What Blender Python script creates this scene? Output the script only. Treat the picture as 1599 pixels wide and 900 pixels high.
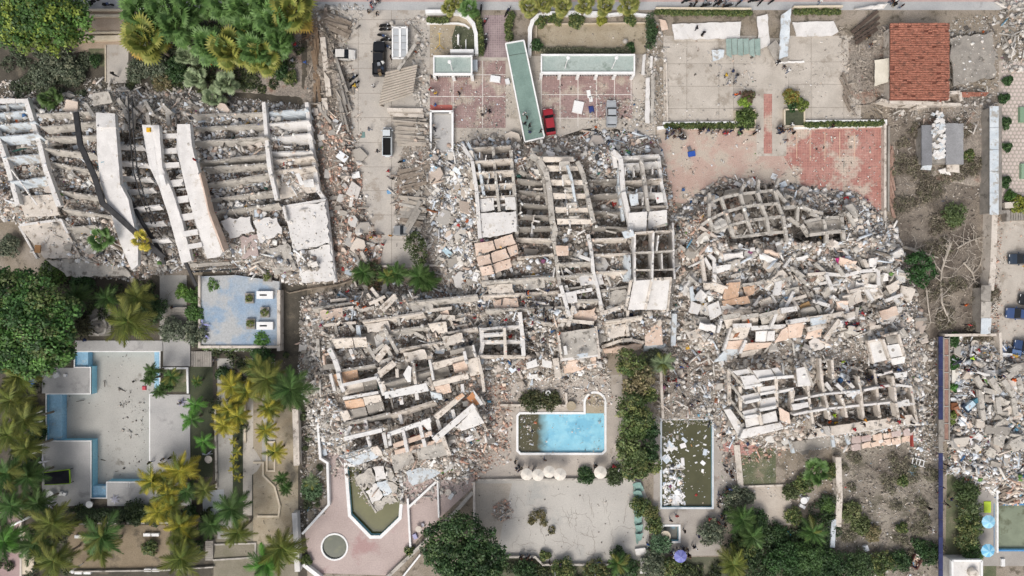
import bpy, bmesh, math, random
import numpy as np
from mathutils import Vector, Matrix, noise as mnoise
for o in list(bpy.data.objects): bpy.data.objects.remove(o)
R = math.radians
rnd = random.Random(7)
rng = np.random.default_rng(11)
SC = bpy.context.scene
COL = SC.collection
# ---------------------------------------------------------------- camera: a drone looking straight down from 105 m
H = 105.0
cam = bpy.data.cameras.new('camera'); cam.sensor_width = 36.0; cam.lens = 36.0*H/159.9
cam.clip_end = 3000; cam.clip_start = 0.5
co = bpy.data.objects.new('camera', cam); COL.objects.link(co); co.location = (0, 0, H); SC.camera = co
# ---------------------------------------------------------------- sky and soft sun
SUN_EL, SUN_AZ = 52.0, 205.0
w = bpy.data.worlds.new('World'); SC.world = w; w.use_nodes = True
nt = w.node_tree; nt.nodes.clear()
sk = nt.nodes.new('ShaderNodeTexSky'); sk.sky_type = 'NISHITA'; sk.sun_disc = False
sk.sun_elevation = R(SUN_EL); sk.sun_rotation = R(SUN_AZ); sk.dust_density = 6.0; sk.air_density = 1.0; sk.ozone_density = 1.0
hs = nt.nodes.new('ShaderNodeHueSaturation'); hs.inputs["Saturation"].default_value = 0.52   # thin cloud greys the sky
bg = nt.nodes.new('ShaderNodeBackground'); bg.inputs['Strength'].default_value = 0.15
wo = nt.nodes.new('ShaderNodeOutputWorld')
nt.links.new(sk.outputs[0], hs.inputs['Color']); nt.links.new(hs.outputs[0], bg.inputs[0]); nt.links.new(bg.outputs[0], wo.inputs[0])
sl = bpy.data.lights.new('sun', 'SUN'); sl.energy = 1.2; sl.angle = R(24); sl.color = (1.0, 0.97, 0.94)
so = bpy.data.objects.new('sun', sl); COL.objects.link(so); so.location = (0, 0, 200)
_az, _el = R(SUN_AZ), R(SUN_EL)
_d = Vector((math.sin(_az)*math.cos(_el), math.cos(_az)*math.cos(_el), math.sin(_el)))
so.rotation_euler = _d.to_track_quat('Z', 'Y').to_euler()
vs = SC.view_settings; SC.display_settings.display_device = 'sRGB'
vs.view_transform = 'Standard'; vs.look = 'None'; vs.exposure = -0.02; vs.gamma = 1.0; vs.use_curve_mapping = False
# ---------------------------------------------------------------- helpers
def W(px, py, z=0.0):
    s = (H - z)/H*0.1
    return Vector(((px - 800)*s, (450 - py)*s, z))
def srgb(h):
    c = [int(h[i:i+2], 16)/255 for i in (0, 2, 4)]
    return tuple(x/12.92 if x <= .04045 else ((x + .055)/1.055)**2.4 for x in c)
MATS = {}
def mat(name, c1, c2=None, scale=1.2, fine=14.0, finev=.25, rough=.85, bump=.25, c3=None, s3=.35, t3=.55, attr=None, ocol=False, metal=0.0, spec=.3, alpha=None):
    if name in MATS: return MATS[name]
    m = bpy.data.materials.new(name); m.use_nodes = True; t = m.node_tree; N = t.nodes; L = t.links
    b = N['Principled BSDF']; b.inputs['Roughness'].default_value = rough; b.inputs['Metallic'].default_value = metal
    b.inputs['Specular IOR Level'].default_value = spec
    g = N.new('ShaderNodeNewGeometry')
    def nz(sc, det=4, ro=.6):
        n = N.new('ShaderNodeTexNoise'); n.inputs['Scale'].default_value = sc; n.inputs['Detail'].default_value = det; n.inputs['Roughness'].default_value = ro
        L.new(g.outputs['Position'], n.inputs['Vector']); return n
    def ramp(n, a, bb):
        r = N.new('ShaderNodeMapRange'); r.inputs[1].default_value = a; r.inputs[2].default_value = bb; L.new(n.outputs['Fac'], r.inputs[0]); return r
    def mix(fac, A, B, mode='MIX'):
        x = N.new('ShaderNodeMix'); x.data_type = 'RGBA'; x.blend_type = mode
        if isinstance(fac, float): x.inputs[0].default_value = fac
        else: L.new(fac, x.inputs[0])
        for i, v in ((6, A), (7, B)):
            if isinstance(v, tuple): x.inputs[i].default_value = (*v, 1)
            else: L.new(v, x.inputs[i])
        return x.outputs[2]
    if attr:
        a = N.new('ShaderNodeAttribute'); a.attribute_name = attr; col = a.outputs['Color']
    elif ocol:
        a = N.new('ShaderNodeObjectInfo'); col = a.outputs['Color']
    else: col = None
    if col is None:
        if c2 is not None: col = mix(ramp(nz(scale), .36, .64).outputs[0], c1, c2)
        else:
            v = N.new('ShaderNodeRGB'); v.outputs[0].default_value = (*c1, 1); col = v.outputs[0]
        if c3 is not None: col = mix(ramp(nz(s3, 5, .65), t3, t3 + .09).outputs[0], col, c3)
    if finev > 0:
        f = nz(fine, 3, .7); mr = N.new('ShaderNodeMapRange'); mr.inputs[1].default_value = .3; mr.inputs[2].default_value = .7
        mr.inputs[3].default_value = 1 - finev; mr.inputs[4].default_value = 1 + finev*.6; L.new(f.outputs['Fac'], mr.inputs[0])
        cc = N.new('ShaderNodeCombineColor')
        for i in range(3): L.new(mr.outputs[0], cc.inputs[i])
        col = mix(1.0, col, cc.outputs[0], 'MULTIPLY')
        if bump > 0:
            bp = N.new('ShaderNodeBump'); bp.inputs['Strength'].default_value = bump; bp.inputs['Distance'].default_value = .05
            L.new(f.outputs['Fac'], bp.inputs['Height']); L.new(bp.outputs[0], b.inputs['Normal'])
    L.new(col, b.inputs['Base Color'])
    MATS[name] = m; return m
def leafmat(name):
    m = mat(name, (0, 0, 0), attr='col', rough=.55, finev=0, bump=0, spec=.35)
    b = m.node_tree.nodes['Principled BSDF']; b.inputs['Subsurface Weight'].default_value = 0
    return m
S = srgb
CONC = mat('concrete', S('a8a39b'), S('c2bcb2'), .8, 9, .22, c3=S('7d7870'), s3=1.1, t3=.55)
CONCW = mat('white_painted_concrete', S('cfccc8'), S('dedbd7'), .7, 8, .12, c3=S('c2bcb2'), s3=1.1, t3=.58)
CONCB = mat('cream_painted_concrete', S('c4bbaf'), S('d8cfc4'), .7, 8, .16, c3=S('94897c'), s3=1.2, t3=.55)
CONCP = mat('pale_blue_grey_plaster', S('b9c2c8'), S('cfd5d8'), .7, 8, .14, c3=S('a39f98'), s3=.9, t3=.53)
CONCG = mat('dusty_grey_concrete', S('8d8881'), S('a39d94'), .8, 9, .25, c3=S('6f6a63'), s3=.6, t3=.58)
CONCK = mat('pinkish_screed', S('cdb5a2'), S('dcc8b8'), .6, 9, .18, c3=S('b39a88'), s3=.8, t3=.58)
TERRA = mat('terracotta_tile_floor', S('c4a083'), S('d3b499'), .8, 6, .2)
PLASTER = mat('white_plaster', S('d6d4d0'), S('e6e4e0'), .6, 6, .1)
STEEL = mat('black_steel', S('2a2a2c'), S('3a3a3b'), 1.5, 8, .2, rough=.6)
WOOD = mat('weathered_wood', S('7d7267'), S('968b7e'), 1.5, 8, .3)
BARK = mat('palm_bark', S('7a6e60'), S('94897a'), 2, 9, .3)
GLASS = mat('dark_glass', S('14181c'), None, rough=.08, finev=0, spec=.6)
RUBBER = mat('black_rubber', S('151515'), None, rough=.8, finev=0)
OBJC = mat('object_colour', (0, 0, 0), ocol=True, rough=.7, finev=.12, fine=6, bump=0)
PAINT = mat('car_paint', (0, 0, 0), ocol=True, rough=.35, finev=.06, fine=3, bump=0, spec=.5)
LEAF = leafmat('leaf')
RUB = mat('rubble_piece', (0, 0, 0), attr='col', rough=.9, finev=.22, fine=7, bump=.2)

class MB:
    def __init__(s): s.v = []; s.f = []; s.c = []; s.m = []
    def add(s, vs, fs, col=None, mi=0):
        n = len(s.v); s.v += [tuple(v) for v in vs]
        for f in fs: s.f.append([n + i for i in f]); s.c.append(col); s.m.append(mi)
        return s
    def box(s, c, d, rz=0, col=None, mi=0, taper=1.0):
        cx, cy, cz = c; a, b, e = d[0]/2, d[1]/2, d[2]/2; k, q = math.cos(rz), math.sin(rz); vs = []
        for z in (-e, e):
            t = taper if z > 0 else 1
            for x, y in ((-a, -b), (a, -b), (a, b), (-a, b)): x *= t; y *= t; vs.append((cx + x*k - y*q, cy + x*q + y*k, cz + z))
        return s.add(vs, [(3, 2, 1, 0), (4, 5, 6, 7), (0, 1, 5, 4), (1, 2, 6, 5), (2, 3, 7, 6), (3, 0, 4, 7)], col, mi)
    def bar(s, p, q, w, h, col=None, mi=0, j=0.0):
        p = Vector(p); q = Vector(q); d = (q - p); d.normalize()
        up = Vector((0, 0, 1)) if abs(d.z) < .95 else Vector((1, 0, 0))
        sd = d.cross(up).normalized(); up = sd.cross(d).normalized(); vs = []
        for e in (p, q):
            for a, b in ((-.5, -1), (.5, -1), (.5, 0), (-.5, 0)):
                vs.append(e + sd*a*w + up*b*h + Vector((rnd.uniform(-j, j), rnd.uniform(-j, j), rnd.uniform(-j, j))))
        return s.add(vs, [(0, 1, 2, 3), (7, 6, 5, 4), (0, 4, 5, 1), (1, 5, 6, 2), (2, 6, 7, 3), (3, 7, 4, 0)], col, mi)
    def tube(s, pts, rad, n=6, col=None, mi=0, cap=True):
        rings = []
        for i, p in enumerate(pts):
            p = Vector(p); a = Vector(pts[max(i-1, 0)]); b = Vector(pts[min(i+1, len(pts)-1)]); d = (b - a).normalized()
            u = d.orthogonal().normalized(); v = d.cross(u); r = rad[i] if isinstance(rad, (list, tuple)) else rad
            rings.append([p + (u*math.cos(6.2832*k/n) + v*math.sin(6.2832*k/n))*r for k in range(n)])
        vs = [x for r in rings for x in r]; fs = []
        for i in range(len(pts)-1):
            for k in range(n): fs.append((i*n+k, i*n+(k+1) % n, (i+1)*n+(k+1) % n, (i+1)*n+k))
        if cap: fs.append(tuple(range(n-1, -1, -1))); fs.append(tuple(range((len(pts)-1)*n, len(pts)*n)))
        return s.add(vs, fs, col, mi)
    def lathe(s, prof, c=(0, 0, 0), n=20, col=None, mi=0):
        vs = [(c[0]+r*math.cos(6.2832*k/n), c[1]+r*math.sin(6.2832*k/n), c[2]+z) for r, z in prof for k in range(n)]; fs = []
        for i in range(len(prof)-1):
            for k in range(n): fs.append((i*n+k, i*n+(k+1) % n, (i+1)*n+(k+1) % n, (i+1)*n+k))
        return s.add(vs, fs, col, mi)
    def prism(s, top, t, col=None, mi=0, nrm=None):
        top = [Vector(p) for p in top]; n = Vector((0, 0, 0))
        for i in range(len(top)): a, b = top[i], top[(i+1) % len(top)]; n += Vector(((a.y-b.y)*(a.z+b.z), (a.z-b.z)*(a.x+b.x), (a.x-b.x)*(a.y+b.y)))
        if n.z < 0: top.reverse(); n = -n
        n = n.normalized() if nrm is None else Vector(nrm); k = len(top)
        return s.add(top + [p - n*t for p in top], [tuple(range(k)), tuple(range(2*k-1, k-1, -1))] + [(i, k+i, k+(i+1) % k, (i+1) % k) for i in range(k)], col, mi)
    def mesh(s, name, m, org=(0, 0, 0)):
        me = bpy.data.meshes.new(name); o = Vector(org)
        me.from_pydata([tuple(Vector(v) - o) for v in s.v], [], s.f)
        for x in (m if isinstance(m, (list, tuple)) else [m]): me.materials.append(x)
        if any(s.m): me.polygons.foreach_set('material_index', s.m)
        if any(c is not None for c in s.c):
            at = me.color_attributes.new('col', 'FLOAT_COLOR', 'CORNER'); dat = []
            for f, c in zip(s.f, s.c): dat += [*(c or (.5, .5, .5)), 1.0]*len(f)
            at.data.foreach_set('color', dat)
        me.update(); return me
    def build(s, name, m, parent=None, org=None, label=None, cat=None, group=None, kind=None):
        if parent is not None: org = parent.get('_o', (0, 0, 0))
        elif org is None:
            xs = [v[0] for v in s.v]; ys = [v[1] for v in s.v]; org = ((min(xs)+max(xs))/2, (min(ys)+max(ys))/2, min(v[2] for v in s.v))
        o = place(s.mesh(name, m, org), name, parent, org if parent is None else (0, 0, 0), label=label, cat=cat, group=group, kind=kind)
        o['_o'] = tuple(org); return o
def tag(o, label=None, cat=None, group=None, kind=None):
    if cat and not kind: kind = 'thing'
    for k, v in (('label', label), ('category', cat), ('group', group), ('kind', kind)):
        if v: o[k] = v
    return o
def place(me, name, parent=None, loc=(0, 0, 0), rot=(0, 0, 0), sc=(1, 1, 1), color=None, **kw):
    o = bpy.data.objects.new(name, me); COL.objects.link(o); o.parent = parent; o.location = loc; o.rotation_euler = rot
    o.scale = (sc,)*3 if isinstance(sc, (int, float)) else sc
    if color: o.color = (*color, 1)
    return tag(o, **kw)
def root(name, label, cat, loc, group=None, rz=0):
    o = place(None, name, None, loc, (0, 0, rz), label=label, cat=cat, group=group); o.empty_display_size = .3
    if rz == 0: o['_o'] = tuple(loc)
    return o
def copy_tree(o, parent=None, **kw):
    c = o.copy(); COL.objects.link(c); c.parent = parent
    for ch in list(o.children): copy_tree(ch, c)
    return c
def inpoly(px, py, poly):
    px = np.asarray(px, float); py = np.asarray(py, float); ins = np.zeros(px.shape, bool); n = len(poly)
    for i in range(n):
        x0, y0 = poly[i]; x1, y1 = poly[(i+1) % n]
        if y0 == y1: continue
        c = ((y0 > py) != (y1 > py)) & (px < (x1-x0)*(py-y0)/(y1-y0) + x0); ins ^= c
    return ins
def edgedist(px, py, poly):
    d = np.full(np.shape(px), 1e9)
    for i in range(len(poly)):
        x0, y0 = poly[i]; x1, y1 = poly[(i+1) % len(poly)]; dx, dy = x1-x0, y1-y0; l = dx*dx+dy*dy + 1e-9
        t = np.clip(((px-x0)*dx + (py-y0)*dy)/l, 0, 1); d = np.minimum(d, np.hypot(px-x0-t*dx, py-y0-t*dy))
    return d
def vnoise(x, y, seed=0):
    def h(i, j): 
        k = (i.astype(np.int64)*374761393 + j.astype(np.int64)*668265263 + seed*1274126177) & 0x7fffffff
        k = ((k ^ (k >> 13))*1274126177) & 0x7fffffff
        return ((k ^ (k >> 16)) & 0xffff)/65535.0
    x = np.asarray(x, float); y = np.asarray(y, float); i = np.floor(x); j = np.floor(y); u = x-i; v = y-j; u = u*u*(3-2*u); v = v*v*(3-2*v)
    return (h(i, j)*(1-u)+h(i+1, j)*u)*(1-v) + (h(i, j+1)*(1-u)+h(i+1, j+1)*u)*v
# ---------------------------------------------------------------- height of the rubble, in picture-plane coordinates (10 units = 1 m at the ground)
MOUNDS = [
 ([(-40,150),(60,152),(140,140),(290,140),(480,165),(525,440),(455,447),(380,430),(300,420),(210,440),(100,430),(30,350),(-40,330)], 2.6, 35),
 ([(470,150),(500,20),(520,20),(545,120),(565,300),(590,420),(525,447)], 1.0, 20),
 ([(640,180),(675,180),(700,300),(740,450),(700,450),(620,365),(612,300)], 1.1, 18),
 ([(700,225),(760,212),(1030,210),(1050,300),(1062,480),(1040,545),(950,548),(945,590),(760,600),(700,450)], 3.2, 35),
 ([(470,465),(560,440),(700,440),(770,500),(770,600),(775,680),(730,755),(640,745),(500,705),(465,600)], 2.8, 35),
 ([(1050,330),(1130,275),(1340,300),(1400,350),(1445,500),(1445,690),(1240,705),(1130,690),(1120,565),(1055,545)], 3.2, 35),
 ([(1485,530),(1650,540),(1650,800),(1530,765),(1480,740)], 1.5, 30),
 ([(1020,530),(1140,550),(1150,690),(1110,668),(1030,665)], .8, 25),
 ([(1320,60),(1390,30),(1400,150),(1350,170),(1320,150)], .6, 20), ([(1420,150),(1550,150),(1550,300),(1430,280)], .5, 20),
 ([(340,0),(480,0),(480,160),(330,150)], .3, 30), ([(560,715),(620,730),(640,790),(590,800),(548,770)], .5, 12),
]
GX, GY = np.meshgrid(np.arange(-40, 1650, 5.0), np.arange(-40, 945, 5.0))
HM = np.zeros(GX.shape)
for poly, hh, fe in MOUNDS:
    ins = inpoly(GX, GY, poly); d = edgedist(GX, GY, poly); t = np.clip(np.where(ins, d, 0)/fe, 0, 1); HM = np.maximum(HM, hh*t*t*(3-2*t))
HM *= .35 + .65*vnoise(GX/38, GY/38, 1) + .55*vnoise(GX/14, GY/14, 2)
HM0 = HM.copy()
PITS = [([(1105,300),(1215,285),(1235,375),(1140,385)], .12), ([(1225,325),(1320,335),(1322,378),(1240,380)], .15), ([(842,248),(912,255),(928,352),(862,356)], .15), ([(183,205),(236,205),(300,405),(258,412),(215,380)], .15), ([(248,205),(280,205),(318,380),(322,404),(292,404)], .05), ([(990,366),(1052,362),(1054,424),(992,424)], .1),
 ([(538,676),(690,652),(694,700),(560,700)], .12), ([(1140,578),(1240,575),(1240,655),(1165,665),(1140,640)], .15), ([(1265,605),(1425,600),(1430,650),(1275,672)], .5), ([(975,248),(1032,244),(1040,325),(984,326)], .35), ([(744,232),(800,230),(804,308),(748,310)], .4), ([(1186,494),(1262,486),(1262,506),(1180,512)], .2), ([(530,585),(730,550),(735,640),(560,665)], .35), ([(752,515),(818,512),(818,556),(752,556)], .25), ([(808,275),(864,280),(864,400),(808,400)], .55), ([(920,280),(985,280),(988,400),(925,400)], .55), ([(600,660),(720,625),(720,650),(640,690)], .3)]
for poly, k in PITS:
    ins = inpoly(GX, GY, poly); d = edgedist(GX, GY, poly); t = np.clip(np.where(ins, d, 0)/7, 0, 1); HM *= 1-(1-k)*t
def rh0(px, py): return _smp(HM0, px, py)
def rh(px, py): return _smp(HM, px, py)
def _smp(HM, px, py):
    fx = np.clip((np.asarray(px, float)+40)/5, 0, HM.shape[1]-1.001); fy = np.clip((np.asarray(py, float)+40)/5, 0, HM.shape[0]-1.001)
    i = fx.astype(int); j = fy.astype(int); u = fx-i; v = fy-j
    return (HM[j, i]*(1-u)+HM[j, i+1]*u)*(1-v) + (HM[j+1, i]*(1-u)+HM[j+1, i+1]*u)*v
def ragged(pts, amp, step=.6):
    out = []
    for i in range(len(pts)):
        a, b = Vector(pts[i]), Vector(pts[(i+1) % len(pts)]); n = max(1, int((b-a).length/step)); d = (b-a).normalized(); sd = d.cross(Vector((0, 0, 1)))
        for k in range(n):
            p = a.lerp(b, k/n)
            if k: p += sd*rnd.uniform(-amp, amp)*1.3 + d*rnd.uniform(-.3, .3)*step
            else: p += sd*rnd.uniform(-amp, amp)*.6
            out.append(p)
    return out
def PZ(pts, rel=True):
    b = float(np.mean([rh0(p[0], p[1]) for p in pts])) if rel else 0
    return [W(p[0], p[1], max(.05, b + (p[2] if len(p) > 2 else 0))) for p in pts]
CRUMB = []
def crumb_poly(P, d):
    c = sum(P, Vector())/len(P)
    for i in range(len(P)):
        a, b = P[i], P[(i+1) % len(P)]; n = (b-a).cross(c-a).length/2*d; n = int(n)+(rnd.random() < n-int(n))
        for _ in range(n): u = math.sqrt(rnd.random()); v = rnd.random(); q = c.lerp(a.lerp(b, v), u); CRUMB.append((*q,))
def crumb_bar(a, b, d, w):
    for _ in range(int((b-a).length*d+rnd.random())): q = a.lerp(b, rnd.random()); CRUMB.append((q.x+rnd.uniform(-w, w)*.5, q.y+rnd.uniform(-w, w)*.5, q.z))
def slab(T, name, pts, t=.2, m=None, rag=.08, rel=True, **kw):
    P = PZ(pts, rel)
    if rag: P = ragged(P, rag)
    crumb_poly(P, 1.7 if rag > .025 else .12)
    return MB().prism(P, t).build(name, m or CONC, T, **kw)
def bar(T, name, p, q, w=.35, h=.4, m=None, rel=True, **kw):
    P = PZ([p, q], rel); crumb_bar(P[0], P[1], 1.6, w); return MB().bar(P[0], P[1], w, h, j=.035).build(name, m or CONC, T, **kw)
def fin(T, name, p, q, h=2.2, t=.2, m=None, lean=(0, 0), rel=True, **kw):
    a, b = PZ([p, q], rel); l = Vector((lean[0], lean[1], -h)); n = max(2, int((b-a).length/.7)); top = [a.lerp(b, i/n) for i in range(n+1)]
    crumb_bar(a, b, 1.8, t)
    for i in range(1, n): top[i].z -= rnd.choice((0, 0, 0, .1, .25, .5))*rnd.random(); 
    pts = top + [b + l, a + l]; nn = (b-a).cross(l).normalized(); k = len(pts)
    mb = MB().add([x + nn*t/2 for x in pts] + [x - nn*t/2 for x in pts], [tuple(range(k)), tuple(range(2*k-1, k-1, -1))] + [(i, k+i, k+(i+1) % k, (i+1) % k) for i in range(k)])
    return mb.build(name, m or CONC, T, **kw)
def flat(name, pts, z, m, kind='structure', t=0, parent=None, **kw):
    P = [W(*p, 0) + Vector((0, 0, z)) for p in pts]
    mb = MB().prism(P, t) if t else MB().add(P, [tuple(range(len(P)))])
    if not t:
        n = sum(((P[i].x*P[(i+1) % len(P)].y - P[(i+1) % len(P)].x*P[i].y) for i in range(len(P))))
        if n < 0: mb.f = [list(reversed(mb.f[0]))]
    return mb.build(name, m, parent, org=(0, 0, 0) if parent is None else None, kind=kind if parent is None else None, **kw)
def rect(x0, y0, x1, y1): return [(x0, y0), (x1, y0), (x1, y1), (x0, y1)]
# ================================================================ SETTING
from mathutils.geometry import tessellate_polygon
def sheet(name, outer, holes, z, m, kind='structure', **kw):
    polys = [[W(*p)+Vector((0, 0, z)) for p in outer]] + [[W(*p)+Vector((0, 0, z)) for p in h] for h in holes]
    tris = tessellate_polygon(polys); vs = [v for p in polys for v in p]; fs = []
    for a, b, c in tris:
        n = (vs[b]-vs[a]).cross(vs[c]-vs[a]).z; fs.append((a, b, c) if n > 0 else (a, c, b))
    return MB().add(vs, fs).build(name, m, None, org=(0, 0, 0), kind=kind, **kw)
def circ(cx, cy, r, n=28, a0=0, a1=360): return [(cx+r*math.cos(R(a0+(a1-a0)*k/n)), cy+r*math.sin(R(a0+(a1-a0)*k/n))) for k in range(n if a1-a0 == 360 else n+1)]
POOLA = [(118,550),(250,550),(250,615),(234,615),(234,752),(167,752),(167,777),(144,777),(144,688),(74,688),(74,616),(143,616),(143,573),(118,573)]
POOLC = [(810,650),(813,647),(915,647)] + circ(929.5,629,14.5,12,180,360) + [(944,703),(940,707),(814,707),(810,703)]
POOLP = [(543,728),(549,804),(580,836),(594,836),(623,808),(626,768),(622,735)]
POOLR = circ(523,854,19)
POOLG = rect(1034,656,1112,792)
POOLS = rect(1036,822,1060,845)
POOLE = rect(1555,789,1650,858)
HOLES = [POOLA, POOLC, POOLP, POOLR, POOLG, POOLS, POOLE]
DIRT = mat('earth', S('8b8070'), S('a0968a'), .25, 6, .35, c3=S('6d6558'), s3=.6, t3=.53, bump=.6)
big = [(-4200,-3600),(5800,-3600),(5800,4500),(-4200,4500)]
sheet('ground', big, HOLES, 0, DIRT)
def dry(n, *a, **k): return mat(n, *a, **k)
STREETM = mat('street_concrete', S('a9aaaa'), S('b5b5b3'), .3, 5, .15, c3=S('979695'), s3=.2, t3=.6)
DRIVE = mat('driveway_concrete', S('b0aaa2'), S('bfb8ae'), .25, 7, .16, c3=S('a1988d'), s3=.4, t3=.56)
COURT = mat('sandy_concrete', S('b2aa9f'), S('c3bbb0'), .3, 8, .18, c3=S('a2998d'), s3=.35, t3=.55)
GAP = mat('joint_dirt', S('7b7268'), S('8a8177'), 2, 9, .2)
GREYP = mat('grey_deck', S('a7a6a4'), S('b4b2af'), .25, 6, .14, c3=S('969593'), s3=.3, t3=.58)
PURP = mat('mauve_pavers', S('9b8583'), S('ab9794'), .5, 6, .2, c3=S('bba99e'), s3=.4, t3=.56)
SALM = mat('worn_salmon_paving', S('b89e92'), S('c3aea0'), .22, 6, .24, c3=S('bdb1a3'), s3=.22, t3=.47)
flat('painted_crack_shade', [(880,212),(905,204),(925,200),(940,206),(960,201),(985,206),(1005,212),(1018,222),(990,224),(950,214),(900,222)], .014, mat('fissure_shade', S('3c3732'), S('4a443d'), 1, 7, .3))  # flat dark patch painted in place of the shaded depth of the crack
REDT = mat('red_clay_paving', S('a87a70'), S('b58b80'), .5, 6, .2, c3=S('c6ab9f'), s3=.35, t3=.55)
PINKD = mat('pink_pool_deck', S('b0a09a'), S('bcaca6'), .2, 5, .18, c3=S('ab8f8b'), s3=.14, t3=.57)
GRASS = mat('thin_grass', S('5c6349'), S('77775f'), .5, 8, .4, c3=S('8b826f'), s3=.5, t3=.55, bump=.6)
SAND = mat('sandy_bed', S('a2957f'), S('b0a591'), .4, 7, .25, c3=S('8b816b'), s3=.5, t3=.56, bump=.5)
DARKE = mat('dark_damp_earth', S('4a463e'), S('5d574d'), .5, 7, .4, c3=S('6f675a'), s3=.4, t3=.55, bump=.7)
BEIGE = mat('beige_kerb', S('c9bca4'), S('d4c8b4'), .8, 8, .15)
WHITE = mat('white_paint', S('e2e2e0'), S('efefed'), .8, 6, .08)
BLUEW = mat('pool_blue', S('93cfe4'), S('a6d8e8'), .4, 6, .15)
BLUED = mat('pool_blue_dark', S('8fb9d3'), S('a0c4d8'), .4, 5, .2, c3=S('b0bcc0'), s3=.5, t3=.58)
PFLOOR = mat('dusty_pool_floor', S('aaa8a2'), S('b6b4ad'), .2, 6, .15, c3=S('8d8980'), s3=.35, t3=.62)
def paver(name, cols, bw, bh, mortar, ms=.02, wear=None, off=.0):
    m = mat(name, *cols); t = m.node_tree; N = t.nodes; L = t.links; b = N['Principled BSDF']; src = b.inputs['Base Color'].links[0].from_socket
    g = N.new('ShaderNodeNewGeometry'); br = N.new('ShaderNodeTexBrick'); br.offset = off; br.inputs['Scale'].default_value = 1; br.inputs['Brick Width'].default_value = bw; br.inputs['Row Height'].default_value = bh
    br.inputs['Mortar Size'].default_value = ms; br.inputs['Color1'].default_value = (1, 1, 1, 1); br.inputs['Color2'].default_value = (.72, .72, .72, 1); br.inputs['Mortar'].default_value = (*mortar, 1)
    L.new(g.outputs['Position'], br.inputs['Vector']); x = N.new('ShaderNodeMix'); x.data_type = 'RGBA'; x.blend_type = 'MULTIPLY'; x.inputs[0].default_value = .8
    L.new(src, x.inputs[6]); L.new(br.outputs['Color'], x.inputs[7]); L.new(x.outputs[2], b.inputs['Base Color']); return m
PARK = paver('mauve_tile_parking', (S('9c837f'), S('ad9590'), .5, 5, .25, .85, .25, S('bfb2a4'), .3, .5), .33, .33, (.72, .7, .7), .04)
REDG = paver('red_tile_grid', (S('a9766c'), S('b78a7f'), .35, 6, .22, .85, .25, S('c3b3a4'), .22, .5), .4, .4, (1.1, 1.1, 1.1), .04)
PURG = paver('mauve_paver_grid', (S('8f7f80'), S('a0908f'), .5, 6, .15), .35, .35, (1.2, 1.2, 1.2), .05)
# streets and yards (each sheet 4 mm over the one below)
flat('street', rect(-900,-110,2500,16), .004, STREETM)
flat('pavement_strip', rect(480,-3,1640,3), .012, mat('red_street_tiles', S('b39a94'), S('c0aaa2'), .6, 6, .15))
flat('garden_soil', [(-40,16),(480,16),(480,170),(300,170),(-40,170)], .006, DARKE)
flat('bed_soil', rect(115,16,204,82), .010, mat('light_bed_soil', S('a3917f'), S('b3a391'), .5, 7, .25, bump=.4))
flat('garden_path', rect(166,70,201,130), .016, DRIVE, t=.02)
flat('lawn', rect(139,76,165,104), .016, GRASS)
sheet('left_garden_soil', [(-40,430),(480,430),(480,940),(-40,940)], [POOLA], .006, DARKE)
flat('dry_lot', [(1385,150),(1560,150),(1548,520),(1470,525),(1440,700),(1398,400)], .006, mat('dead_grass', S('7b7268'), S('92887b'), .3, 8, .45, c3=S('655c53'), s3=.18, t3=.52, bump=.7))
flat('lower_dry_lot', [(1300,690),(1470,650),(1470,930),(1300,930)], .008, mat('stony_dead_grass', S('867e73'), S('a0988b'), .3, 9, .5, c3=S('6f6a5c'), s3=.25, t3=.53, bump=.7))
flat('right_yard', [(1560,95),(1650,95),(1650,330),(1560,330)], .006, mat('hexagon_grout', S('a39a8f'), S('b0a79c'), .5, 6, .15))
flat('parking_yard', [(1548,345),(1650,345),(1650,600),(1545,560)], .008, COURT)
flat('south_garden', [(745,870),(1300,870),(1300,940),(745,940)], .006, mat('garden_floor', S('575a48'), S('6f6f5c'), .4, 8, .4, c3=S('8a8171'), s3=.4, t3=.56, bump=.6))
flat('right_garden', [(1480,700),(1560,740),(1555,940),(1475,940)], .006, GRASS)
flat('right_pool_deck', [(1525,760),(1556,745),(1556,860),(1650,860),(1650,884),(1525,884)], .012, mat('grey_deck_tile', S('9d9892'), S('a9a49d'), .4, 6, .15))
flat('pool_terrace', [(775,612),(970,600),(975,745),(745,748),(760,690)], .0, GAP) if 0 else None
sheet('middle_pool_deck', [(760,600),(972,585),(978,748),(742,752),(742,700),(770,690)], [POOLC], .008, mat('terrace_concrete', S('b0a79d'), S('beb5aa'), .3, 7, .2, c3=S('9c9286'), s3=.35, t3=.56))
sheet('pink_pool_deck', [(509,690),(516,790),(476,830),(484,880),(500,895),(605,899),(660,835),(740,760),(745,745),(720,690)], [POOLP, POOLR], .008, PINKD)
sheet('long_pool_deck', [(1022,650),(1150,650),(1150,800),(1128,820),(1128,868),(1020,868)], [POOLG, POOLS], .008, mat('grey_screed', S('a19a92'), S('aea79e'), .3, 7, .18, c3=S('8e867d'), s3=.4, t3=.56))
flat('palm_garden_walk', rect(340,560,380,800), .012, mat('walk_concrete', S('a6a4a0'), S('b3b1ac'), .3, 7, .15)) if 0 else None
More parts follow.
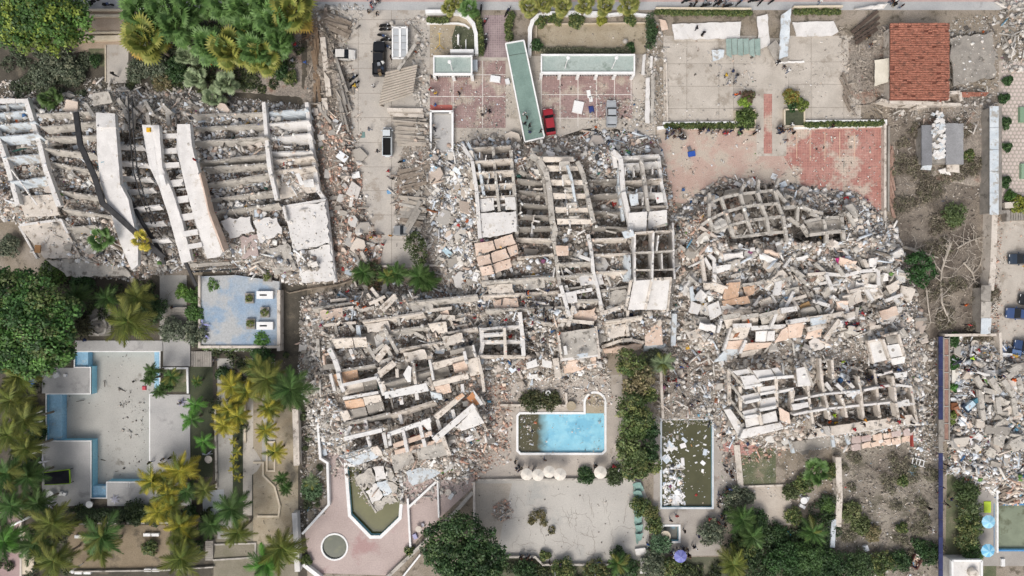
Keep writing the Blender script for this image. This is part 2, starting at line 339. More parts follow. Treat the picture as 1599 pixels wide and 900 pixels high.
# concrete panels with recessed joints
def panels(name, outline, xs, ys, m, z=.03, lab=None):
    base = flat(name, outline, .010, GAP)
    for i in range(len(xs)-1):
        for j in range(len(ys)-1):
            cx, cy = (xs[i]+xs[i+1])/2, (ys[j]+ys[j+1])/2
            if not inpoly(cx, cy, outline): continue
            zz = z + rnd.uniform(0, .012); g = .28
            P = [W(*p)+Vector((0, 0, zz)) for p in rect(xs[i]+g, ys[j]+g, xs[i+1]-g, ys[j+1]-g)]
            MB().prism(P, .05).build('panel', m, base)
    return base
panels('driveway', rect(528,16,672,418), [528,560,612,672], [16,31,69,107,146,184,223,261,298,336,375,418], DRIVE)
panels('court_left', rect(1036,56,1182,194), [1036,1073,1123,1146,1182], [56,66,100,135,170,194], COURT)
panels('court_right', rect(1232,56,1345,192), [1232,1267,1318,1345], [56,97,132,168,192], COURT)
flat('court_walk', [(1180,60),(1234,60),(1228,244),(1182,244)], .014, COURT)
flat('red_walk_strip', rect(1193,147,1206,240), .022, REDG)
flat('salmon_court', [(1026,196),(1382,196),(1382,345),(1300,330),(1130,330),(1026,310)], .006, SALM)
flat('red_tile_court', [(1226,204),(1379,200),(1379,335),(1340,335),(1325,300),(1258,298),(1224,245)], .012, REDG)
for x in (1244,1265,1288,1311,1334):
    flat('painted_line', rect(x, 206, x+1.2, 248+rnd.uniform(-6, 6)), .018, mat('faded_paint', S('c9a98f'), S('d2b8a2'), .7, 8, .2))
flat('parking_court', [(670,90),(1024,85),(1024,222),(708,235),(670,235)], .006, COURT)
flat('parking_tiles', rect(846,114,988,186), .012, PARK)
flat('parking_tiles', rect(706,95,790,200), .012, PARK)
flat('parking_tiles', rect(672,116,705,175), .012, PARK)
flat('red_strip', rect(672,164,707,173), .018, mat('red_tile', S('a85c55'), S('b56d63'), .6, 6, .15))
LINE = mat('white_line', S('cfc9c2'), S('dcd7d0'), .8, 8, .2)
for x in (846,875,903,932,960,986): flat('grid_line', rect(x-.6, 114, x+.6, 200 if x < 940 else 165), .018, LINE)
for x in (708,754): flat('grid_line', rect(x-.6, 95, x+.6, 200), .018, LINE)
for y in (117,151): flat('grid_line', rect(672, y-.6, 790, y+.6), .020, LINE)
for y in (148,185): flat('grid_line', rect(846, y-.6, 986, y+.6), .020, LINE)
flat('mauve_path', [(756,24),(797,24),(796,90),(756,90)], .008, PURG)
flat('sand_bed', rect(838,36,1012,84), .010, SAND)
flat('garden_bed', rect(668,26,746,88), .008, SAND)
flat('garden_lawn', [(712,40),(738,44),(744,60),(744,84),(708,84),(706,60)], .014, mat('dark_lawn', S('474d3c'), S('5b5f4a'), .5, 8, .35))
flat('red_corner_tiles', [(-40,780),(37,780),(37,940),(-40,940)], .012, mat('mauve_corner', S('9d8683'), S('ab9693'), .5, 6, .15))
cv = flat('sport_court', [(745,762),(742,752),(1000,748),(1012,780),(1015,872),(975,880),(850,880),(836,872),(745,868)], .016, mat('pale_court', S('b3afa8'), S('bebab2'), .15, 6, .15, c3=S('a7a6a1'), s3=.12, t3=.57), t=.05)
flat('sandy_lot', [(742,755),(800,755),(775,868),(742,868)], .024, mat('dusty_lot', S('aea598'), S('bab1a4'), .3, 6, .2, c3=S('a0968a'), s3=.4, t3=.56))
# cracks in the sport court
cr = MB()
for k in range(46):
    x, y = rnd.uniform(800,985), rnd.uniform(765,866); a = rnd.choice((0, 1.57, 1.57, rnd.uniform(0, 3)))
    for i in range(rnd.randint(4, 13)):
        a2 = a + rnd.uniform(-.7, .7); x2, y2 = x+3.2*math.cos(a2), y+3.2*math.sin(a2)
        if not (790 < x2 < 1000 and 756 < y2 < 870): break
        p, q = W(x, y)+Vector((0, 0, .028)), W(x2, y2)+Vector((0, 0, .028)); cr.bar(p, q, rnd.uniform(.02, .05), .004); x, y = x2, y2
cr.build('crack', GAP, cv)
# right hexagon paving: small tiles as one part
hx = MB(); HEXM = mat('pale_pink_hexagon', S('c3b4ac'), S('d0c3bb'), .8, 6, .12)
for j in range(38):
    for i in range(14):
        cx, cy = 1566+i*6.3+(j % 2)*3.15, 100+j*6.0
        hx.add([W(cx+2.6*math.cos(R(60*k+30)), cy+2.6*math.sin(R(60*k+30)))+Vector((0, 0, .02)) for k in range(5, -1, -1)], [tuple(range(6))])
hx.build('hexagon_tiles', HEXM, bpy.data.objects['right_yard'], kind=None)['kind'] = 'stuff'
# ---------------------------------------------------------------- pools
def water(name, c1, c2, sc=.4, rough=.08, c3=None, t3=.5):
    return mat(name, c1, c2, sc, 3, .06, rough=rough, bump=.05, c3=c3, s3=.3, t3=t3, spec=.5)
def pool(name, poly, depth, wall, floor, label, rim=None, rimw=.4, wz=None, wm=None):
    o = Vector(W(sum(p[0] for p in poly)/len(poly), sum(p[1] for p in poly)/len(poly)))
    T = root(name, label, 'pool', o)
    P = [W(*p) for p in poly]; k = len(P); dn = Vector((0, 0, -depth))
    a = sum(P[i].x*P[(i+1) % k].y-P[(i+1) % k].x*P[i].y for i in range(k))
    if a < 0: P.reverse()
    MB().add([p+Vector((0, 0, .02)) for p in P]+[p+dn for p in P], [(i, k+i, k+(i+1) % k, (i+1) % k) for i in range(k)]).build('basin_wall', wall, T)
    MB().add([p+dn for p in P], [tuple(range(k))]).build('basin_floor', floor, T)
    if wz is not None: MB().add([Vector((p.x, p.y, wz)) for p in P], [tuple(range(k))]).build('water', wm, T)
    if rim:
        mb = MB(); Q = []
        for i in range(k):
            d0 = (P[i]-P[i-1]).normalized(); d1 = (P[(i+1) % k]-P[i]).normalized(); n = Vector((d0.y+d1.y, -d0.x-d1.x, 0)); n.normalize(); c = max(.4, n.dot(Vector((d1.y, -d1.x, 0)))); Q.append(P[i]+n*rimw/c)
        for i in range(k):
            j = (i+1) % k; u = Vector((0, 0, .12)); v = Vector((0, 0, -.1))
            mb.add([P[i]+u, P[j]+u, Q[j]+u, Q[i]+u, P[i]+v, P[j]+v, Q[j]+v, Q[i]+v], [(3, 2, 1, 0), (0, 1, 5, 4), (2, 3, 7, 6)])
        mb.build('rim', rim, T)
    return T
pa = pool('empty_swimming_pool', POOLA, 1.5, BLUEW, PFLOOR, 'large stepped swimming pool, empty and dusty, with blue ledges among palms', WHITE, .16)
for r in (rect(118,550,136,573), rect(74,616,95,688), rect(240,550,250,615), rect(144,760,167,777)):
    P = [W(p[0], p[1])+Vector((0, 0, -.3)) for p in r]; MB().prism(P, 1.18).build('ledge', BLUED, pa)
water_mid = water('clear_blue_water', S('86c3d8'), S('9ad0e0'), .5, c3=S('7ab9d2'), t3=.5)
t = water_mid.node_tree; N = t.nodes; L = t.links; b = N['Principled BSDF']; src = b.inputs['Base Color'].links[0].from_socket
g = N.new('ShaderNodeNewGeometry'); sx = N.new('ShaderNodeSeparateXYZ'); L.new(g.outputs['Position'], sx.inputs[0]); nn = N.new('ShaderNodeTexNoise'); nn.inputs['Scale'].default_value = .9
L.new(g.outputs['Position'], nn.inputs['Vector']); ad = N.new('ShaderNodeMath'); ad.operation = 'MULTIPLY_ADD'; ad.inputs[1].default_value = 1.6; L.new(nn.outputs['Fac'], ad.inputs[0]); L.new(sx.outputs[0], ad.inputs[2])
mr = N.new('ShaderNodeMapRange'); mr.inputs[1].default_value = 4.7; mr.inputs[2].default_value = 6.6; L.new(ad.outputs[0], mr.inputs[0])
x = N.new('ShaderNodeMix'); x.data_type = 'RGBA'; x.inputs[6].default_value = (*S('4d4a31'), 1); L.new(mr.outputs[0], x.inputs[0]); L.new(src, x.inputs[7]); L.new(x.outputs[2], b.inputs['Base Color'])
pc = pool('swimming_pool', POOLC, 1.3, BLUEW, BLUED, 'rectangular pool with bright blue water and murky end below the rubble', WHITE, .35, -.3, water_mid)
P = [W(*p)+Vector((0, 0, -.12)) for p in [(914,646)]+circ(929.5,629,14.8,12,180,360)+[(945,646)]]; MB().prism(P, .3).build('sandy_step', SAND, pc)
pool('swimming_pool', POOLP, 1.8, BLUEW, DARKE, 'pointed pool with green water and a collapsed slab lying in it', WHITE, .5, -.75, water('green_water', S('5c5c34'), S('66663c')))
pool('paddling_pool', POOLR, .8, WHITE, DARKE, 'small round pool of dark green water on the pink deck', WHITE, .25, -.2, water('dark_green_water', S('434a3a'), S('4d5443'), c3=S('5b5f45'), t3=.55))
pool('swimming_pool', POOLG, 1.5, BLUEW, DARKE, 'long pool of green water littered with floating white debris', mat('pale_blue_rim', S('c3ccd2'), S('d3dadd'), .8, 6, .1), .28, -.35, water('olive_water', S('4a4a31'), S('55543a')))
pool('paddling_pool', POOLS, .8, BLUEW, DARKE, 'small square blue rimmed pool south of the littered pool', WHITE, .3, -.55, water('grey_water', S('6f6c62'), S('7c7a70'), c3=S('85a5b5'), t3=.56))
pool('swimming_pool', POOLE, 1.3, BLUEW, BLUED, 'pool with cloudy green water at the right edge beside blue parasols', mat('blue_rim', S('4f86b6'), S('6298c4'), .8, 6, .1), .28, -.4, water('cloudy_green_water', S('7c8470'), S('88907b'), c3=S('666a55'), t3=.5))
# raised decks round the empty pool
def deck(name, r, m=GREYP, zt=.14):
    return flat(name, r, zt, m, t=zt-.002)
for r in (rect(67,574.5,141.2,614.3), rect(67,689.6,142.2,790), rect(235.7,616.2,298,740), rect(168.8,753.8,300,790), rect(119,532,255,548.4), rect(256,530,298,572)): deck('pool_platform', r)
# rubble-covered rise
ok = HM > .03; Z = HM; vid = -np.ones(GX.shape, int); vsl = []; fl = []
for j in range(GX.shape[0]):
    for i in range(GX.shape[1]): pass
hole = np.zeros(GX.shape, bool)
for h_ in HOLES: hole |= inpoly(GX, GY, h_)
quad = (ok[:-1, :-1] | ok[1:, :-1] | ok[:-1, 1:] | ok[1:, 1:]) & ~(hole[:-1, :-1] | hole[1:, :-1] | hole[:-1, 1:] | hole[1:, 1:])
JX = GX + (vnoise(GX*.9, GY*.9, 5)-.5)*3; JY = GY + (vnoise(GX*.9, GY*.9, 6)-.5)*3; zz = np.where(ok, Z*(.92+.16*vnoise(GX/4, GY/4, 9))-.05, -.06); s_ = (H-zz)/H*.1
pts = np.stack([(JX-800)*s_, (450-JY)*s_, zz], -1); nx = GX.shape[1]
jj, ii = np.nonzero(quad); a = jj*nx+ii; faces = np.stack([a, a+nx, a+nx+1, a+1], 1)
used = np.unique(faces); remap = -np.ones(GX.size, int); remap[used] = np.arange(len(used))
MB_ = MB(); MB_.v = [tuple(p) for p in pts.reshape(-1, 3)[used]]; MB_.f = remap[faces].tolist(); MB_.c = [None]*len(faces); MB_.m = [0]*len(faces)
MB_.build('rubble_ground', mat('crushed_rubble', S('8d847a'), S('a39a8f'), .5, 5, .5, c3=S('8a7163'), s3=.25, t3=.55, bump=.9), None, org=(0, 0, 0), kind='stuff', label='dusty crushed rubble heaped between the collapsed blocks', cat='rubble')
# ================================================================ RUBBLE: small pieces as stuff, the largest as things
PALS = {
 'mix':   [('e2dfda', 18), ('c9c4bc', 24), ('b5aea4', 22), ('9c958b', 12), ('cfc2b5', 12), ('bca596', 7), ('7d766d', 6), ('4f4a45', 4), ('cdd4da', 7)],
 'white': [('ebeae8', 26), ('d6dade', 16), ('c1cad3', 9), ('c9c4bc', 20), ('b5aea4', 12), ('9c958b', 7), ('6a6d73', 5), ('45474b', 5), ('d3c1b0', 6)],
 'brick': [('c09c8a', 18), ('b08b7a', 12), ('cdb19e', 18), ('d3c4b4', 16), ('dedad5', 9), ('afa79c', 16), ('8b7d72', 9), ('655e57', 5)],
 'grey':  [('b6b2ab', 26), ('a39e96', 24), ('c8c3bc', 18), ('8a857d', 12), ('d7d3cd', 12), ('625d57', 5), ('bcaa9b', 8)],
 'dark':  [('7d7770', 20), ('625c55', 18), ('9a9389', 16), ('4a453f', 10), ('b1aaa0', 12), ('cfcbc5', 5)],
 'twig':  [('978d82', 20), ('aea497', 16), ('7d756b', 16), ('635c53', 8), ('c1b7aa', 8)],
}
ACC = ['a8433d', '3f628c', '6f9fb8', '4d7a6f', 'c09a4a', '8a5a3f', '2f3a55', '7f4f6a', '6b8f4e', 'b5653f']
def palette(name, n, acc):
    cols = np.array([S(c) for c, _ in PALS[name]]); p = np.array([w_ for _, w_ in PALS[name]], float); c = cols[rng.choice(len(p), n, p=p/p.sum())]
    c = c*rng.uniform(.86, 1.2, (n, 1)); k = rng.random(n) < acc*.55; ac = np.array([S(x) for x in ACC]); c[k] = ac[rng.integers(0, len(ac), k.sum())]*rng.uniform(.7, 1.1, (k.sum(), 1))
    return np.clip(c, 0, .85)
CUBE = np.array([(-1,-1,-1),(1,-1,-1),(1,1,-1),(-1,1,-1),(-1,-1,1),(1,-1,1),(1,1,1),(-1,1,1)], float)*.5
CF = np.array([(4,5,6,7),(0,1,5,4),(1,2,6,5),(2,3,7,6),(3,0,4,7)])
def sample_poly(poly, n):
    xs = [p[0] for p in poly]; ys = [p[1] for p in poly]; out = np.zeros((0, 2))
    while len(out) < n:
        q = np.stack([rng.uniform(min(xs), max(xs), n*2), rng.uniform(min(ys), max(ys), n*2)], 1); out = np.concatenate([out, q[inpoly(q[:, 0], q[:, 1], poly)]])
    return out[:n]
def area(poly):
    return abs(sum(poly[i][0]*poly[(i+1) % len(poly)][1]-poly[(i+1) % len(poly)][0]*poly[i][1] for i in range(len(poly))))/2/100
def pieces(px, size, dims, tilt, cols, lift=.35, zfix=None):
    n = len(px); h = rh(px[:, 0], px[:, 1]) if zfix is None else np.full(n, zfix); V = np.repeat(CUBE[None], n, 0)
    top = V[:, :, 2] > 0; V = V + rng.uniform(-.16, .16, V.shape); V[:, :, :2] *= np.where(top, rng.uniform(.65, 1, (n, 1)), 1)[:, :, None]
    V *= (dims*size[:, None])[:, None, :]
    a = rng.uniform(0, 6.283, n); tx = rng.normal(0, 1, n)*tilt; ty = rng.normal(0, 1, n)*tilt
    def rotm(V, i, j, t): c, s = np.cos(t)[:, None], np.sin(t)[:, None]; A = V[:, :, i]*c-V[:, :, j]*s; B = V[:, :, i]*s+V[:, :, j]*c; V[:, :, i] = A; V[:, :, j] = B
    rotm(V, 1, 2, tx); rotm(V, 0, 2, ty); rotm(V, 0, 1, a)
    z = h + dims[:, 2]*size*.3 + rng.uniform(0, 1, n)*size*lift; s = (H-z)/H*.1
    V += np.stack([(px[:, 0]-800)*s, (450-px[:, 1])*s, z], -1)[:, None, :]
    return V.reshape(-1, 3), (np.arange(n)[:, None, None]*8+CF[None]).reshape(-1, 4), np.repeat(cols, 20, 0)
def np_mesh(name, m, chunks, org=(0, 0, 0)):
    V = []; F = []; C = []; o = 0
    for v, f, c in chunks: V.append(v); F.append(f+o); C.append(c); o += len(v)
    V = np.concatenate(V)-np.array(org); F = np.concatenate(F); C = np.concatenate(C); k = F.shape[1]; me = bpy.data.meshes.new(name)
    me.vertices.add(len(V)); me.vertices.foreach_set('co', V.ravel().astype(np.float32)); me.loops.add(F.size); me.loops.foreach_set('vertex_index', F.ravel().astype(np.int32))
    me.polygons.add(len(F)); me.polygons.foreach_set('loop_start', (np.arange(len(F))*k).astype(np.int32)); me.materials.append(m); me.update(calc_edges=True)
    at = me.color_attributes.new('col', 'FLOAT_COLOR', 'CORNER'); at.data.foreach_set('color', np.concatenate([C, np.ones((len(C), 1))], 1).ravel().astype(np.float32)); return me
def scatter(poly, dens, smin, smax, pal, acc=.02, stick=.1, plate=.3, tilt=.45, pw=1.9, lift=.35, zfix=None, clump=0):
    n = int(area(poly)*dens*1.62); px = sample_poly(poly, n)
    if clump: px = px[vnoise(px[:, 0]/clump, px[:, 1]/clump, 3)*.7+vnoise(px[:, 0]/clump*2.7, px[:, 1]/clump*2.7, 4)*.5 > rng.uniform(.3, .95, len(px))]; n = len(px)
    size = np.minimum(smin*.64*rng.random(n)**(-1/pw), smax*.66); ty = rng.random(n); dims = np.stack([np.ones(n), rng.uniform(.55, 1, n), rng.uniform(.35, .7, n)], 1)
    k = ty < plate; dims[k, 2] = rng.uniform(.06, .16, k.sum()); dims[k, 1] = rng.uniform(.4, .9, k.sum()); size[k] *= 1.3
    k = ty > 1-stick; dims[k, 1:] = rng.uniform(.07, .13, (k.sum(), 2)); size[k] = np.minimum(size[k]*3.2, 2.4)
    C = palette(pal, n, acc)
    for q in PITS[:2]:      # brown earth and debris under bare lattice, darkened in colour to imitate shade
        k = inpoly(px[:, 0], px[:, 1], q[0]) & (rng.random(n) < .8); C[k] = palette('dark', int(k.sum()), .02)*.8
    return pieces(px, size, dims, tilt, C, lift, zfix)
def rubble(name, label, zones):
    me = np_mesh(name, RUB, [scatter(*a, **k) for a, k in zones]); place(me, name, label=label, cat='rubble', kind='stuff')
def Zn(*a, **k): return (a, k)
ZL = MOUNDS[0][0]; ZB = MOUNDS[1][0]; ZD = MOUNDS[2][0]; ZC = MOUNDS[3][0]; ZLC = MOUNDS[4][0]; ZR = MOUNDS[5][0]; ZF = MOUNDS[6][0]
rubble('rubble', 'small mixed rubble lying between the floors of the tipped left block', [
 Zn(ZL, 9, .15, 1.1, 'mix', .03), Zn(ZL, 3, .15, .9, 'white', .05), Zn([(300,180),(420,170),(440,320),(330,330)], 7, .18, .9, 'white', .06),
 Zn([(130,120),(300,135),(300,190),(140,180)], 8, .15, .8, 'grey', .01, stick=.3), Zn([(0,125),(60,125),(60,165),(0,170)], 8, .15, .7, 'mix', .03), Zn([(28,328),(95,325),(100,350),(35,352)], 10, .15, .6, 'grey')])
rubble('rubble', 'brown brick rubble and splinters along the left side of the driveway', [
 Zn([(486,165),(520,165),(540,190),(565,240),(570,330),(600,380),(590,430),(528,442),(505,300)], 13, .12, .9, 'brick', .02, stick=.12), Zn([(480,20),(520,30),(545,60),(555,150),(540,190),(480,190)], 9, .12, .8, 'twig', .01, stick=.45),
 Zn([(520,100),(560,110),(575,300),(600,440),(540,440)], 6, .12, .8, 'mix', .02, clump=14), Zn([(480,8),(570,8),(560,45),(500,50)], 6, .2, 1.0, 'grey', .01)])
rubble('rubble', 'white furniture scraps and broken concrete right of the driveway', [
 Zn([(628,30),(668,20),(672,180),(650,180),(640,100)], 9, .15, .9, 'grey', .01), Zn(ZD, 8, .15, .9, 'grey', .02, stick=.3), Zn([(672,235),(712,232),(735,330),(745,450),(700,450),(672,330)], 15, .15, .9, 'white', .04),
 Zn([(700,420),(745,430),(745,470),(700,470)], 12, .14, .7, 'grey')])
rubble('rubble', 'mixed rubble with white and blue scraps filling the central collapsed blocks', [
 Zn(ZC, 10, .15, 1.1, 'mix', .03), Zn(ZC, 2.5, .2, 1.0, 'white', .05, clump=30), Zn([(915,205),(1000,205),(985,300),(930,290)], 9, .18, 1.0, 'white', .08), Zn([(745,440),(860,440),(860,520),(745,530)], 10, .15, .8, 'white', .1),
 Zn([(710,230),(760,220),(750,330),(715,330)], 8, .15, .9, 'white', .03), Zn([(770,480),(870,470),(870,580),(760,600)], 7, .15, .9, 'dark', .05), Zn([(1030,220),(1060,340),(1050,350),(1025,300)], 9, .12, .7, 'brick', .02)])
rubble('rubble', 'pale rubble filling the sloping collapsed block left of centre', [
 Zn(ZLC, 11, .15, 1.0, 'mix', .03), Zn(ZLC, 3, .15, .9, 'white', .05, clump=25), Zn([(470,470),(520,470),(520,700),(480,700)], 9, .15, .9, 'grey', .03), Zn([(485,620),(545,640),(545,710),(490,700)], 10, .15, .7, 'white', .08),
 Zn([(720,580),(800,600),(790,700),(740,760),(720,720)], 11, .12, .8, 'brick', .03), Zn([(545,715),(740,720),(730,770),(640,790),(560,760)], 6, .15, .9, 'grey', .01)])
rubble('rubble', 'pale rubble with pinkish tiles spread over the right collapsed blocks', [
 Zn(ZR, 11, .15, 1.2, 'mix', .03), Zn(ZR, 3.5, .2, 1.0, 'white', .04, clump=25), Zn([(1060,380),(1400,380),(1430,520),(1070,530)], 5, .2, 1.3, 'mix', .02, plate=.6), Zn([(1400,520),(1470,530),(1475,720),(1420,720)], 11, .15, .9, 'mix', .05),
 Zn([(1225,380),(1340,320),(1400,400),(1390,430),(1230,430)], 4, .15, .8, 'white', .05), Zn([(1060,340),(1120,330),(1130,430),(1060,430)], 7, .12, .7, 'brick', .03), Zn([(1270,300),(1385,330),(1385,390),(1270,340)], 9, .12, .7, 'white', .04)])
rubble('rubble', 'heaped household debris and white scraps at the far right edge', [
 Zn(ZF, 15, .15, 1.1, 'white', .12, plate=.45), Zn(ZF, 7, .15, 1.0, 'mix', .08), Zn([(1485,525),(1555,525),(1560,560),(1500,620)], 7, .12, .7, 'mix', .06, zfix=.05), Zn([(1555,748),(1650,748),(1650,790),(1556,788)], 14, .18, 1.1, 'brick', .1, stick=.4),
 Zn([(1490,30),(1560,20),(1560,150),(1420,160),(1420,150)], 6, .15, .9, 'grey', .02), Zn([(1375,145),(1560,145),(1560,215),(1400,190)], 7, .12, .8, 'grey', .02, stick=.3), Zn([(1562,0),(1650,0),(1650,112),(1566,112)], 9, .2, 1.1, 'grey', .03, stick=.25)])
rubble('rubble', 'crushed rubble fanning out between the long pool and the central blocks', [
 Zn([(1020,535),(1140,545),(1150,690),(1115,665),(1030,660)], 14, .1, .9, 'mix', .04, stick=.2), Zn([(1075,600),(1145,590),(1150,680),(1100,665)], 10, .12, .9, 'white', .06), Zn([(780,580),(900,570),(950,560),(960,640),(885,630),(785,640)], 12, .1, .6, 'mix', .02),
 Zn([(775,590),(800,580),(800,720),(745,745),(740,700)], 10, .1, .6, 'brick', .02), Zn([(1110,660),(1150,680),(1240,700),(1200,720),(1130,730)], 8, .12, .8, 'brick', .03), Zn([(955,545),(1030,548),(1035,660),(975,580)], 5, .1, .6, 'grey', .02)])
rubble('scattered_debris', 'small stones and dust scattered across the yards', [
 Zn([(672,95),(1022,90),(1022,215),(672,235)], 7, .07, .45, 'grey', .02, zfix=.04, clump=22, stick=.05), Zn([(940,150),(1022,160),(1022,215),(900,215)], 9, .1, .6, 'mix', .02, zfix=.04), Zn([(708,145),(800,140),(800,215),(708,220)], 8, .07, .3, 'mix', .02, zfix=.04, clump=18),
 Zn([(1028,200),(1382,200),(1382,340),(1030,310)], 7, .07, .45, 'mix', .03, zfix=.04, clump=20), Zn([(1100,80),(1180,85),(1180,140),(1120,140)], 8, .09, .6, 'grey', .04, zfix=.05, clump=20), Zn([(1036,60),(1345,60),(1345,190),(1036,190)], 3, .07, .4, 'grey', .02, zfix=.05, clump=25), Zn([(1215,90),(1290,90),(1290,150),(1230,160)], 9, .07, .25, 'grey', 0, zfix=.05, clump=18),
 Zn([(1310,40),(1395,40),(1400,200),(1340,195),(1315,130)], 9, .1, .7, 'twig', .02, stick=.3), Zn([(530,20),(672,20),(672,415),(600,415),(530,100)], 1.5, .06, .25, 'grey', .02, zfix=.05, clump=18), Zn([(1010,30),(1040,30),(1045,195),(1000,195)], 8, .12, .8, 'grey', .02),
 Zn([(670,18),(745,18),(745,90),(670,90)], 3, .08, .4, 'grey', 0, zfix=.04), Zn([(838,50),(1010,45),(1010,86),(838,86)], 3, .08, .4, 'twig', .02, zfix=.04, clump=15), Zn([(1385,160),(1560,160),(1545,525),(1470,525),(1400,400)], 5, .08, .35, 'twig', .01, zfix=.03, stick=.5),
 Zn([(1395,170),(1560,170),(1550,320),(1400,330)], 4, .08, .4, 'dark', .01, zfix=.03, stick=.4), Zn([(1300,700),(1470,660),(1470,900),(1300,900)], 8, .07, .4, 'twig', .02, zfix=.03, stick=.35), Zn([(1300,700),(1470,660),(1470,900),(1300,900)], 4, .07, .4, 'mix', .02, zfix=.03),
 Zn([(745,755),(1010,755),(1010,870),(745,870)], .8, .06, .3, 'twig', .02, zfix=.06, clump=20), Zn(POOLA, 1.6, .06, .5, 'dark', .0, zfix=-1.48, clump=16, stick=.3), Zn([(745,600),(975,590),(975,745),(745,750)], 3, .07, .35, 'grey', .01, zfix=.04, clump=14),
 Zn([(380,560),(480,560),(480,880),(380,880)], 3, .06, .3, 'twig', .02, zfix=.03, clump=15, stick=.3), Zn([(1120,640),(1300,700),(1300,800),(1120,760)], 4, .07, .4, 'mix', .03, zfix=.04), Zn([(510,690),(560,730),(548,760),(510,740)], 8, .1, .7, 'mix', .03, zfix=.04),
 Zn([(470,640),(512,690),(512,800),(470,830)], 8, .12, .8, 'grey', .01), Zn([(1548,345),(1650,345),(1650,600),(1545,560)], 2, .07, .3, 'brick', .02, zfix=.04, clump=14), Zn([(1540,330),(1566,335),(1560,520),(1540,520)], 9, .1, .5, 'brick', .02, zfix=.04),
 Zn([(480,700),(760,700),(740,760),(620,790)], 2, .1, .5, 'mix', .02, zfix=.05)])
# floating scraps in the long pool
me = np_mesh('floating_scraps', RUB, [scatter(rect(1036,662,1068,788), 9, .14, .7, 'white', .05, plate=.7, tilt=.06, zfix=-.33, lift=.02, clump=14), scatter(rect(1036,662,1110,788), 1.2, .1, .4, 'white', .05, plate=.7, tilt=.05, zfix=-.33, lift=.02, clump=12), scatter(rect(1036,730,1070,790), 7, .14, .8, 'white', .03, plate=.7, tilt=.08, zfix=-.33, lift=.05)])
place(me, 'floating_debris', label='white scraps floating along the left side of the long green pool', cat='debris', kind='stuff')
# ---- the largest pieces, one by one
def chunk_mesh(name, dims, sub=2, j=.13, m=None):
    bm = bmesh.new(); bmesh.ops.create_cube(bm, size=1)
    for v in bm.verts: v.co.x *= dims[0]*rnd.uniform(.75, 1.1); v.co.y *= dims[1]*rnd.uniform(.75, 1.1); v.co.z *= dims[2]
    bmesh.ops.subdivide_edges(bm, edges=[e for e in bm.edges if e.calc_length() > .4], cuts=1)
    for v in bm.verts: v.co += Vector((rnd.uniform(-j, j)*dims[0], rnd.uniform(-j, j)*dims[1], rnd.uniform(-j, j)*dims[2]*.6))
    me = bpy.data.meshes.new(name); bm.to_mesh(me); bm.free(); me.materials.append(m or RUB2); return me
RUB2 = mat('loose_piece', (0, 0, 0), ocol=True, rough=.9, finev=.2, fine=8, bump=.2)
CH = [chunk_mesh('concrete_chunk', (1, .75, .5)) for _ in range(6)]
PLT = []
for _ in range(7):
    n = rnd.randint(4, 7); a0 = rnd.random()*6; P = [Vector((math.cos(a0+6.283*k/n)*rnd.uniform(.4, .62), math.sin(a0+6.283*k/n)*rnd.uniform(.3, .5), 0)) for k in range(n)]
    PLT.append(MB().prism(P, .11).mesh('broken_slab', RUB2))
BMS = [MB().bar((-.5, 0, 0), (.5, 0, 0), .13*k, .12, j=.015).mesh('concrete_beam', RUB2) for k in (1, 1.2, .9, 1.4)]
PNL = [MB().box((0, 0, 0), (1, k, .07)).mesh('loose_board', RUB2) for k in (.45, .6, .8, .35)]
def strew(poly, n, meshes, name, label, cat, group, smin, smax, cols, tilt=.3, up=.12, zfix=None, pw=1.5):
    px = sample_poly(poly, n)
    for x, y in px:
        s = min(smax, smin*rnd.random()**(-1/pw)); z = (float(rh(x, y)) if zfix is None else zfix) + up*s + .08; c = S(rnd.choice(cols)); k = rnd.uniform(.88, 1.08)
        xs_ = [q[0] for q in poly]; ys_ = [q[1] for q in poly]; u_ = int(2.99*(x-min(xs_))/(max(xs_)-min(xs_))); v_ = int(2.99*(y-min(ys_))/(max(ys_)-min(ys_))); tn = ('dull', 'mid-toned', 'pale')[int(sum(c) > .9)+int(sum(c) > 1.35)]; big_ = 'large ' if s > smin*1.5 else 'small '
        lab = big_ + tn + ' ' + label + ', ' + ('upper', 'middle', 'lower')[v_] + ' ' + ('left', 'centre', 'right')[u_] + ' part'
        place(rnd.choice(meshes), name, None, W(x, y, z), (rnd.gauss(0, tilt), rnd.gauss(0, tilt), rnd.uniform(0, 6.28)), s, color=[min(.85, q*k) for q in c], label=lab, cat=cat, group=group)
CG = ['b5afa6', 'a59f96', 'c7c2ba', 'd3cfc9', '98928a', 'c4bab0']; CWH = ['e4e3e0', 'dcdddd', 'cdd6de', 'eeeceb', 'd9d5cd']; CPK = ['d3c8bc', 'cbbcae', 'dfd8d0', 'c2b8ac', 'd9d6d0']
AREAS = [('the tipped left block', ZL, 40, 26, 30, 20), ('the brick spill left of the driveway', [(486,165),(540,190),(565,240),(570,330),(600,380),(590,430),(528,442),(505,300)], 26, 10, 14, 14), ('the heap right of the driveway', [(672,235),(712,232),(735,330),(745,450),(700,450),(672,330)], 24, 14, 30, 6),
 ('the central collapsed blocks', ZC, 60, 40, 55, 34), ('the sloping block left of centre', ZLC, 50, 36, 38, 32), ('the right collapsed blocks', ZR, 70, 70, 60, 45), ('the far right heap', ZF, 14, 30, 50, 34)]
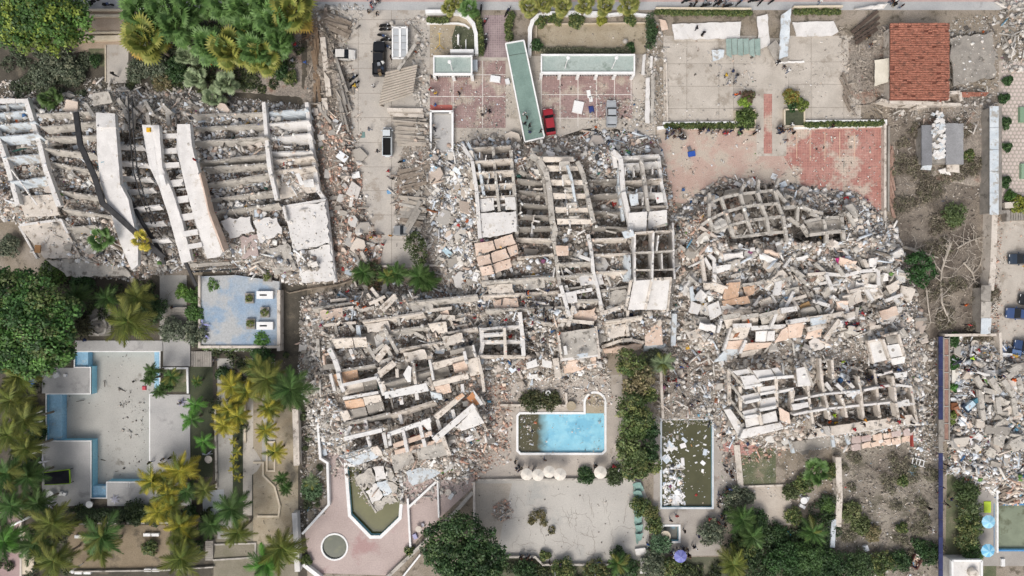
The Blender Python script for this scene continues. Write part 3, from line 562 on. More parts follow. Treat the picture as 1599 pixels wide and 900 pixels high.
for nm, poly, a, b_, c_, d_ in AREAS:
    strew(poly, a, CH, 'concrete_chunk', 'concrete chunk in ' + nm, 'chunk', 'concrete chunks in ' + nm, .55, 1.2, CG, .5, .2)
    strew(poly, b_, PLT, 'broken_slab', 'broken slab in ' + nm, 'slab', 'broken slabs in ' + nm, 1.0, 2.9, CPK+CG, .28)
    strew(poly, c_, PNL, 'loose_board', 'loose board on ' + nm, 'panel', 'white panels over ' + nm, .55, 1.4, CWH, .25)
    strew(poly, d_, BMS, 'concrete_beam', 'loose beam across ' + nm, 'beam', 'loose beams in ' + nm, 1.4, 3.2, CG, .15, .06, pw=2.5)
strew([(1036,690),(1066,690),(1070,790),(1036,790)], 60, PNL, 'loose_board', 'board floating at the left side of the long pool', 'panel', 'boards floating in the long pool', .35, 1.2, CWH, .03, 0, -.38)
strew(rect(1066,675,1106,740), 14, PNL, 'loose_board', 'board floating in the open middle of the long pool', 'panel', 'boards in the pool middle', .35, 1.0, CWH+['b58a55'], .03, 0, -.38)
# ================================================================ COLLAPSED BLOCKS
def ruin(label, px, py): return root('collapsed_building', label, 'building', W(px, py, 0))
def fins(T, name, rows, h=1.6, t=.22, m=None, lean=(.1, -.6), dz=1.0):
    for r in rows: fin(T, name, (r[0], r[1], dz), (r[2], r[3], dz), h, t, (r[4] if len(r) > 4 else None) or m, lean)
def bars(T, name, rows, w=.4, h=.5, m=None, dz=1.2):
    for r in rows: bar(T, name, (r[0], r[1], r[4] if len(r) > 4 else dz), (r[2], r[3], r[5] if len(r) > 5 else (r[4] if len(r) > 4 else dz)), w, h, m)
def poly(T, name, pts, t=.25, m=None, dz=1.2, rag=.06):
    return slab(T, name, [(p[0], p[1], p[2] if len(p) > 2 else dz) for p in pts], t, m, rag)
def chain(T, name, pts, w, h, m, dz):
    for a, b in zip(pts[:-1], pts[1:]): bar(T, name, (a[0], a[1], a[2] if len(a) > 2 else dz), (b[0], b[1], b[2] if len(b) > 2 else dz), w, h, m)
# ---- 1 tipped block on the left
T = ruin('long pale block tipped on its side, white ladder-like stair shaft in its middle, at left', 260, 300)
for pts in ([(-20,170),(0,225),(12,262),(28,320)], [(40,155),(62,225),(72,268),(92,322)], [(0,158),(24,158),(46,158)]): chain(T, 'column', pts, .7, .9, CONCW, 2.0)
fins(T, 'floor_slab', [(-20,168,46,160),(-15,178,48,172),(-10,196,56,190),(0,214,60,208),(5,246,66,240),(16,284,76,276)], 1.6, .2, CONCP, (.4, -.9), 1.6)
fins(T, 'floor_slab', [(58,178,150,174),(64,198,150,190),(70,214,152,212),(70,232,148,240),(80,254,156,268),(92,298,162,308),(98,326,176,338),(104,356,150,352)], 1.5, .2, CONC, (.3, -.7), 1.5)
poly(T, 'floor_slab', [(28,306),(84,304),(94,336),(40,340)], .25, CONCB, 1.3)
poly(T, 'roof_slab', [(30,353),(96,344),(126,402),(70,404)], .3, CONCB, 1.6, .05)
poly(T, 'roof_slab', [(100,364),(150,356),(205,432),(105,432),(72,406),(124,404)], .3, CONC, .9, .15)
bars(T, 'parapet', [(30,353,58,404,2.0),(31,352,96,343,2.0),(95,343,106,364,2.0)], .35, .5, CONCW)
bar(T, 'pipe', (18,265,2.6), (58,320,2.2), .18, .18, CONCW)
poly(T, 'tower_wall', [(151,200,5.2),(181,200,5.2),(185,240,4.8),(188,288,4.6),(201,312,4.4),(204,328,4.2),(216,378,3.6),(216,414,3),(206,422,3),(188,380,3.6),(172,330,4.2),(157,284,4.6),(152,240,5)], .9, CONCW, 4, .02)
poly(T, 'tower_wall', [(188,289,4.4),(203,328,4.0),(218,385,3.4),(223,380,1.2),(209,325,1.6),(194,284,2)], .3, CONCP, 2, .02)
poly(T, 'tower_block', [(145,146,3.4),(170,143,3.4),(176,160,3.0),(146,166,3.0)], .7, CONC, 2.4)
poly(T, 'tower_block', [(150,176,4.6),(180,178,4.6),(181,199,5),(151,199,5)], .8, CONCW, 4.6, .03)
# graffiti mark on the shaft
for i, (a, b, c, d) in enumerate([(163,257,168,263),(168,263,174,261),(166,263,170,265),(174,261,182,263),(175,264,181,264),(171,262,172,265)]):
    p, q = W(a, b, 0), W(c, d, 0); zt = float(np.mean([rh(*v) for v in ((151,200),(216,414),(185,240),(172,330),(204,328),(157,284))]))
    base = 4.78
TEAL = mat('teal_paint', S('3b7f93'), S('4f98a8'), 3, 9, .2)
pr = bpy.data.objects  # placed after the wall is known
tw = [o for o in T.children if o.name.startswith('tower_wall')][0]
zt = max(v.co.z for v in tw.data.vertices)
gm = MB()
for a, b, c, d, w_ in [(162,256,168,263,.09),(168,263,174,260,.12),(165,264,170,265,.08),(172,263,183,262,.2),(174,265,182,265,.1),(178,260,183,259,.1)]:
    pa_, pb_ = W(a, b, 4.0), W(c, d, 4.0)
    for e in (pa_, pb_):
        hit, loc, nor, idx = tw.ray_cast(Vector((e.x - T.location.x, e.y - T.location.y, 30)), Vector((0, 0, -1))); e.z = (loc.z + T.location.z + .012) if hit else 6
    gm.bar(pa_, pb_, w_, .01)
gm.build('painted_mark', TEAL, T)
fins(T, 'floor_slab', [(186,252,232,256),(190,276,236,278),(194,298,240,294),(205,326,250,320),(214,350,256,346),(226,376,264,372),(184,226,224,228)], 1.0, .25, CONCW, (.1, -.5), 2.4)
poly(T, 'stair_wall', [(222,195,5),(249,196,5),(251,228,5),(254,262,4.8),(270,300,4.6),(286,350,4.2),(300,407,3.6),(284,411,3.6),(264,338,4.2),(248,290,4.6),(234,262,4.8),(227,228,5)], .8, CONCW, 4, .02)
poly(T, 'stair_wall', [(277,194,5),(297,194,5),(300,228,5),(311,270,4.8),(326,335,4.4),(348,394,3.8),(343,401,3.6),(324,404,3.6),(305,348,4.2),(287,280,4.6),(276,230,5)], .9, CONCW, 4, .02)
poly(T, 'stair_wall', [(311,271,4.8),(326,335,4.4),(349,394,3.6),(356,388,1.5),(333,330,2),(317,268,2.4)], .2, CONCK, 3, .03)
for (a, b, c, d, th) in [(249,237,276,235,8),(252,259,280,257,8),(260,288,286,284,10),(268,314,294,310,10),(276,341,302,337,10),(284,366,309,362,8),(291,386,315,382,7),(249,213,277,212,7)]:
    poly(T, 'stair_landing', [(a, b-th/2, 3.6), (c, d-th/2, 3.6), (c+1, d+th/2, 3.6), (a+2, b+th/2, 3.6)], .5, CONCW, 3.4, .02)
poly(T, 'wall_panel', [(248,274,4.9),(256,273,4.9),(260,290,4.7),(253,291,4.7)], .12, PLASTER, 5, 0)
fins(T, 'floor_slab', [(300,180,415,176),(300,200,416,194),(302,222,418,214),(308,254,422,240),(318,262,424,255),(322,288,428,270),(326,312,430,298),(330,332,436,318)], 1.7, .25, CONC, (.2, -.6), 1.7)
for pts in ([(412,160),(417,225),(421,262),(432,312)], [(479,160),(486,225),(497,298),(507,312)]): chain(T, 'column', pts, .6, 1.0, CONCW, 2.6)
fins(T, 'floor_slab', [(413,176,481,170,CONCP),(415,194,483,188,CONCW),(417,216,485,208,CONCW),(419,238,488,236,CONCW),(422,250,490,244,CONCB),(424,268,492,260,CONCB)], 2.0, .25, CONCW, (.3, -1.1), 2.2)
poly(T, 'floor_slab', [(426,282),(492,270),(500,298),(436,312)], .3, CONCB, 1.6)
poly(T, 'wall_panel', [(461,272,2.2),(468,270,2.2),(476,288,2.2),(470,290,2.2)], .1, PLASTER, 2.2); poly(T, 'wall_panel', [(474,282,2.2),(490,280,2.2),(492,293,2.2),(476,292,2.2)], .1, PLASTER, 2.2)
poly(T, 'roof_slab', [(446,324),(508,315),(515,380),(460,392),(450,350)], .35, CONCW, 1.9, .15)
poly(T, 'roof_slab', [(462,394),(515,382),(523,438),(472,441),(466,415)], .35, CONCW, 1.5, .15)
chain(T, 'parapet', [(508,313),(515,375),(524,441)], .45, .8, CONCW, 2.3); chain(T, 'parapet', [(443,323),(508,312)], .35, .6, CONCW, 2.3); chain(T, 'parapet', [(443,323),(448,345)], .35, .6, CONCW, 2.2)
poly(T, 'roof_slab', [(395,345),(432,340),(440,365),(405,380)], .3, CONCW, 1.0, .25); poly(T, 'roof_slab', [(410,392),(450,380),(464,420),(430,430)], .3, CONC, .9, .2); poly(T, 'roof_slab', [(345,345),(392,338),(398,362),(360,372)], .3, CONCW, 1.0, .25)
poly(T, 'floor_slab', [(374,372),(402,366),(404,398),(378,404)], .3, PINKD, .7, .2)
poly(T, 'fascia', [(296,412,2.4),(358,409,2.4),(361,414,2.2),(298,418,2.2)], .4, CONCG, 2); bars(T, 'beam', [(300,424,372,420,1.4)], .3, .4, STEEL)
for k in range(10):
    x, y = 130+rnd.random()*170, 145+rnd.random()*35; a = rnd.uniform(.6, 1.9); bar(T, 'broken_column', (x, y, 1.4), (x+24*math.cos(a), y+24*math.sin(a), 1.9), .55, .5, CONC)
# bent black strips lying across it
def strip(name, pts, w_, label, h_=.3, m=STEEL):
    mb = MB(); P = [W(*p) for p in pts]
    for a, b in zip(P[:-1], P[1:]): mb.bar(a, b+(b-a).normalized()*.15, w_, h_)
    mb.build(name, m, None, label=label, cat='steel strip')
strip('steel_strip', [(118,175,6.5),(125,226,7.4),(148,278,7.6),(160,318,7.4),(170,326,7.2),(216,368,6),(255,402,4.6)], .75, 'longest bent black strip lying over the white shaft of the tipped block')
strip('steel_strip', [(195,297,5.2),(222,348,4.8),(250,392,4.2),(256,412,3.4)], .5, 'short black strip fallen in the dark gap beside the stair shaft')
strip('steel_strip', [(280,392,3.6),(292,415,3),(306,446,2.4)], .45, 'black strip hanging off the foot of the stair shaft')
lm = MB()
for off in (-3, 3):
    P = [W(203+off, 150, 6), W(206+off, 215, 6), W(212+off, 270, 5.6), W(222+off, 305, 5.2), W(240+off, 350, 4.6)]
    for a, b in zip(P[:-1], P[1:]): lm.bar(a, b, .14, .14)
for k in range(26):
    t_ = k/25; y = 152+t_*190; x = 203+t_*t_*34; lm.bar(W(x-3, y, 5.9-t_*1.2), W(x+3, y+6*(-1)**k, 5.9-t_*1.2), .08, .08)
lm.build('lattice_mast', STEEL, None, label='dark lattice mast fallen between the white shafts', cat='mast')
# ---- 2 central blocks
T = ruin('collapsed concrete block in the centre with broken room cells, its left wing', 775, 320)
chain(T, 'column', [(722,226),(738,252),(745,300),(750,372)], .55, .9, CONCW, 2.2); chain(T, 'column', [(730,222),(748,256),(756,305)], .4, .8, CONCP, 1.8); chain(T, 'column', [(798,235),(803,290),(808,365)], .5, .8, CONC, 2.0)
chain(T, 'column', [(770,230),(774,270),(780,330)], .4, .8, CONC, 1.9)
fins(T, 'floor_slab', [(735,232,798,228),(742,252,800,248,CONCB),(744,270,802,266,CONCB),(746,290,803,286,CONCB),(748,308,804,306)], 1.7, .2, CONCB, (.1, -.6), 2.0)
for k in range(16): x, y = 748+rnd.random()*52, 236+rnd.random()*66; bar(T, 'partition', (x, y, 1.6), (x+rnd.uniform(-3, 3), y+rnd.uniform(8, 14), 1.6), .14, .9, rnd.choice((CONCW, CONC, CONCP)))
poly(T, 'floor_slab', [(748,311),(771,309),(773,328),(752,332)], .25, CONCW, 2.0); poly(T, 'floor_slab', [(788,309),(804,308),(806,328),(790,328)], .25, CONCW, 2.0)
bars(T, 'beam', [(770,312,790,310),(771,322,790,320),(779,309,781,330)], .3, .3, CONCW, 2.1)
poly(T, 'floor_slab', [(751,334),(806,330),(808,362),(752,372)], .3, CONCW, 1.8, .12)
# fractured tiled roof: plates
for pts in ([(741,380),(770,376),(774,390),(744,400)], [(772,375),(800,366),(806,380),(776,389)], [(744,402),(765,397),(768,412),(748,416)], [(767,396),(790,388),(796,402),(770,411)], [(792,387),(808,382),(809,396),(798,401)], [(749,418),(768,414),(772,428),(754,431)], [(770,413),(797,404),(800,417),(775,427)]):
    poly(T, 'roof_plate', [(p[0], p[1], 1.9+rnd.uniform(-.2, .2)) for p in pts], .2, CONCK, 1.9, .06)
T = ruin('ladder-like frame of floors and columns lying in the middle of the central ruin', 885, 300)
chain(T, 'column', [(829,242),(842,250),(853,268),(859,300),(863,345),(868,362),(864,376)], .8, 1.1, CONC, 2.8); chain(T, 'column', [(902,252),(911,272),(919,310),(928,348)], .6, 1.0, CONC, 2.8)
chain(T, 'column', [(838,250),(848,275),(855,320)], .35, .8, CONCG, 1.6)
for y, a, b in [(249,841,896),(263,854,906),(285,860,914),(306,864,918),(328,867,922),(346,870,926)]:
    poly(T, 'floor_slab', [(a, y-4, 2.7), (b, y-3, 2.7), (b+1, y+4, 2.2), (a+1, y+5, 2.2)], .3, CONCB, 2.4, .03)
chain(T, 'pipe', [(886,258,3.6),(893,280,3.6),(899,315,3.3)], .35, .35, CONCP, 3.4)
for x, y in [(882,257),(886,277),(890,297),(893,322),(897,342)]:
    poly(T, 'stair_unit', [(x-8, y-4, 3.1), (x+8, y-5, 3.1), (x+9, y+3, 2.9), (x-7, y+4, 2.9)], .4, CONC, 3, .06); bar(T, 'stair_wall', (x-7, y-2, 3.0), (x-6, y+14, 2.8), .16, .8, CONCW)
T = ruin('collapsed wall stubs and floors packed around and below the central ladder frame', 860, 400)
fins(T, 'floor_slab', [(808,280,852,284),(810,298,858,302),(812,318,860,322,CONCG),(812,336,862,338),(810,356,864,354,CONCG),(806,372,864,374,CONCB),(808,402,866,398,CONCB)], 1.8, .22, CONCG, (.1, -.5), 1.1)
fins(T, 'floor_slab', [(918,282,972,280),(922,305,976,302),(926,330,980,332),(926,354,984,356,CONCG),(924,374,980,372,CONCB),(928,398,986,396,CONCB),(920,412,940,410)], 1.8, .22, CONCG, (.05, -.5), 1.1)
chain(T, 'column', [(866,378),(869,400),(872,430),(876,450)], .5, .9, CONC, 1.6); chain(T, 'column', [(919,366),(924,392),(927,425),(934,450),(940,482)], .5, 1.0, CONCW, 1.9)
poly(T, 'floor_slab', [(868,384),(888,384),(888,399),(870,400)], .2, CONCK, 1.8); fins(T, 'floor_slab', [(872,432,926,428),(876,452,930,446),(880,470,935,468),(870,412,924,410)], 1.3, .25, CONC, (0, -.5), 1.7)
bars(T, 'beam', [(876,446,890,494,2.0),(905,400,922,406,2.2),(884,446,900,490,1.6),(872,462,925,452,1.9)], .5, .6, CONCW)
poly(T, 'floor_slab', [(880,458),(900,455),(902,472),(884,474)], .25, CONCW, 2); poly(T, 'floor_slab', [(894,488),(930,480),(932,500),(898,505)], .25, CONCK, 1.4, .2)
for k in range(34):
    x, y = rnd.uniform(810,985), rnd.uniform(270,470); a = rnd.choice((1.5, 1.6, .2, rnd.uniform(0, 3))); l = rnd.uniform(8, 20); bar(T, 'broken_wall', (x, y, 1.0), (x+l*math.cos(a), y+l*math.sin(a), 1.0+rnd.uniform(-.4, .4)), .18, rnd.uniform(.6, 1.1), rnd.choice((CONC, CONCW, CONCG, CONCB)))
T = ruin('collapsed concrete block with white rooms, right wing of the central ruin', 1005, 300)
chain(T, 'column', [(957,236),(970,248),(974,300),(985,350),(988,370)], .7, 1.0, CONCW, 2.3); chain(T, 'column', [(1029,244),(1034,290),(1042,326)], .5, 1.0, CONCW, 2.6); chain(T, 'column', [(1002,250),(1008,290),(1013,330)], .5, .9, CONC, 2.5); chain(T, 'column', [(968,250),(966,290),(974,345)], .4, .9, CONCP, 1.4)
fins(T, 'floor_slab', [(972,245,1030,242),(973,257,1031,253,CONCW),(975,284,1034,279,CONCB),(983,324,1042,322,CONCB),(974,300,1036,302)], 1.8, .25, CONCW, (0, -.6), 2.4)
poly(T, 'floor_slab', [(982,333,2.4),(1011,331,2.4),(1009,362,1.8),(980,361,1.8)], .3, CONCW, 2, .04); poly(T, 'floor_slab', [(1014,331,2.4),(1042,328,2.4),(1042,352,1.8),(1012,361,1.8)], .3, CONCW, 2, .04)
for x, y in [(977,262),(990,262),(1020,260),(980,292),(995,296),(1018,290),(1028,300),(985,310),(1005,308)]: bar(T, 'partition', (x, y, 2.0), (x+rnd.uniform(-2, 4), y+rnd.uniform(9, 14), 2.0), .14, 1.0, rnd.choice((CONCW, CONCP)))
poly(T, 'wall_panel', [(1023,302,2.6),(1035,300,2.6),(1037,316,2.3),(1026,318,2.3)], .12, PLASTER, 2.5); poly(T, 'wall_panel', [(983,304,2.4),(997,302,2.4),(998,320,2.2),(986,322,2.2)], .12, CONCP, 2.5)
bars(T, 'beam', [(958,236,962,262,1.8),(1048,352,1052,368,2)], .6, .6, CONCW)
# room cells + white roof
T = ruin('collapsed concrete block of open roofless room cells under a white double roof slab', 1020, 430)
for a in [(992,364,992,440),(1021,362,1019,440),(1051,348,1052,380),(1052,380,1054,436)]: fin(T, 'wall', (a[0], a[1], 3.0), (a[2], a[3], 3.0), 3.0, .3, CONCW)
for a in [(992,364,1021,362,CONCB),(1023,362,1050,361,CONCB),(992,395,1020,394),(1022,394,1051,392),(992,422,1020,422),(1021,422,1053,421)]: fin(T, 'wall', (a[0], a[1], 2.9), (a[2], a[3], 2.9), 3.0, .28, a[4] if len(a) > 4 else CONC)
fin(T, 'wall', (1029,368,2.9), (1026,392,2.9), 2.6, .2, CONCW); fin(T, 'wall', (1034,396,2.9), (1035,420,2.9), 2.6, .2, CONCW); fin(T, 'wall', (984,398,2.2), (986,440,2.2), 2, .25, CONCP, (-.8, 0))
poly(T, 'roof_slab', [(990,439,3.3),(1017,437,3.3),(1007,484,2.5),(981,484,2.5)], .3, CONCW, 3, .02); poly(T, 'roof_slab', [(1020,437,3.3),(1046,437,3.3),(1041,484,2.5),(1010,484,2.5)], .3, CONCW, 3, .02)
bars(T, 'parapet', [(986,438,977,486,3.6,2.8),(1018.5,437,1008.5,484,3.5,2.7),(1048,437,1043,486,3.6,2.8),(986,437,1050,435,3.7)], .35, .6, CONCB); poly(T, 'side_wall', [(1047,438,3.4),(1057,432,1.4),(1050,480,1.0),(1044,484,2.7)], .2, CONCG, 2.8, .05)
poly(T, 'wall_panel', [(972,362,3.2),(988,358,3.2),(992,368,3),(976,373,3)], .5, CONCP, 2.6)
bars(T, 'downpipe', [(1054,490,1052,540,1.6)], .7, .5, CONCP, 1.6)
# ---- lower central pieces
T = ruin('collapsed block with stubby frame and flat roofs just above the blue pool', 850, 545)
chain(T, 'column', [(752,512),(754,540),(750,556)], .6, 1.2, CONCW, 2); chain(T, 'column', [(788,512),(790,556)], .45, 1.2, CONCB, 2); chain(T, 'column', [(812,488),(816,520),(818,556)], .6, 1.2, CONCW, 2)
fins(T, 'floor_slab', [(752,514,818,508,CONCW),(753,533,816,532,CONCW),(750,556,820,556,CONCB),(756,522,788,520)], 1.4, .25, CONCW, (0, -.5), 2.0)
poly(T, 'roof_slab', [(874,520),(930,512),(934,554),(880,560)], .3, CONC, 2.2, .05); chain(T, 'parapet', [(931,510),(936,560)], .4, 1.2, CONCB, 3.0); chain(T, 'parapet', [(876,562),(934,555)], .4, .8, CONCW, 2.7); chain(T, 'parapet', [(868,560),(872,590)], .9, 1.2, CONCB, 2.4); chain(T, 'parapet', [(872,520),(878,562)], .35, .9, CONCB, 2.6)
poly(T, 'wall_panel', [(901,554,2.8),(918,551,2.8),(919,557,2.8),(902,560,2.8)], .12, CONCP, 2.8); poly(T, 'wall_panel', [(880,541,2.5),(885,540,2.5),(887,554,2.5),(882,555,2.5)], .12, PLASTER, 2.5)
poly(T, 'facade', [(880,566,1.6),(932,558,1.6),(932,574,.3),(882,584,.3)], .25, CONCK, 1, .1)
chain(T, 'wall', [(940,542),(952,538),(970,532),(988,531),(1006,536)], .5, 1.2, CONCB, 1.4); poly(T, 'facade', [(942,546,1.4),(1004,538,1.4),(1000,546,.3),(945,553,.3)], .2, CONCK, 1, .1)
poly(T, 'floor_slab', [(1010,503),(1032,500),(1036,538),(1008,540)], .3, CONCK, 1.2, .1); poly(T, 'wall_panel', [(1006,540,1.2),(1040,538,1.2),(1036,546,.3),(1005,549,.3)], .2, CONCP, 1, .05)
chain(T, 'column', [(981,485),(980,510),(982,525)], .4, .7, CONCB, 1.5); bars(T, 'beam', [(938,490,975,478,2.0),(872,500,928,505,1.6),(896,478,888,510,1.8),(938,478,942,488,1.8),(905,472,915,480,1.6)], .55, .5, CONCB)
poly(T, 'wall_panel', [(822,567),(838,560),(840,572),(824,576)], .15, PLASTER, .9); poly(T, 'wall_panel', [(847,560),(862,565),(862,575),(848,573)], .15, PLASTER, .9); poly(T, 'wall_panel', [(823,585),(840,584),(840,591),(824,592)], .12, PLASTER, .5)
fins(T, 'broken_wall', [(826,470,858,474,CONCW),(834,500,862,505),(800,568,820,556),(825,520,845,515)], .9, .2, CONC, (0, -.4), 1.0)
# ---- 3 sloping block left of centre
T = ruin('collapsed block sliding in sloping rows of cream walls towards the pointed green pool', 620, 620)
def face(T, name, a, b, c, d, m, zt=2.6, zb=1.2, t=.2, rag=.04): return poly(T, name, [(*a, zt), (*b, zt), (*c, zb), (*d, zb)], t, m, 1, rag)
face(T, 'wall', (519,530), (550,528), (553,543), (525,545), CONCB); face(T, 'wall', (551,528), (572,527), (575,542), (555,543), CONCB)
poly(T, 'wall_panel', [(556,508),(562,508),(565,527),(558,527)], .15, CONCP, 1.6, .02); bars(T, 'beam', [(508,508,556,504,1.6),(500,490,552,480,1.2),(516,470,546,467,1.2),(577,475,602,463,1.8),(594,482,618,460,1.6),(598,486,620,464,1.4),(640,489,706,481,1.5),(580,450,600,475,1.8)], .45, .5, CONCB)
chain(T, 'column', [(514,545),(523,562),(530,583)], .7, .8, CONCW, 2); chain(T, 'column', [(547,546),(553,561)], .5, .7, CONCW, 1.8); chain(T, 'column', [(575,542),(586,560)], .5, .7, CONC, 1.8); bars(T, 'wall', [(505,555,517,552,1.6),(505,555,506,570,1.6)], .3, .8, CONCK)
poly(T, 'floor_slab', [(505,570),(523,569),(524,577),(506,578)], .4, CONCG, 1.5)
bars(T, 'beam', [(496,530,498,558,1.4),(582,552,600,538,1.7),(591,556,604,545,1.6),(600,512,622,552,1.5),(605,545,614,560,1.4),(595,566,612,560,1.5),(648,520,662,528,1.2),(667,516,690,492,1.4)], .5, .5, CONC)
for (a, b, c, d) in [(588,563,606,540),(592,585,616,566)]:      # stepped stair flights
    for k in range(8):
        t0, t1 = k/8, (k+1)/8; x0, y0, x1, y1 = a+(c-a)*t0, b+(d-b)*t0, a+(c-a)*t1, b+(d-b)*t1
        poly(T, 'stair_tread', [(x0-3, y0-3, 1.6+.06*k), (x1-3, y1-3, 1.6+.06*k), (x1+4, y1+4, 1.5+.06*k), (x0+4, y0+4, 1.5+.06*k)], .2, CONCB, 1.5, 0)
# rows
fin(T, 'floor_slab', (532,579,2.0), (586,570,2.0), 1.2, .3, CONC, (.1, -.5)); face(T, 'tiled_floor', (534,582), (558,577), (561,594), (537,599), TERRA, 1.7, .9); face(T, 'tiled_floor', (519,586), (528,584), (531,602), (523,604), TERRA, 1.6, .9)
chain(T, 'column', [(528,583),(532,600),(537,612)], .55, .8, CONCW, 2.4); chain(T, 'column', [(516,584),(523,611)], .4, .8, CONCW, 2.0); chain(T, 'column', [(587,584),(594,600),(600,618)], .5, .9, CONCW, 2.2)
face(T, 'wall', (535,603), (566,596), (570,610), (540,617), CONCB, 2.5, 1.0); face(T, 'wall', (567,596), (588,591), (590,607), (571,612), CONCG, 2.3, .9); bars(T, 'wall_top', [(534,602,589,590,2.7)], .45, .3, CONCW)
bars(T, 'wall_top', [(536,623,591,613,2.7)], .45, .3, CONCW); face(T, 'tiled_floor', (538,627), (566,622), (571,637), (543,641), TERRA, 2.4, 1.6); face(T, 'wall', (567,621), (594,617), (597,628), (571,634), CONCB, 2.4, 1.8)
face(T, 'wall', (543,641), (571,636), (575,652), (550,658), CONCG, 1.9, .8); face(T, 'wall', (572,634), (598,627), (601,641), (577,649), CONCG, 1.9, .8); face(T, 'wall', (531,643), (543,641), (549,655), (537,658), CONCB, 1.9, 1.2)
poly(T, 'roof_slab', [(600,613),(666,598),(670,611),(602,623)], .35, PLASTER, 2.7, .03); bars(T, 'column', [(650,611,652,625,2),(626,620,628,632,1.6)], .5, .9, CONCW)
face(T, 'wall', (600,600), (640,589), (640,602), (602,608), CONCG, 2.4, 1.2); face(T, 'wall', (641,589), (673,580), (673,592), (643,600), CONCG, 2.4, 1.2); bars(T, 'wall_top', [(599,599,674,579,2.5)], .35, .25, CONC)
bars(T, 'column', [(645,568,649,600,2.5),(598,596,602,612,2.2),(592,574,595,590,1.6),(620,576,621,590,1.7),(670,590,677,610,2.2)], .45, .8, CONCB); poly(T, 'wall_panel', [(630,585,2.9),(638,571,2.9),(643,574,2.9),(642,597,2.7),(637,597,2.7)], .12, PLASTER, 2.8, .02)
poly(T, 'floor_slab', [(672,568,2.9),(725,555,2.9),(728,564,2.6),(675,579,2.6)], .3, CONCB, 2.6, .04); face(T, 'wall', (676,579), (700,573), (704,585), (680,593), CONCG, 2.4, 1.2); face(T, 'wall', (707,569), (729,563), (731,578), (711,583), CONCK, 2.4, 1.2)
bars(T, 'column', [(671,562,677,594,2.9),(725,549,729,566,3.0)], .4, .8, CONCW); face(T, 'wall', (729,562), (746,558), (752,584), (735,588), CONCB, 2.4, 1.4); chain(T, 'column', [(746,556),(753,585),(756,612)], .45, 1, CONCB, 2.6)
face(T, 'wall', (726,542), (740,540), (743,557), (730,560), CONCG, 2.4, 1.6); chain(T, 'column', [(739,539),(743,558)], .3, .8, CONCW, 2.6); face(T, 'wall', (703,548), (726,543), (726,550), (704,555), CONCG, 2, 1.4)
poly(T, 'floor_slab', [(676,597,2.7),(731,583,2.7),(733,592,2.4),(678,604,2.4)], .3, CONCB, 2.6, .05); face(T, 'wall', (679,605), (702,599), (706,613), (685,618), CONCK, 2.3, 1.0); face(T, 'wall', (672,612), (690,616), (692,625), (675,624), CONCP, 1.5, .6)
poly(T, 'roof_beam', [(677,650,2.4),(722,614,2.8),(726,619,2.6),(684,656,2.2)], .5, CONCB, 2.4, .03); poly(T, 'wall_panel', [(711,622,2.7),(722,614,2.8),(726,618,2.6),(715,626,2.5)], .2, TERRA, 2.4, .03)
face(T, 'door', (729,622), (738,612), (751,630), (742,634), mat('orange_brown_board', S('b97f56'), S('c58d64'), .8, 6, .15), 1.9, 1.5, .1); bars(T, 'column', [(738,611,753,632,2.1),(722,600,723,615,2.2),(707,640,712,660,1.6)], .5, .6, CONCW)
bar(T, 'roof_beam', (678,688,1.9), (741,634,2.4), .85, .8, CONCW); poly(T, 'roof_slab', [(713,667,1.9),(742,638,2.3),(757,661,1.8),(735,669,1.6),(722,673,1.5)], .3, CONCW, 2, .04); bars(T, 'column', [(741,634,761,674,2.3,1.6)], .3, .5, CONCB)
bars(T, 'roof_beam', [(538,686,597,672,2.2),(606,679,673,656,2.6)], .6, .7, PLASTER); bars(T, 'roof_beam', [(615,697,675,677,2.1),(617,707,692,689,1.9)], .7, .6, CONCK); poly(T, 'arch', [(658,662,2.5),(672,656,2.6),(675,678,2.0)], .5, PLASTER, 2.4, .02)
bars(T, 'column', [(574,682,578,697,1.9),(599,676,604,700,1.9),(607,678,610,696,2.1),(629,671,634,692,2.0),(656,665,660,684,2.0),(633,690,637,706,1.7),(661,686,664,698,1.7),(683,655,688,672,1.7),(570,655,573,672,1.2),(548,666,540,682,1.2),(624,646,628,662,1.3)], .5, .7, CONCW)
poly(T, 'roof_slab', [(530,713,1.6),(577,697,1.8),(600,703,1.8),(590,715,1.6),(556,728,1.2)], .3, CONCP, 1.5, .05)
for k in range(7): bar(T, 'rib', (533+k*2.6, 714+k*2.0, 1.64), (578+k*1.8, 698.5+k*2.4, 1.86), .08, .06, CONCG)
poly(T, 'broken_slab', [(578,700,1.9),(590,697,2.0),(598,712,1.6),(588,712,1.6)], .4, CONCB, 1.7, .12)
poly(T, 'floor_slab', [(612,712),(643,704),(648,722),(616,737)], .3, CONC, 1.4, .06); poly(T, 'floor_slab', [(650,702),(691,690),(702,711),(654,720)], .3, CONC, 1.4, .06); bars(T, 'column', [(691,682,703,712,2.2,1.8)], .6, .8, CONCB)
poly(T, 'floor_slab', [(643,704),(650,702),(651,706),(644,708)], .3, CONC, 1.4, 0)
poly(T, 'floor_slab', [(634,737),(680,725),(688,738),(676,748),(645,758),(638,752)], .3, CONCP, .8, .15)
for k in range(38):
    x, y = rnd.uniform(485,745), rnd.uniform(455,545)
    if not inpoly(x, y, ZLC): continue
    a = rnd.choice((-.2, -.25, 1.2, 1.0, rnd.uniform(-1.5, 1.5))); l = rnd.uniform(8, 24); bar(T, 'broken_wall', (x, y, .7), (x+l*math.cos(a), y+l*math.sin(a), .8), rnd.uniform(.2, .5), rnd.uniform(.4, .9), rnd.choice((CONC, CONCB, CONCG, CONCB)))
face(T, 'wall', (668,506), (697,503), (700,522), (676,519), CONCB, 1.6, .8); bars(T, 'beam', [(691,496,711,497,1.8)], .8, .6, CONCB); face(T, 'wall', (700,484), (705,500), (690,500), (688,488), CONCK, 1.4, .9)
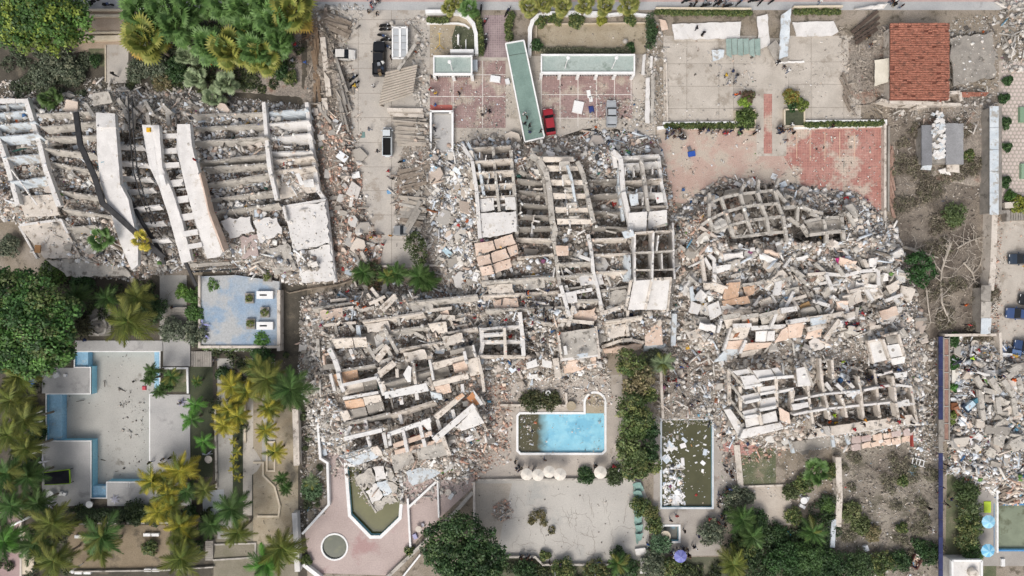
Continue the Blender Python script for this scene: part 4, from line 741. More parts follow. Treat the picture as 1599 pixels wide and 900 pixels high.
for k in range(22):
    x, y = rnd.uniform(545,720), rnd.uniform(575,690); a = rnd.choice((-.25, 1.3, 1.35)); l = rnd.uniform(8, 16); bar(T, 'broken_wall', (x, y, .5), (x+l*math.cos(a), y+l*math.sin(a), .6), .2, .7, rnd.choice((CONC, CONCG, CONCB)))
# cracked slab that slid into the pointed pool: a thing of its own
T = root('fallen_slab', 'cracked white roof slab slid into the pointed green pool', 'slab', W(590, 765, 0))
plates = [[(556,746),(580,731),(586,752),(570,766)], [(582,730),(600,728),(604,748),(588,752)], [(602,729),(616,738),(622,758),(606,750)], [(571,768),(587,754),(598,775),(582,788)], [(589,754),(605,750),(612,768),(600,774)], [(607,752),(622,760),(624,782),(614,770)], [(583,790),(599,777),(608,786),(590,799)], [(600,776),(613,770),(622,784),(609,788)]]
for pp in plates: poly(T, 'slab_plate', [(p[0], p[1], 1.1-(p[1]-728)*.021+rnd.uniform(-.15, .15)) for p in pp], .22, rnd.choice((CONCP, CONCW, CONC)), 1, .22)
bar(T, 'edge_beam', (554,744,1.0), (588,801,-.1), .25, .4, CONC)
# ---- 4 right-hand blocks
T = ruin('bare lattice of grey columns and beams lying below the red tile court', 1210, 330)
for pts in ([(1109,301),(1109,318),(1108,341),(1116,362)], [(1127,308),(1134,331),(1141,350),(1146,370)], [(1163,287),(1157,303),(1162,322),(1168,345),(1176,368)], [(1186,281),(1184,301),(1190,320),(1198,341),(1202,362)], [(1217,279),(1211,298),(1216,318),(1224,338),(1231,378)]): chain(T, 'column', pts, .42, .7, CONC, 2.6)
for pts in ([(1110,317),(1128,309),(1157,303),(1184,300),(1210,297)], [(1096,352),(1110,342),(1134,331),(1162,323),(1190,320),(1216,318)], [(1118,362),(1141,352),(1168,345),(1198,341),(1224,338)], [(1146,370),(1176,368),(1202,364),(1231,362)]): chain(T, 'beam', pts, .42, .6, CONC, 2.4)
for a in [(1225,325,1243,323),(1247,322,1246,346),(1252,323,1267,329),(1267,329,1286,334),(1265,333,1284,341),(1232,340,1250,353),(1257,347,1282,342),(1253,351,1264,369),(1287,341,1312,340),(1288,342,1291,364),(1315,339,1317,358),(1265,367,1290,364),(1290,364,1318,361),(1314,336,1324,332),(1324,332,1336,353),(1213,298,1228,316),(1292,364,1292,380),(1318,360,1319,377)]:
    bar(T, 'beam', (a[0], a[1], 2.5), (a[2], a[3], 2.4), .48, .6, CONC)
poly(T, 'floor_slab', [(1259,349,2.0),(1282,345,2.0),(1288,361,1.4),(1266,365,1.4)], .2, CONCG, 1.6, .03); poly(T, 'floor_slab', [(1291,344,2.0),(1312,343,2.0),(1314,359,1.4),(1293,362,1.4)], .2, CONCG, 1.6, .03); poly(T, 'wall_block', [(1320,322),(1331,318),(1343,336),(1336,342)], .8, CONC, 1.6, .04)
poly(T, 'floor_slab', [(1133,298,1.2),(1155,294,1.2),(1156,302,.8),(1130,307,.8)], .2, CONCG, 1, .05)
T = ruin('wide heap of pancaked floors and tilted beams in the middle of the right-hand ruin', 1240, 450)
for a in [(1097,405,1099,420),(1101,403,1111,421),(1107,397,1116,405),(1116,404,1117,446),(1135,441,1157,438),(1160,446,1180,443),(1180,443,1209,439),(1273,411,1292,428),(1262,429,1290,427),(1290,428,1318,430),(1318,431,1346,424),(1346,424,1372,422),(1291,429,1301,453),(1301,462,1320,481),(1328,456,1352,450),(1352,450,1378,446),(1352,451,1364,470),(1371,420,1390,417),(1372,421,1373,446),(1306,412,1318,430),(1062,384,1072,392),(1096,398,1102,440),(1248,432,1264,446),(1117,430,1128,448),(1076,432,1090,445),(1235,418,1256,432),(1142,432,1158,428),(1330,412,1344,422),(1230,470,1260,462),(1270,470,1296,478),(1320,470,1326,492),(1384,470,1410,460),(1340,480,1336,505),(1386,426,1420,430),(1240,456,1228,480)]:
    bar(T, 'beam', (a[0], a[1], 1.3), (a[2], a[3], 1.4), .48, .5, rnd.choice((CONC, CONC, CONCB, CONCW)))
for pts, m in [([(1186,397),(1191,395),(1213,405),(1212,414),(1187,405)], PLASTER), ([(1118,416),(1142,413),(1141,421),(1119,427)], PLASTER), ([(1210,441),(1221,438),(1220,460),(1207,461)], CONCW), ([(1085,466),(1095,452),(1104,461),(1098,472)], CONCW), ([(1244,403),(1261,398),(1263,403),(1246,408)], PLASTER), ([(1346,430),(1358,427),(1356,447),(1350,445)], CONCB), ([(1355,456),(1375,450),(1381,462),(1362,471)], CONCB), ([(1384,447),(1404,437),(1405,450),(1390,460)], CONCB), ([(1320,461),(1342,450),(1348,470),(1328,480)], CONCB), ([(1358,404),(1372,402),(1368,418),(1358,417)], CONCW), ([(1375,486),(1400,478),(1404,492),(1380,500)], CONCK), ([(1080,470),(1096,476),(1090,492),(1076,488)], CONCW), ([(1105,478),(1122,470),(1128,490),(1110,500)], CONCW), ([(1265,498),(1292,492),(1290,505),(1268,510)], CONCP), ([(1408,446),(1430,452),(1424,470),(1404,464)], CONCB), ([(1072,520),(1092,512),(1100,524),(1080,532)], CONCB), ([(1396,520),(1412,512),(1420,526),(1402,534)], CONC)]:
    poly(T, 'floor_slab', [(p[0], p[1], 1.3+rnd.uniform(-.25, .25)) for p in pts], .3, m, 1.3, .08)
TILE = paver('orange_checked_tile', (S('c9a68a'), S('d6b79d'), .6, 6, .12), .5, .5, (.95, .95, .95), .02)
for pts in ([(1135,443),(1157,440),(1152,470),(1138,472),(1129,466)], [(1161,448),(1180,446),(1178,459),(1166,465)], [(1128,470),(1168,462),(1172,474),(1130,478)]): poly(T, 'tiled_floor', [(p[0], p[1], 1.4) for p in pts], .25, TILE, 1.4, .06)
poly(T, 'wall_panel', [(1077,449),(1083,447),(1086,470),(1079,471)], .15, CONCP, 1.3)
for k in range(44):
    x, y = rnd.uniform(1065,1430), rnd.uniform(390,520); a = rnd.choice((-.1, -.2, 1.1, .8, 2.2, rnd.uniform(0, 3.1))); l = rnd.uniform(7, 20); bar(T, 'broken_beam', (x, y, .8), (x+l*math.cos(a), y+l*math.sin(a), .9+rnd.uniform(-.3, .3)), rnd.uniform(.3, .6), rnd.uniform(.4, .7), rnd.choice((CONC, CONCB, CONCG, CONCW)))
T = ruin('row of tilted cream wall boxes with square openings in the right-hand ruin', 1190, 525)
for a, b, m in [((1130,496), (1157,492), CONCB), ((1158,496), (1185,492), CONCB), ((1187,494), (1214,487), CONC)]:
    bar(T, 'wall_top', (*a, 2.8), (*b, 2.8), .6, .4, CONC); face(T, 'wall', (a[0]+1, a[1]+4), (b[0], b[1]+4), (b[0]-1, b[1]+16), (a[0]+5, a[1]+18), m, 2.5, 1.2)
poly(T, 'wall_block', [(1220,481),(1244,478),(1246,486),(1221,490)], .7, CONCW, 2.2, .04)
bars(T, 'wall_top', [(1230,504,1259,499,3),(1174,513,1228,510,2.6),(1146,509,1174,508,3)], .6, .6, CONCW)
face(T, 'wall', (1231,508), (1257,503), (1252,527), (1233,529), CONCK, 2.7, 1.6); face(T, 'wall', (1222,515), (1230,511), (1232,530), (1210,536), CONCK, 2.2, 1.4); face(T, 'wall', (1146,512), (1172,511), (1165,531), (1139,531), CONCB, 2.8, 2); face(T, 'wall', (1138,533), (1162,531), (1156,545), (1134,546), CONCK, 2.2, 1.6)
face(T, 'wall', (1133,547), (1160,534), (1153,560), (1115,566), CONCP, 1.7, .6); face(T, 'wall', (1181,518), (1199,517), (1196,534), (1180,534), PLASTER, 2.4, 1.8); face(T, 'wall', (1200,518), (1211,517), (1210,532), (1198,533), CONCW, 2.4, 1.8); face(T, 'wall', (1164,537), (1206,535), (1200,543), (1160,549), CONCK, 1.9, 1.4); face(T, 'wall', (1160,550), (1192,543), (1176,555), (1157,559), CONCB, 1.3, .6)
face(T, 'door', (1149,522), (1156,519), (1152,526), (1145,528), mat('brown_board', S('8d6046'), S('9b6d52'), .8, 6, .15), 3.0, 2.7, .08); bars(T, 'column', [(1128,498,1122,520,1.8),(1143,512,1131,548,2.6),(1166,532,1156,552,2.4),(1122,548,1130,570,1.6),(1213,490,1205,512,2.2),(1252,500,1262,498,2.6)], .4, .7, CONCW)
bars(T, 'beam', [(1255,500,1300,494,2),(1300,494,1318,490,2),(1290,530,1312,500,1.8),(1262,515,1290,508,1.6),(1320,495,1336,490,2)], .7, .6, CONCB); poly(T, 'wall_panel', [(1321,495),(1334,490),(1336,498),(1324,501)], .4, CONCW, 1.8); face(T, 'wall', (1262,520), (1285,512), (1282,526), (1258,530), CONCK, 1.6, 1)
T = ruin('leaning stack of white balconies on posts at the corner of the right-hand ruin', 1180, 630)
for pts, z in [([(1157,588),(1178,586),(1190,601),(1164,606)], 3.8), ([(1176,579),(1204,577),(1212,590),(1186,594)], 3.8), ([(1205,576),(1215,574),(1225,586),(1214,588)], 3.6), ([(1244,576),(1257,573),(1267,600),(1247,602)], 3.8), ([(1144,580),(1172,576),(1176,582),(1152,587)], 3.6),
    ([(1158,619),(1184,613),(1189,624),(1164,629)], 2.9), ([(1187,605),(1210,602),(1212,612),(1189,616)], 2.8), ([(1160,643),(1183,637),(1189,647),(1164,652)], 2.0), ([(1188,624),(1211,620),(1213,636),(1188,640)], 2.0), ([(1164,655),(1186,650),(1190,662),(1166,668)], 1.2), ([(1190,648),(1212,642),(1215,658),(1192,662)], 1.2)]:
    poly(T, 'balcony_slab', [(p[0], p[1], z) for p in pts], .25, CONCW, z, .015)
for a in [(1164,606,1190,601,4.0),(1186,594,1212,590,4.0),(1214,590,1240,588,3.8),(1247,602,1268,600,4.0),(1164,629,1189,624,3.1),(1188,616,1212,612,3.1),(1214,613,1240,608,2.8),(1164,652,1189,648,2.2),(1187,641,1213,636,2.3)]: bar(T, 'fascia', (a[0], a[1], a[4]), (a[2], a[3], a[4]), .4, .9, PLASTER)
for a in [(1138,576,1164,607,3.6),(1139,596,1164,630,2.8),(1140,622,1164,655,2.0),(1168,574,1192,604,3.7),(1198,570,1214,592,3.7),(1228,574,1242,592,3.2),(1256,566,1270,602,3.9),(1178,606,1190,626,2.8),(1175,630,1190,650,2)]: bar(T, 'beam', (a[0], a[1], a[4]), (a[2], a[3], a[4]), .28, .4, CONC)
for a in [(1156,604,1157,642),(1186,602,1187,642),(1213,592,1214,636),(1139,578,1140,632),(1153,588,1155,600),(1236,610,1240,645),(1186,645,1190,664)]: bar(T, 'post', (a[0], a[1], 2.6), (a[2], a[3], 1.6), .45, .5, CONCB)
poly(T, 'base_slab', [(1131,640,1.9),(1141,639,2.0),(1163,669,1.8),(1155,684,1.7)], .35, CONCW, 1, .02); poly(T, 'base_slab', [(1161,671,2.2),(1219,660,2.2),(1224,667,2.1),(1156,685,2.0)], .35, CONCW, .9, .02); bars(T, 'fascia', [(1155,685,1224,669,2.5)], .25, .9, PLASTER)
poly(T, 'wall_panel', [(1217,636,2.0),(1233,645,1.6),(1235,663,1.0),(1219,656,1.4)], .2, CONCK, 1.6, .04); poly(T, 'wall_panel', [(1237,632),(1262,628),(1264,636),(1240,641)], .3, CONCW, 1.8, .04)
T = ruin('grid of roofless debris-filled cells on a pale slab below the right-hand ruin', 1345, 630)
for pts in ([(1238,626),(1262,621),(1288,616),(1318,613),(1344,611),(1368,606),(1397,601),(1424,604)], [(1240,648),(1263,643),(1292,639),(1320,636),(1346,633),(1371,631),(1399,628),(1428,632)], [(1371,586),(1395,581)]): chain(T, 'wall', pts, .32, 1.5, CONCW, 1.8)
for pts in ([(1284,594),(1288,616),(1294,640),(1297,656)], [(1313,617),(1320,637),(1323,652)], [(1341,588),(1345,612),(1347,635),(1350,656)], [(1366,578),(1370,606),(1372,630),(1375,652)], [(1394,588),(1398,605),(1400,630),(1404,652)], [(1262,600),(1264,622),(1268,645),(1272,672)], [(1423,604),(1432,660)], [(1240,610),(1238,640)], [(1281,560),(1284,594)], [(1300,562),(1302,592)]): chain(T, 'wall', pts, .36, 1.5, CONCB, 1.7)
poly(T, 'base_slab', [(1272,670),(1340,660),(1424,648),(1433,661),(1360,672),(1262,684)], .3, CONCB, 1.7, .04); bars(T, 'fascia', [(1262,684,1433,661,2.0)], .25, .8, CONCW); bars(T, 'beam', [(1307,600,1321,613,1.8),(1290,598,1300,611,1.8),(1325,618,1344,612,2),(1322,592,1334,606,1.6)], .5, .5, CONCW)
poly(T, 'wall_panel', [(1397,583),(1418,580),(1416,589),(1400,591)], .25, PLASTER, 1.9, .06); poly(T, 'wall_panel', [(1328,612,2.2),(1344,609,2.2),(1332,624,1.6)], .15, CONCP, 1.8, .03); poly(T, 'wall_panel', [(1400,628),(1420,624),(1422,634),(1402,637)], .2, CONCW, 1.9, .1)
poly(T, 'lower_slab', [(1238,691,1.2),(1300,679,1.2),(1303,696,.9),(1242,707,.9)], .3, CONCG, .7, .08); bars(T, 'beam', [(1236,688,1240,708,1.1),(1300,680,1303,698,1.1),(1321,678,1327,694,1.1)], .5, .5, CONCP); bars(T, 'post', [(1425,676,1426,698,1.0)], .3, .5, mat('red_post', S('8d3f38'), S('9b4a42'), 1, 6, .1))
for i in range(6):
    for j in range(2):
        x0, y0 = 1330+i*16+rnd.uniform(-2, 2), 684-i*2.4+j*11; poly(T, 'tiled_plate', [(x0, y0, 1.0+rnd.uniform(-.1, .15)), (x0+14, y0-3, 1.0), (x0+15, y0+7, .85), (x0+1, y0+9, .8)], .15, CONCK if rnd.random() < .5 else PINKD, .6, .12)
T = ruin('pair of white roofless bathroom boxes tilted on the right-hand heap', 1385, 550)
poly(T, 'floor_slab', [(1358,535),(1380,532),(1389,562),(1366,567)], .3, PLASTER, 1.8, .02); poly(T, 'floor_slab', [(1384,540),(1404,537),(1413,555),(1391,559)], .3, PLASTER, 1.8, .02); poly(T, 'floor_slab', [(1391,561,2.0),(1414,556,2.0),(1413,567,1.6),(1395,571,1.6)], .3, PLASTER, 1.8, .03)
bars(T, 'wall', [(1356,534,1365,568,2.3),(1380,530,1391,563,2.3),(1404,522,1414,557,2.3),(1356,534,1380,530,2.2),(1381,525,1403,520,2.2)], .3, .7, CONCB); poly(T, 'tank_lid', [(1384,526),(1402,524),(1404,535),(1386,538)], .2, CONCG, 1.6, .05)
for c in ((1372,549), (1396,547)):
    p = PZ([(c[0], c[1], 1.83)])[0]; z0 = max((v.co.z for ch in T.children if ch.name.startswith('floor_slab') for v in ch.data.vertices)); MB().lathe([(.0, .02), (.22, .02), (.25, 0)], (p.x, p.y, z0+.01), 10).build('drain', CONCG, T)
# ---- 5 far right heap
T = ruin('half buried concrete frame in the household debris heap at the far right', 1550, 620)
for a in [(1526,588,1537,610),(1548,591,1563,614),(1568,594,1585,619),(1591,590,1597,613),(1532,609,1535,640),(1535,640,1537,657),(1537,609,1557,614),(1559,621,1562,646),(1578,580,1596,572),(1584,622,1588,650),(1575,590,1590,580)]: bar(T, 'beam', (a[0], a[1], 1.2), (a[2], a[3], 1.1), .75, .6, CONC)
for pts, m in [([(1524,578),(1547,585),(1546,588),(1525,583)], CONCW), ([(1526,655),(1537,655),(1538,668),(1525,668)], CONCB), ([(1539,663),(1580,669),(1575,680),(1538,676)], CONCG), ([(1580,570),(1599,566),(1605,578),(1586,580)], CONCG), ([(1555,676),(1572,682),(1566,700),(1552,694)], CONC), ([(1575,690),(1600,680),(1606,700),(1584,706)], CONC)]: poly(T, 'floor_slab', pts, .3, m, 1.2, .08)

# longer connected floor strips showing through the rubble
T = [o for o in COL.objects if o.get('label', '').startswith('collapsed wall stubs')][0]
fins(T, 'floor_slab', [(752,440,866,432),(754,462,878,455,CONCB),(758,484,890,479),(900,428,985,422,CONCB),(936,454,982,447),(946,502,1004,494,CONCB),(815,432,862,430)], 1.5, .25, CONC, (.1, -.7), 1.3)
for pts, m in [([(760,446),(800,443),(804,458),(764,460)], CONCB), ([(815,438),(850,436),(852,450),(818,452)], CONC), ([(905,432),(940,428),(944,444),(908,446)], CONCW), ([(770,468),(808,465),(810,480),(774,482)], CONCK), ([(950,456),(978,452),(980,472),(954,476)], CONC), ([(948,510),(978,506),(976,526),(952,528)], CONCB)]: poly(T, 'floor_slab', [(q[0], q[1], 1.2+rnd.uniform(-.3, .3)) for q in pts], .25, m, 1.2, .12)
T = [o for o in COL.objects if o.get('label', '').startswith('collapsed block sliding')][0]
fins(T, 'floor_slab', [(488,482,560,471),(566,502,662,488,CONCB),(592,520,668,509),(622,546,724,529,CONCB),(640,472,746,461),(700,520,746,512,CONCB),(592,596,672,574,CONCB),(536,662,610,645),(610,648,680,626,CONCB)], 1.5, .3, CONC, (.2, -.8), 1.6)
for pts, m in [([(570,506),(606,501),(610,516),(575,520)], CONCB), ([(640,476),(676,472),(680,486),(645,489)], CONC), ([(690,526),(722,520),(726,534),(695,540)], CONCB), ([(500,486),(535,481),(538,495),(505,499)], CONCK), ([(630,552),(664,546),(668,560),(634,566)], CONCB)]: poly(T, 'floor_slab', [(q[0], q[1], 1.3+rnd.uniform(-.3, .3)) for q in pts], .25, m, 1.2, .12)
T = [o for o in COL.objects if o.get('label', '').startswith('wide heap of pancaked')][0]
for k in range(26):
    x, y = rnd.uniform(1075,1420), rnd.uniform(395,520); a = rnd.gauss(-.12, .3); l, w_ = rnd.uniform(18, 34), rnd.uniform(9, 15); c, q = math.cos(a), math.sin(a)
    poly(T, 'floor_slab', [(x+u*c*l/2-v*q*w_/2, y+u*q*l/2+v*c*w_/2, 1.1-v*.4+rnd.uniform(-.2, .2)) for u, v in ((-1, -1), (1, -1), (1, 1), (-1, 1))], .25, rnd.choice((CONCB, CONCB, CONC, CONCW, CONCK)), 1.1, .14)
T = [o for o in COL.objects if o.get('label', '').startswith('half buried concrete frame')][0]
for k in range(12):
    x, y = rnd.uniform(1500,1610), rnd.uniform(585,730); a = rnd.uniform(-1, 1); l, w_ = rnd.uniform(14, 26), rnd.uniform(8, 13); c, q = math.cos(a), math.sin(a)
    poly(T, 'floor_slab', [(x+u*c*l/2-v*q*w_/2, y+u*q*l/2+v*c*w_/2, .8-v*.3) for u, v in ((-1, -1), (1, -1), (1, 1), (-1, 1))], .25, rnd.choice((CONC, CONCG, CONCB)), 1, .12)
# ================================================================ VEGETATION
def leaves(ells, dens=26, size=.3, cols=('4f6b30', '5f7d3a', '3f5a2a', '73883f'), org=(0, 0, 0), clump=.33, flat_=.75):
    """ells: (x,y,z,rx,ry,rz) in metres; leaf quads in clumps over each ellipsoid's shell"""
    Pn = []; Nn = []; Cn = []; cc = np.array([S(c) for c in cols])
    for (x, y, z, rx, ry, rz) in ells:
        r = (rx+ry)/2; nc = max(5, int(7*(r/ (r*clump))**1.6 * .9)); d = rng.normal(0, 1, (nc, 3)); d[:, 2] = np.abs(d[:, 2])*.9-.25*rng.random(nc); d /= np.linalg.norm(d, axis=1)[:, None]
        c = np.array([x, y, z]) + d*np.array([rx, ry, rz])*rng.uniform(.62, .95, (nc, 1)); rc = r*clump*rng.uniform(.6, 1.25, nc)
        tone = rng.uniform(.62, 1.2, nc); ci = rng.integers(0, len(cc), nc)
        for k in range(nc):
            m = max(6, int(dens*2.3*rc[k]**2)); q = rng.normal(0, 1, (m, 3)); q /= np.linalg.norm(q, axis=1)[:, None]; q[:, 2] = np.where(q[:, 2] < -.3, -q[:, 2], q[:, 2])
            Pn.append(c[k] + q*rc[k]*rng.uniform(.55, 1.12, (m, 1))*np.array([1, 1, flat_])); Nn.append(q + rng.normal(0, .45, (m, 3)) + np.array([0, 0, .35])); col = cc[ci[k]]*tone[k]*rng.uniform(.75, 1.25, (m, 1)); j = rng.random(m) < .15; col[j] = cc[rng.integers(0, len(cc), j.sum())]; Cn.append(col)
    P = np.concatenate(Pn); Nv = np.concatenate(Nn); C = np.concatenate(Cn); Nv /= np.linalg.norm(Nv, axis=1)[:, None]; n = len(P)
    u = np.cross(Nv, rng.normal(0, 1, (n, 3))); u /= np.linalg.norm(u, axis=1)[:, None]; v = np.cross(Nv, u); s = size*1.22*rng.uniform(.6, 1.3, (n, 1))
    V = np.stack([P-u*s*.6, P-v*s*.36, P+u*s*.6, P+v*s*.36], 1).reshape(-1, 3); F = np.arange(n*4).reshape(n, 4)
    return np_mesh('crown', LEAF, [(V, F, np.repeat(np.clip(C, 0, .5), 4, 0))], org)
G_BRIGHT = ('4a6a30', '587a38', '3c5829', '6a8442', '556a34'); G_OLIVE = ('5c6a33', '6b783c', '4b5a2c', '7f843f'); G_DARK = ('2f4a26', '3a5530', '26401f', '4a6238'); G_GREY = ('5b6650', '6c7560', '4b5643', '7d8068'); G_DRY = ('8b7f5c', '9c9070', '77704f', '6a6b48'); G_MIX = ('4c5f33', '63713f', '3d502a', '7a7d4a')
def tree(name, label, cat, blobs, cols, hgt, dens=24, size=.32, group=None, trunk=True, clump=.33, flat_=.8):
    """blobs: (px,py,z,r_m[,rz])"""
    x0 = sum(b[0] for b in blobs)/len(blobs); y0 = sum(b[1] for b in blobs)/len(blobs); base = W(x0, y0, hgt*.6); base.z = 0.0
    T = root(name, label, cat, base, group)
    E = [(*W(b[0], b[1], b[2])[:2], b[2], b[3]*(H-b[2])/H, b[3]*(H-b[2])/H, b[4] if len(b) > 4 else b[3]*.7) for b in blobs]
    if trunk:
        mb = MB().tube([base+Vector((0, 0, -.1)), base+Vector((.1, .1, hgt*.3)), base+Vector((.15, -.1, hgt*.6))], [.06*hgt**.8, .045*hgt**.8, .03*hgt**.8], 7)
        mb.build('trunk', BARK, T)
        for e in E[:7]: MB().tube([base+Vector((.12, 0, hgt*.45)), base.lerp(Vector(e[:3]), .55)+Vector((0, 0, hgt*.25)), Vector(e[:3])], [.025*hgt**.8, .018*hgt**.8, .02], 5).build('limb', BARK, T)
    me = leaves(E, dens, size, cols, tuple(base), clump, flat_); place(me, 'crown', T); return T
# big broadleaf trees
tree('broadleaf_tree', 'large round green tree in the top left corner by the street', 'tree', [(28,22,7,4.6),(75,18,7.4,4.4),(112,30,6.8,3.4),(48,48,6.5,3.8),(90,52,6.3,3.4),(15,48,6.2,3.0),(128,48,5.6,2.2),(60,8,7.5,4)], G_BRIGHT[:3]+('6b7c36', '7f8f3c'), 8, 26, .34)
tree('broadleaf_tree', 'huge bright green spreading tree left of the empty pool', 'tree', [(20,465,8,4.4),(60,470,8.4,4.2),(95,490,7.8,2.9),(30,505,8.2,4.6),(75,520,8,4.0),(100,520,7,2.2),(25,545,7.2,3.8),(65,555,7,3.6),(95,550,6.6,2.4),(45,445,7,2.6)], ('406230', '4f7637', '35522a', '5f8440', '5a6838'), 9, 26, .34)
tree('broadleaf_tree', 'large dense dark green tree below the pink pool deck', 'tree', [(690,840,6,3.0),(722,835,6.6,3.4),(752,845,6.2,2.9),(685,865,5.6,2.4),(715,872,6.6,3.6),(748,878,6.4,3.4),(772,868,5.4,2.2),(730,900,6,3.2),(765,900,5.6,2.6),(700,900,5.6,2.6)], G_DARK+('44592f',), 7, 26, .3)
tree('conical_tree', 'dark green bushy pine beside the bleached fallen trunks', 'tree', [(1437,412,3.0,2.0),(1428,428,2.6,1.4),(1448,425,2.6,1.4),(1425,405,2.4,1.0),(1440,440,2,1.0)], ('2a4a22', '35572a', '234019'), 3.5, 34, .24)
tree('round_tree', 'round clipped green tree at the foot of the driveway', 'tree', [(648,380,3.4,1.7),(655,400,2.8,1.3)], ('3d4a24', '4d5a2c', '2f3c1c'), 3.5, 34, .22)
STR = [(985,565,3.5,2.2,G_MIX),(1003,585,3.2,1.8,G_DRY),(992,600,3.6,2.0,G_DRY),(1008,612,3,1.7,G_MIX),(985,632,4,2.2,G_MIX),(1000,650,4,2.0,G_MIX),(988,668,3.6,2.0,('4f6334', '5f7340', '6d7d48')),(1012,668,3,1.6,G_DARK),(985,705,4.2,2.2,('55663a', '66774a', '75804e')),(990,728,4,2.0,G_MIX),(1010,700,3.4,1.8,G_DARK),(1015,722,3,1.6,G_MIX),(978,690,3,1.4,G_MIX)]
words_ = ['topmost', 'second', 'third', 'fourth', 'fifth', 'sixth', 'seventh', 'eighth', 'ninth', 'tenth', 'eleventh', 'twelfth', 'lowest']
for i, (x, y, z, r, c) in enumerate(sorted(STR, key=lambda q: q[1])): tree('shade_tree', words_[i] + ' tree counted downward in the green strip right of the blue pool', 'tree', [(x, y, z, r), (x+8, y+6, z-.6, r*.7), (x-7, y+7, z-.7, r*.7)], c, z+1, 24, .26, 'trees in the strip beside the blue pool')
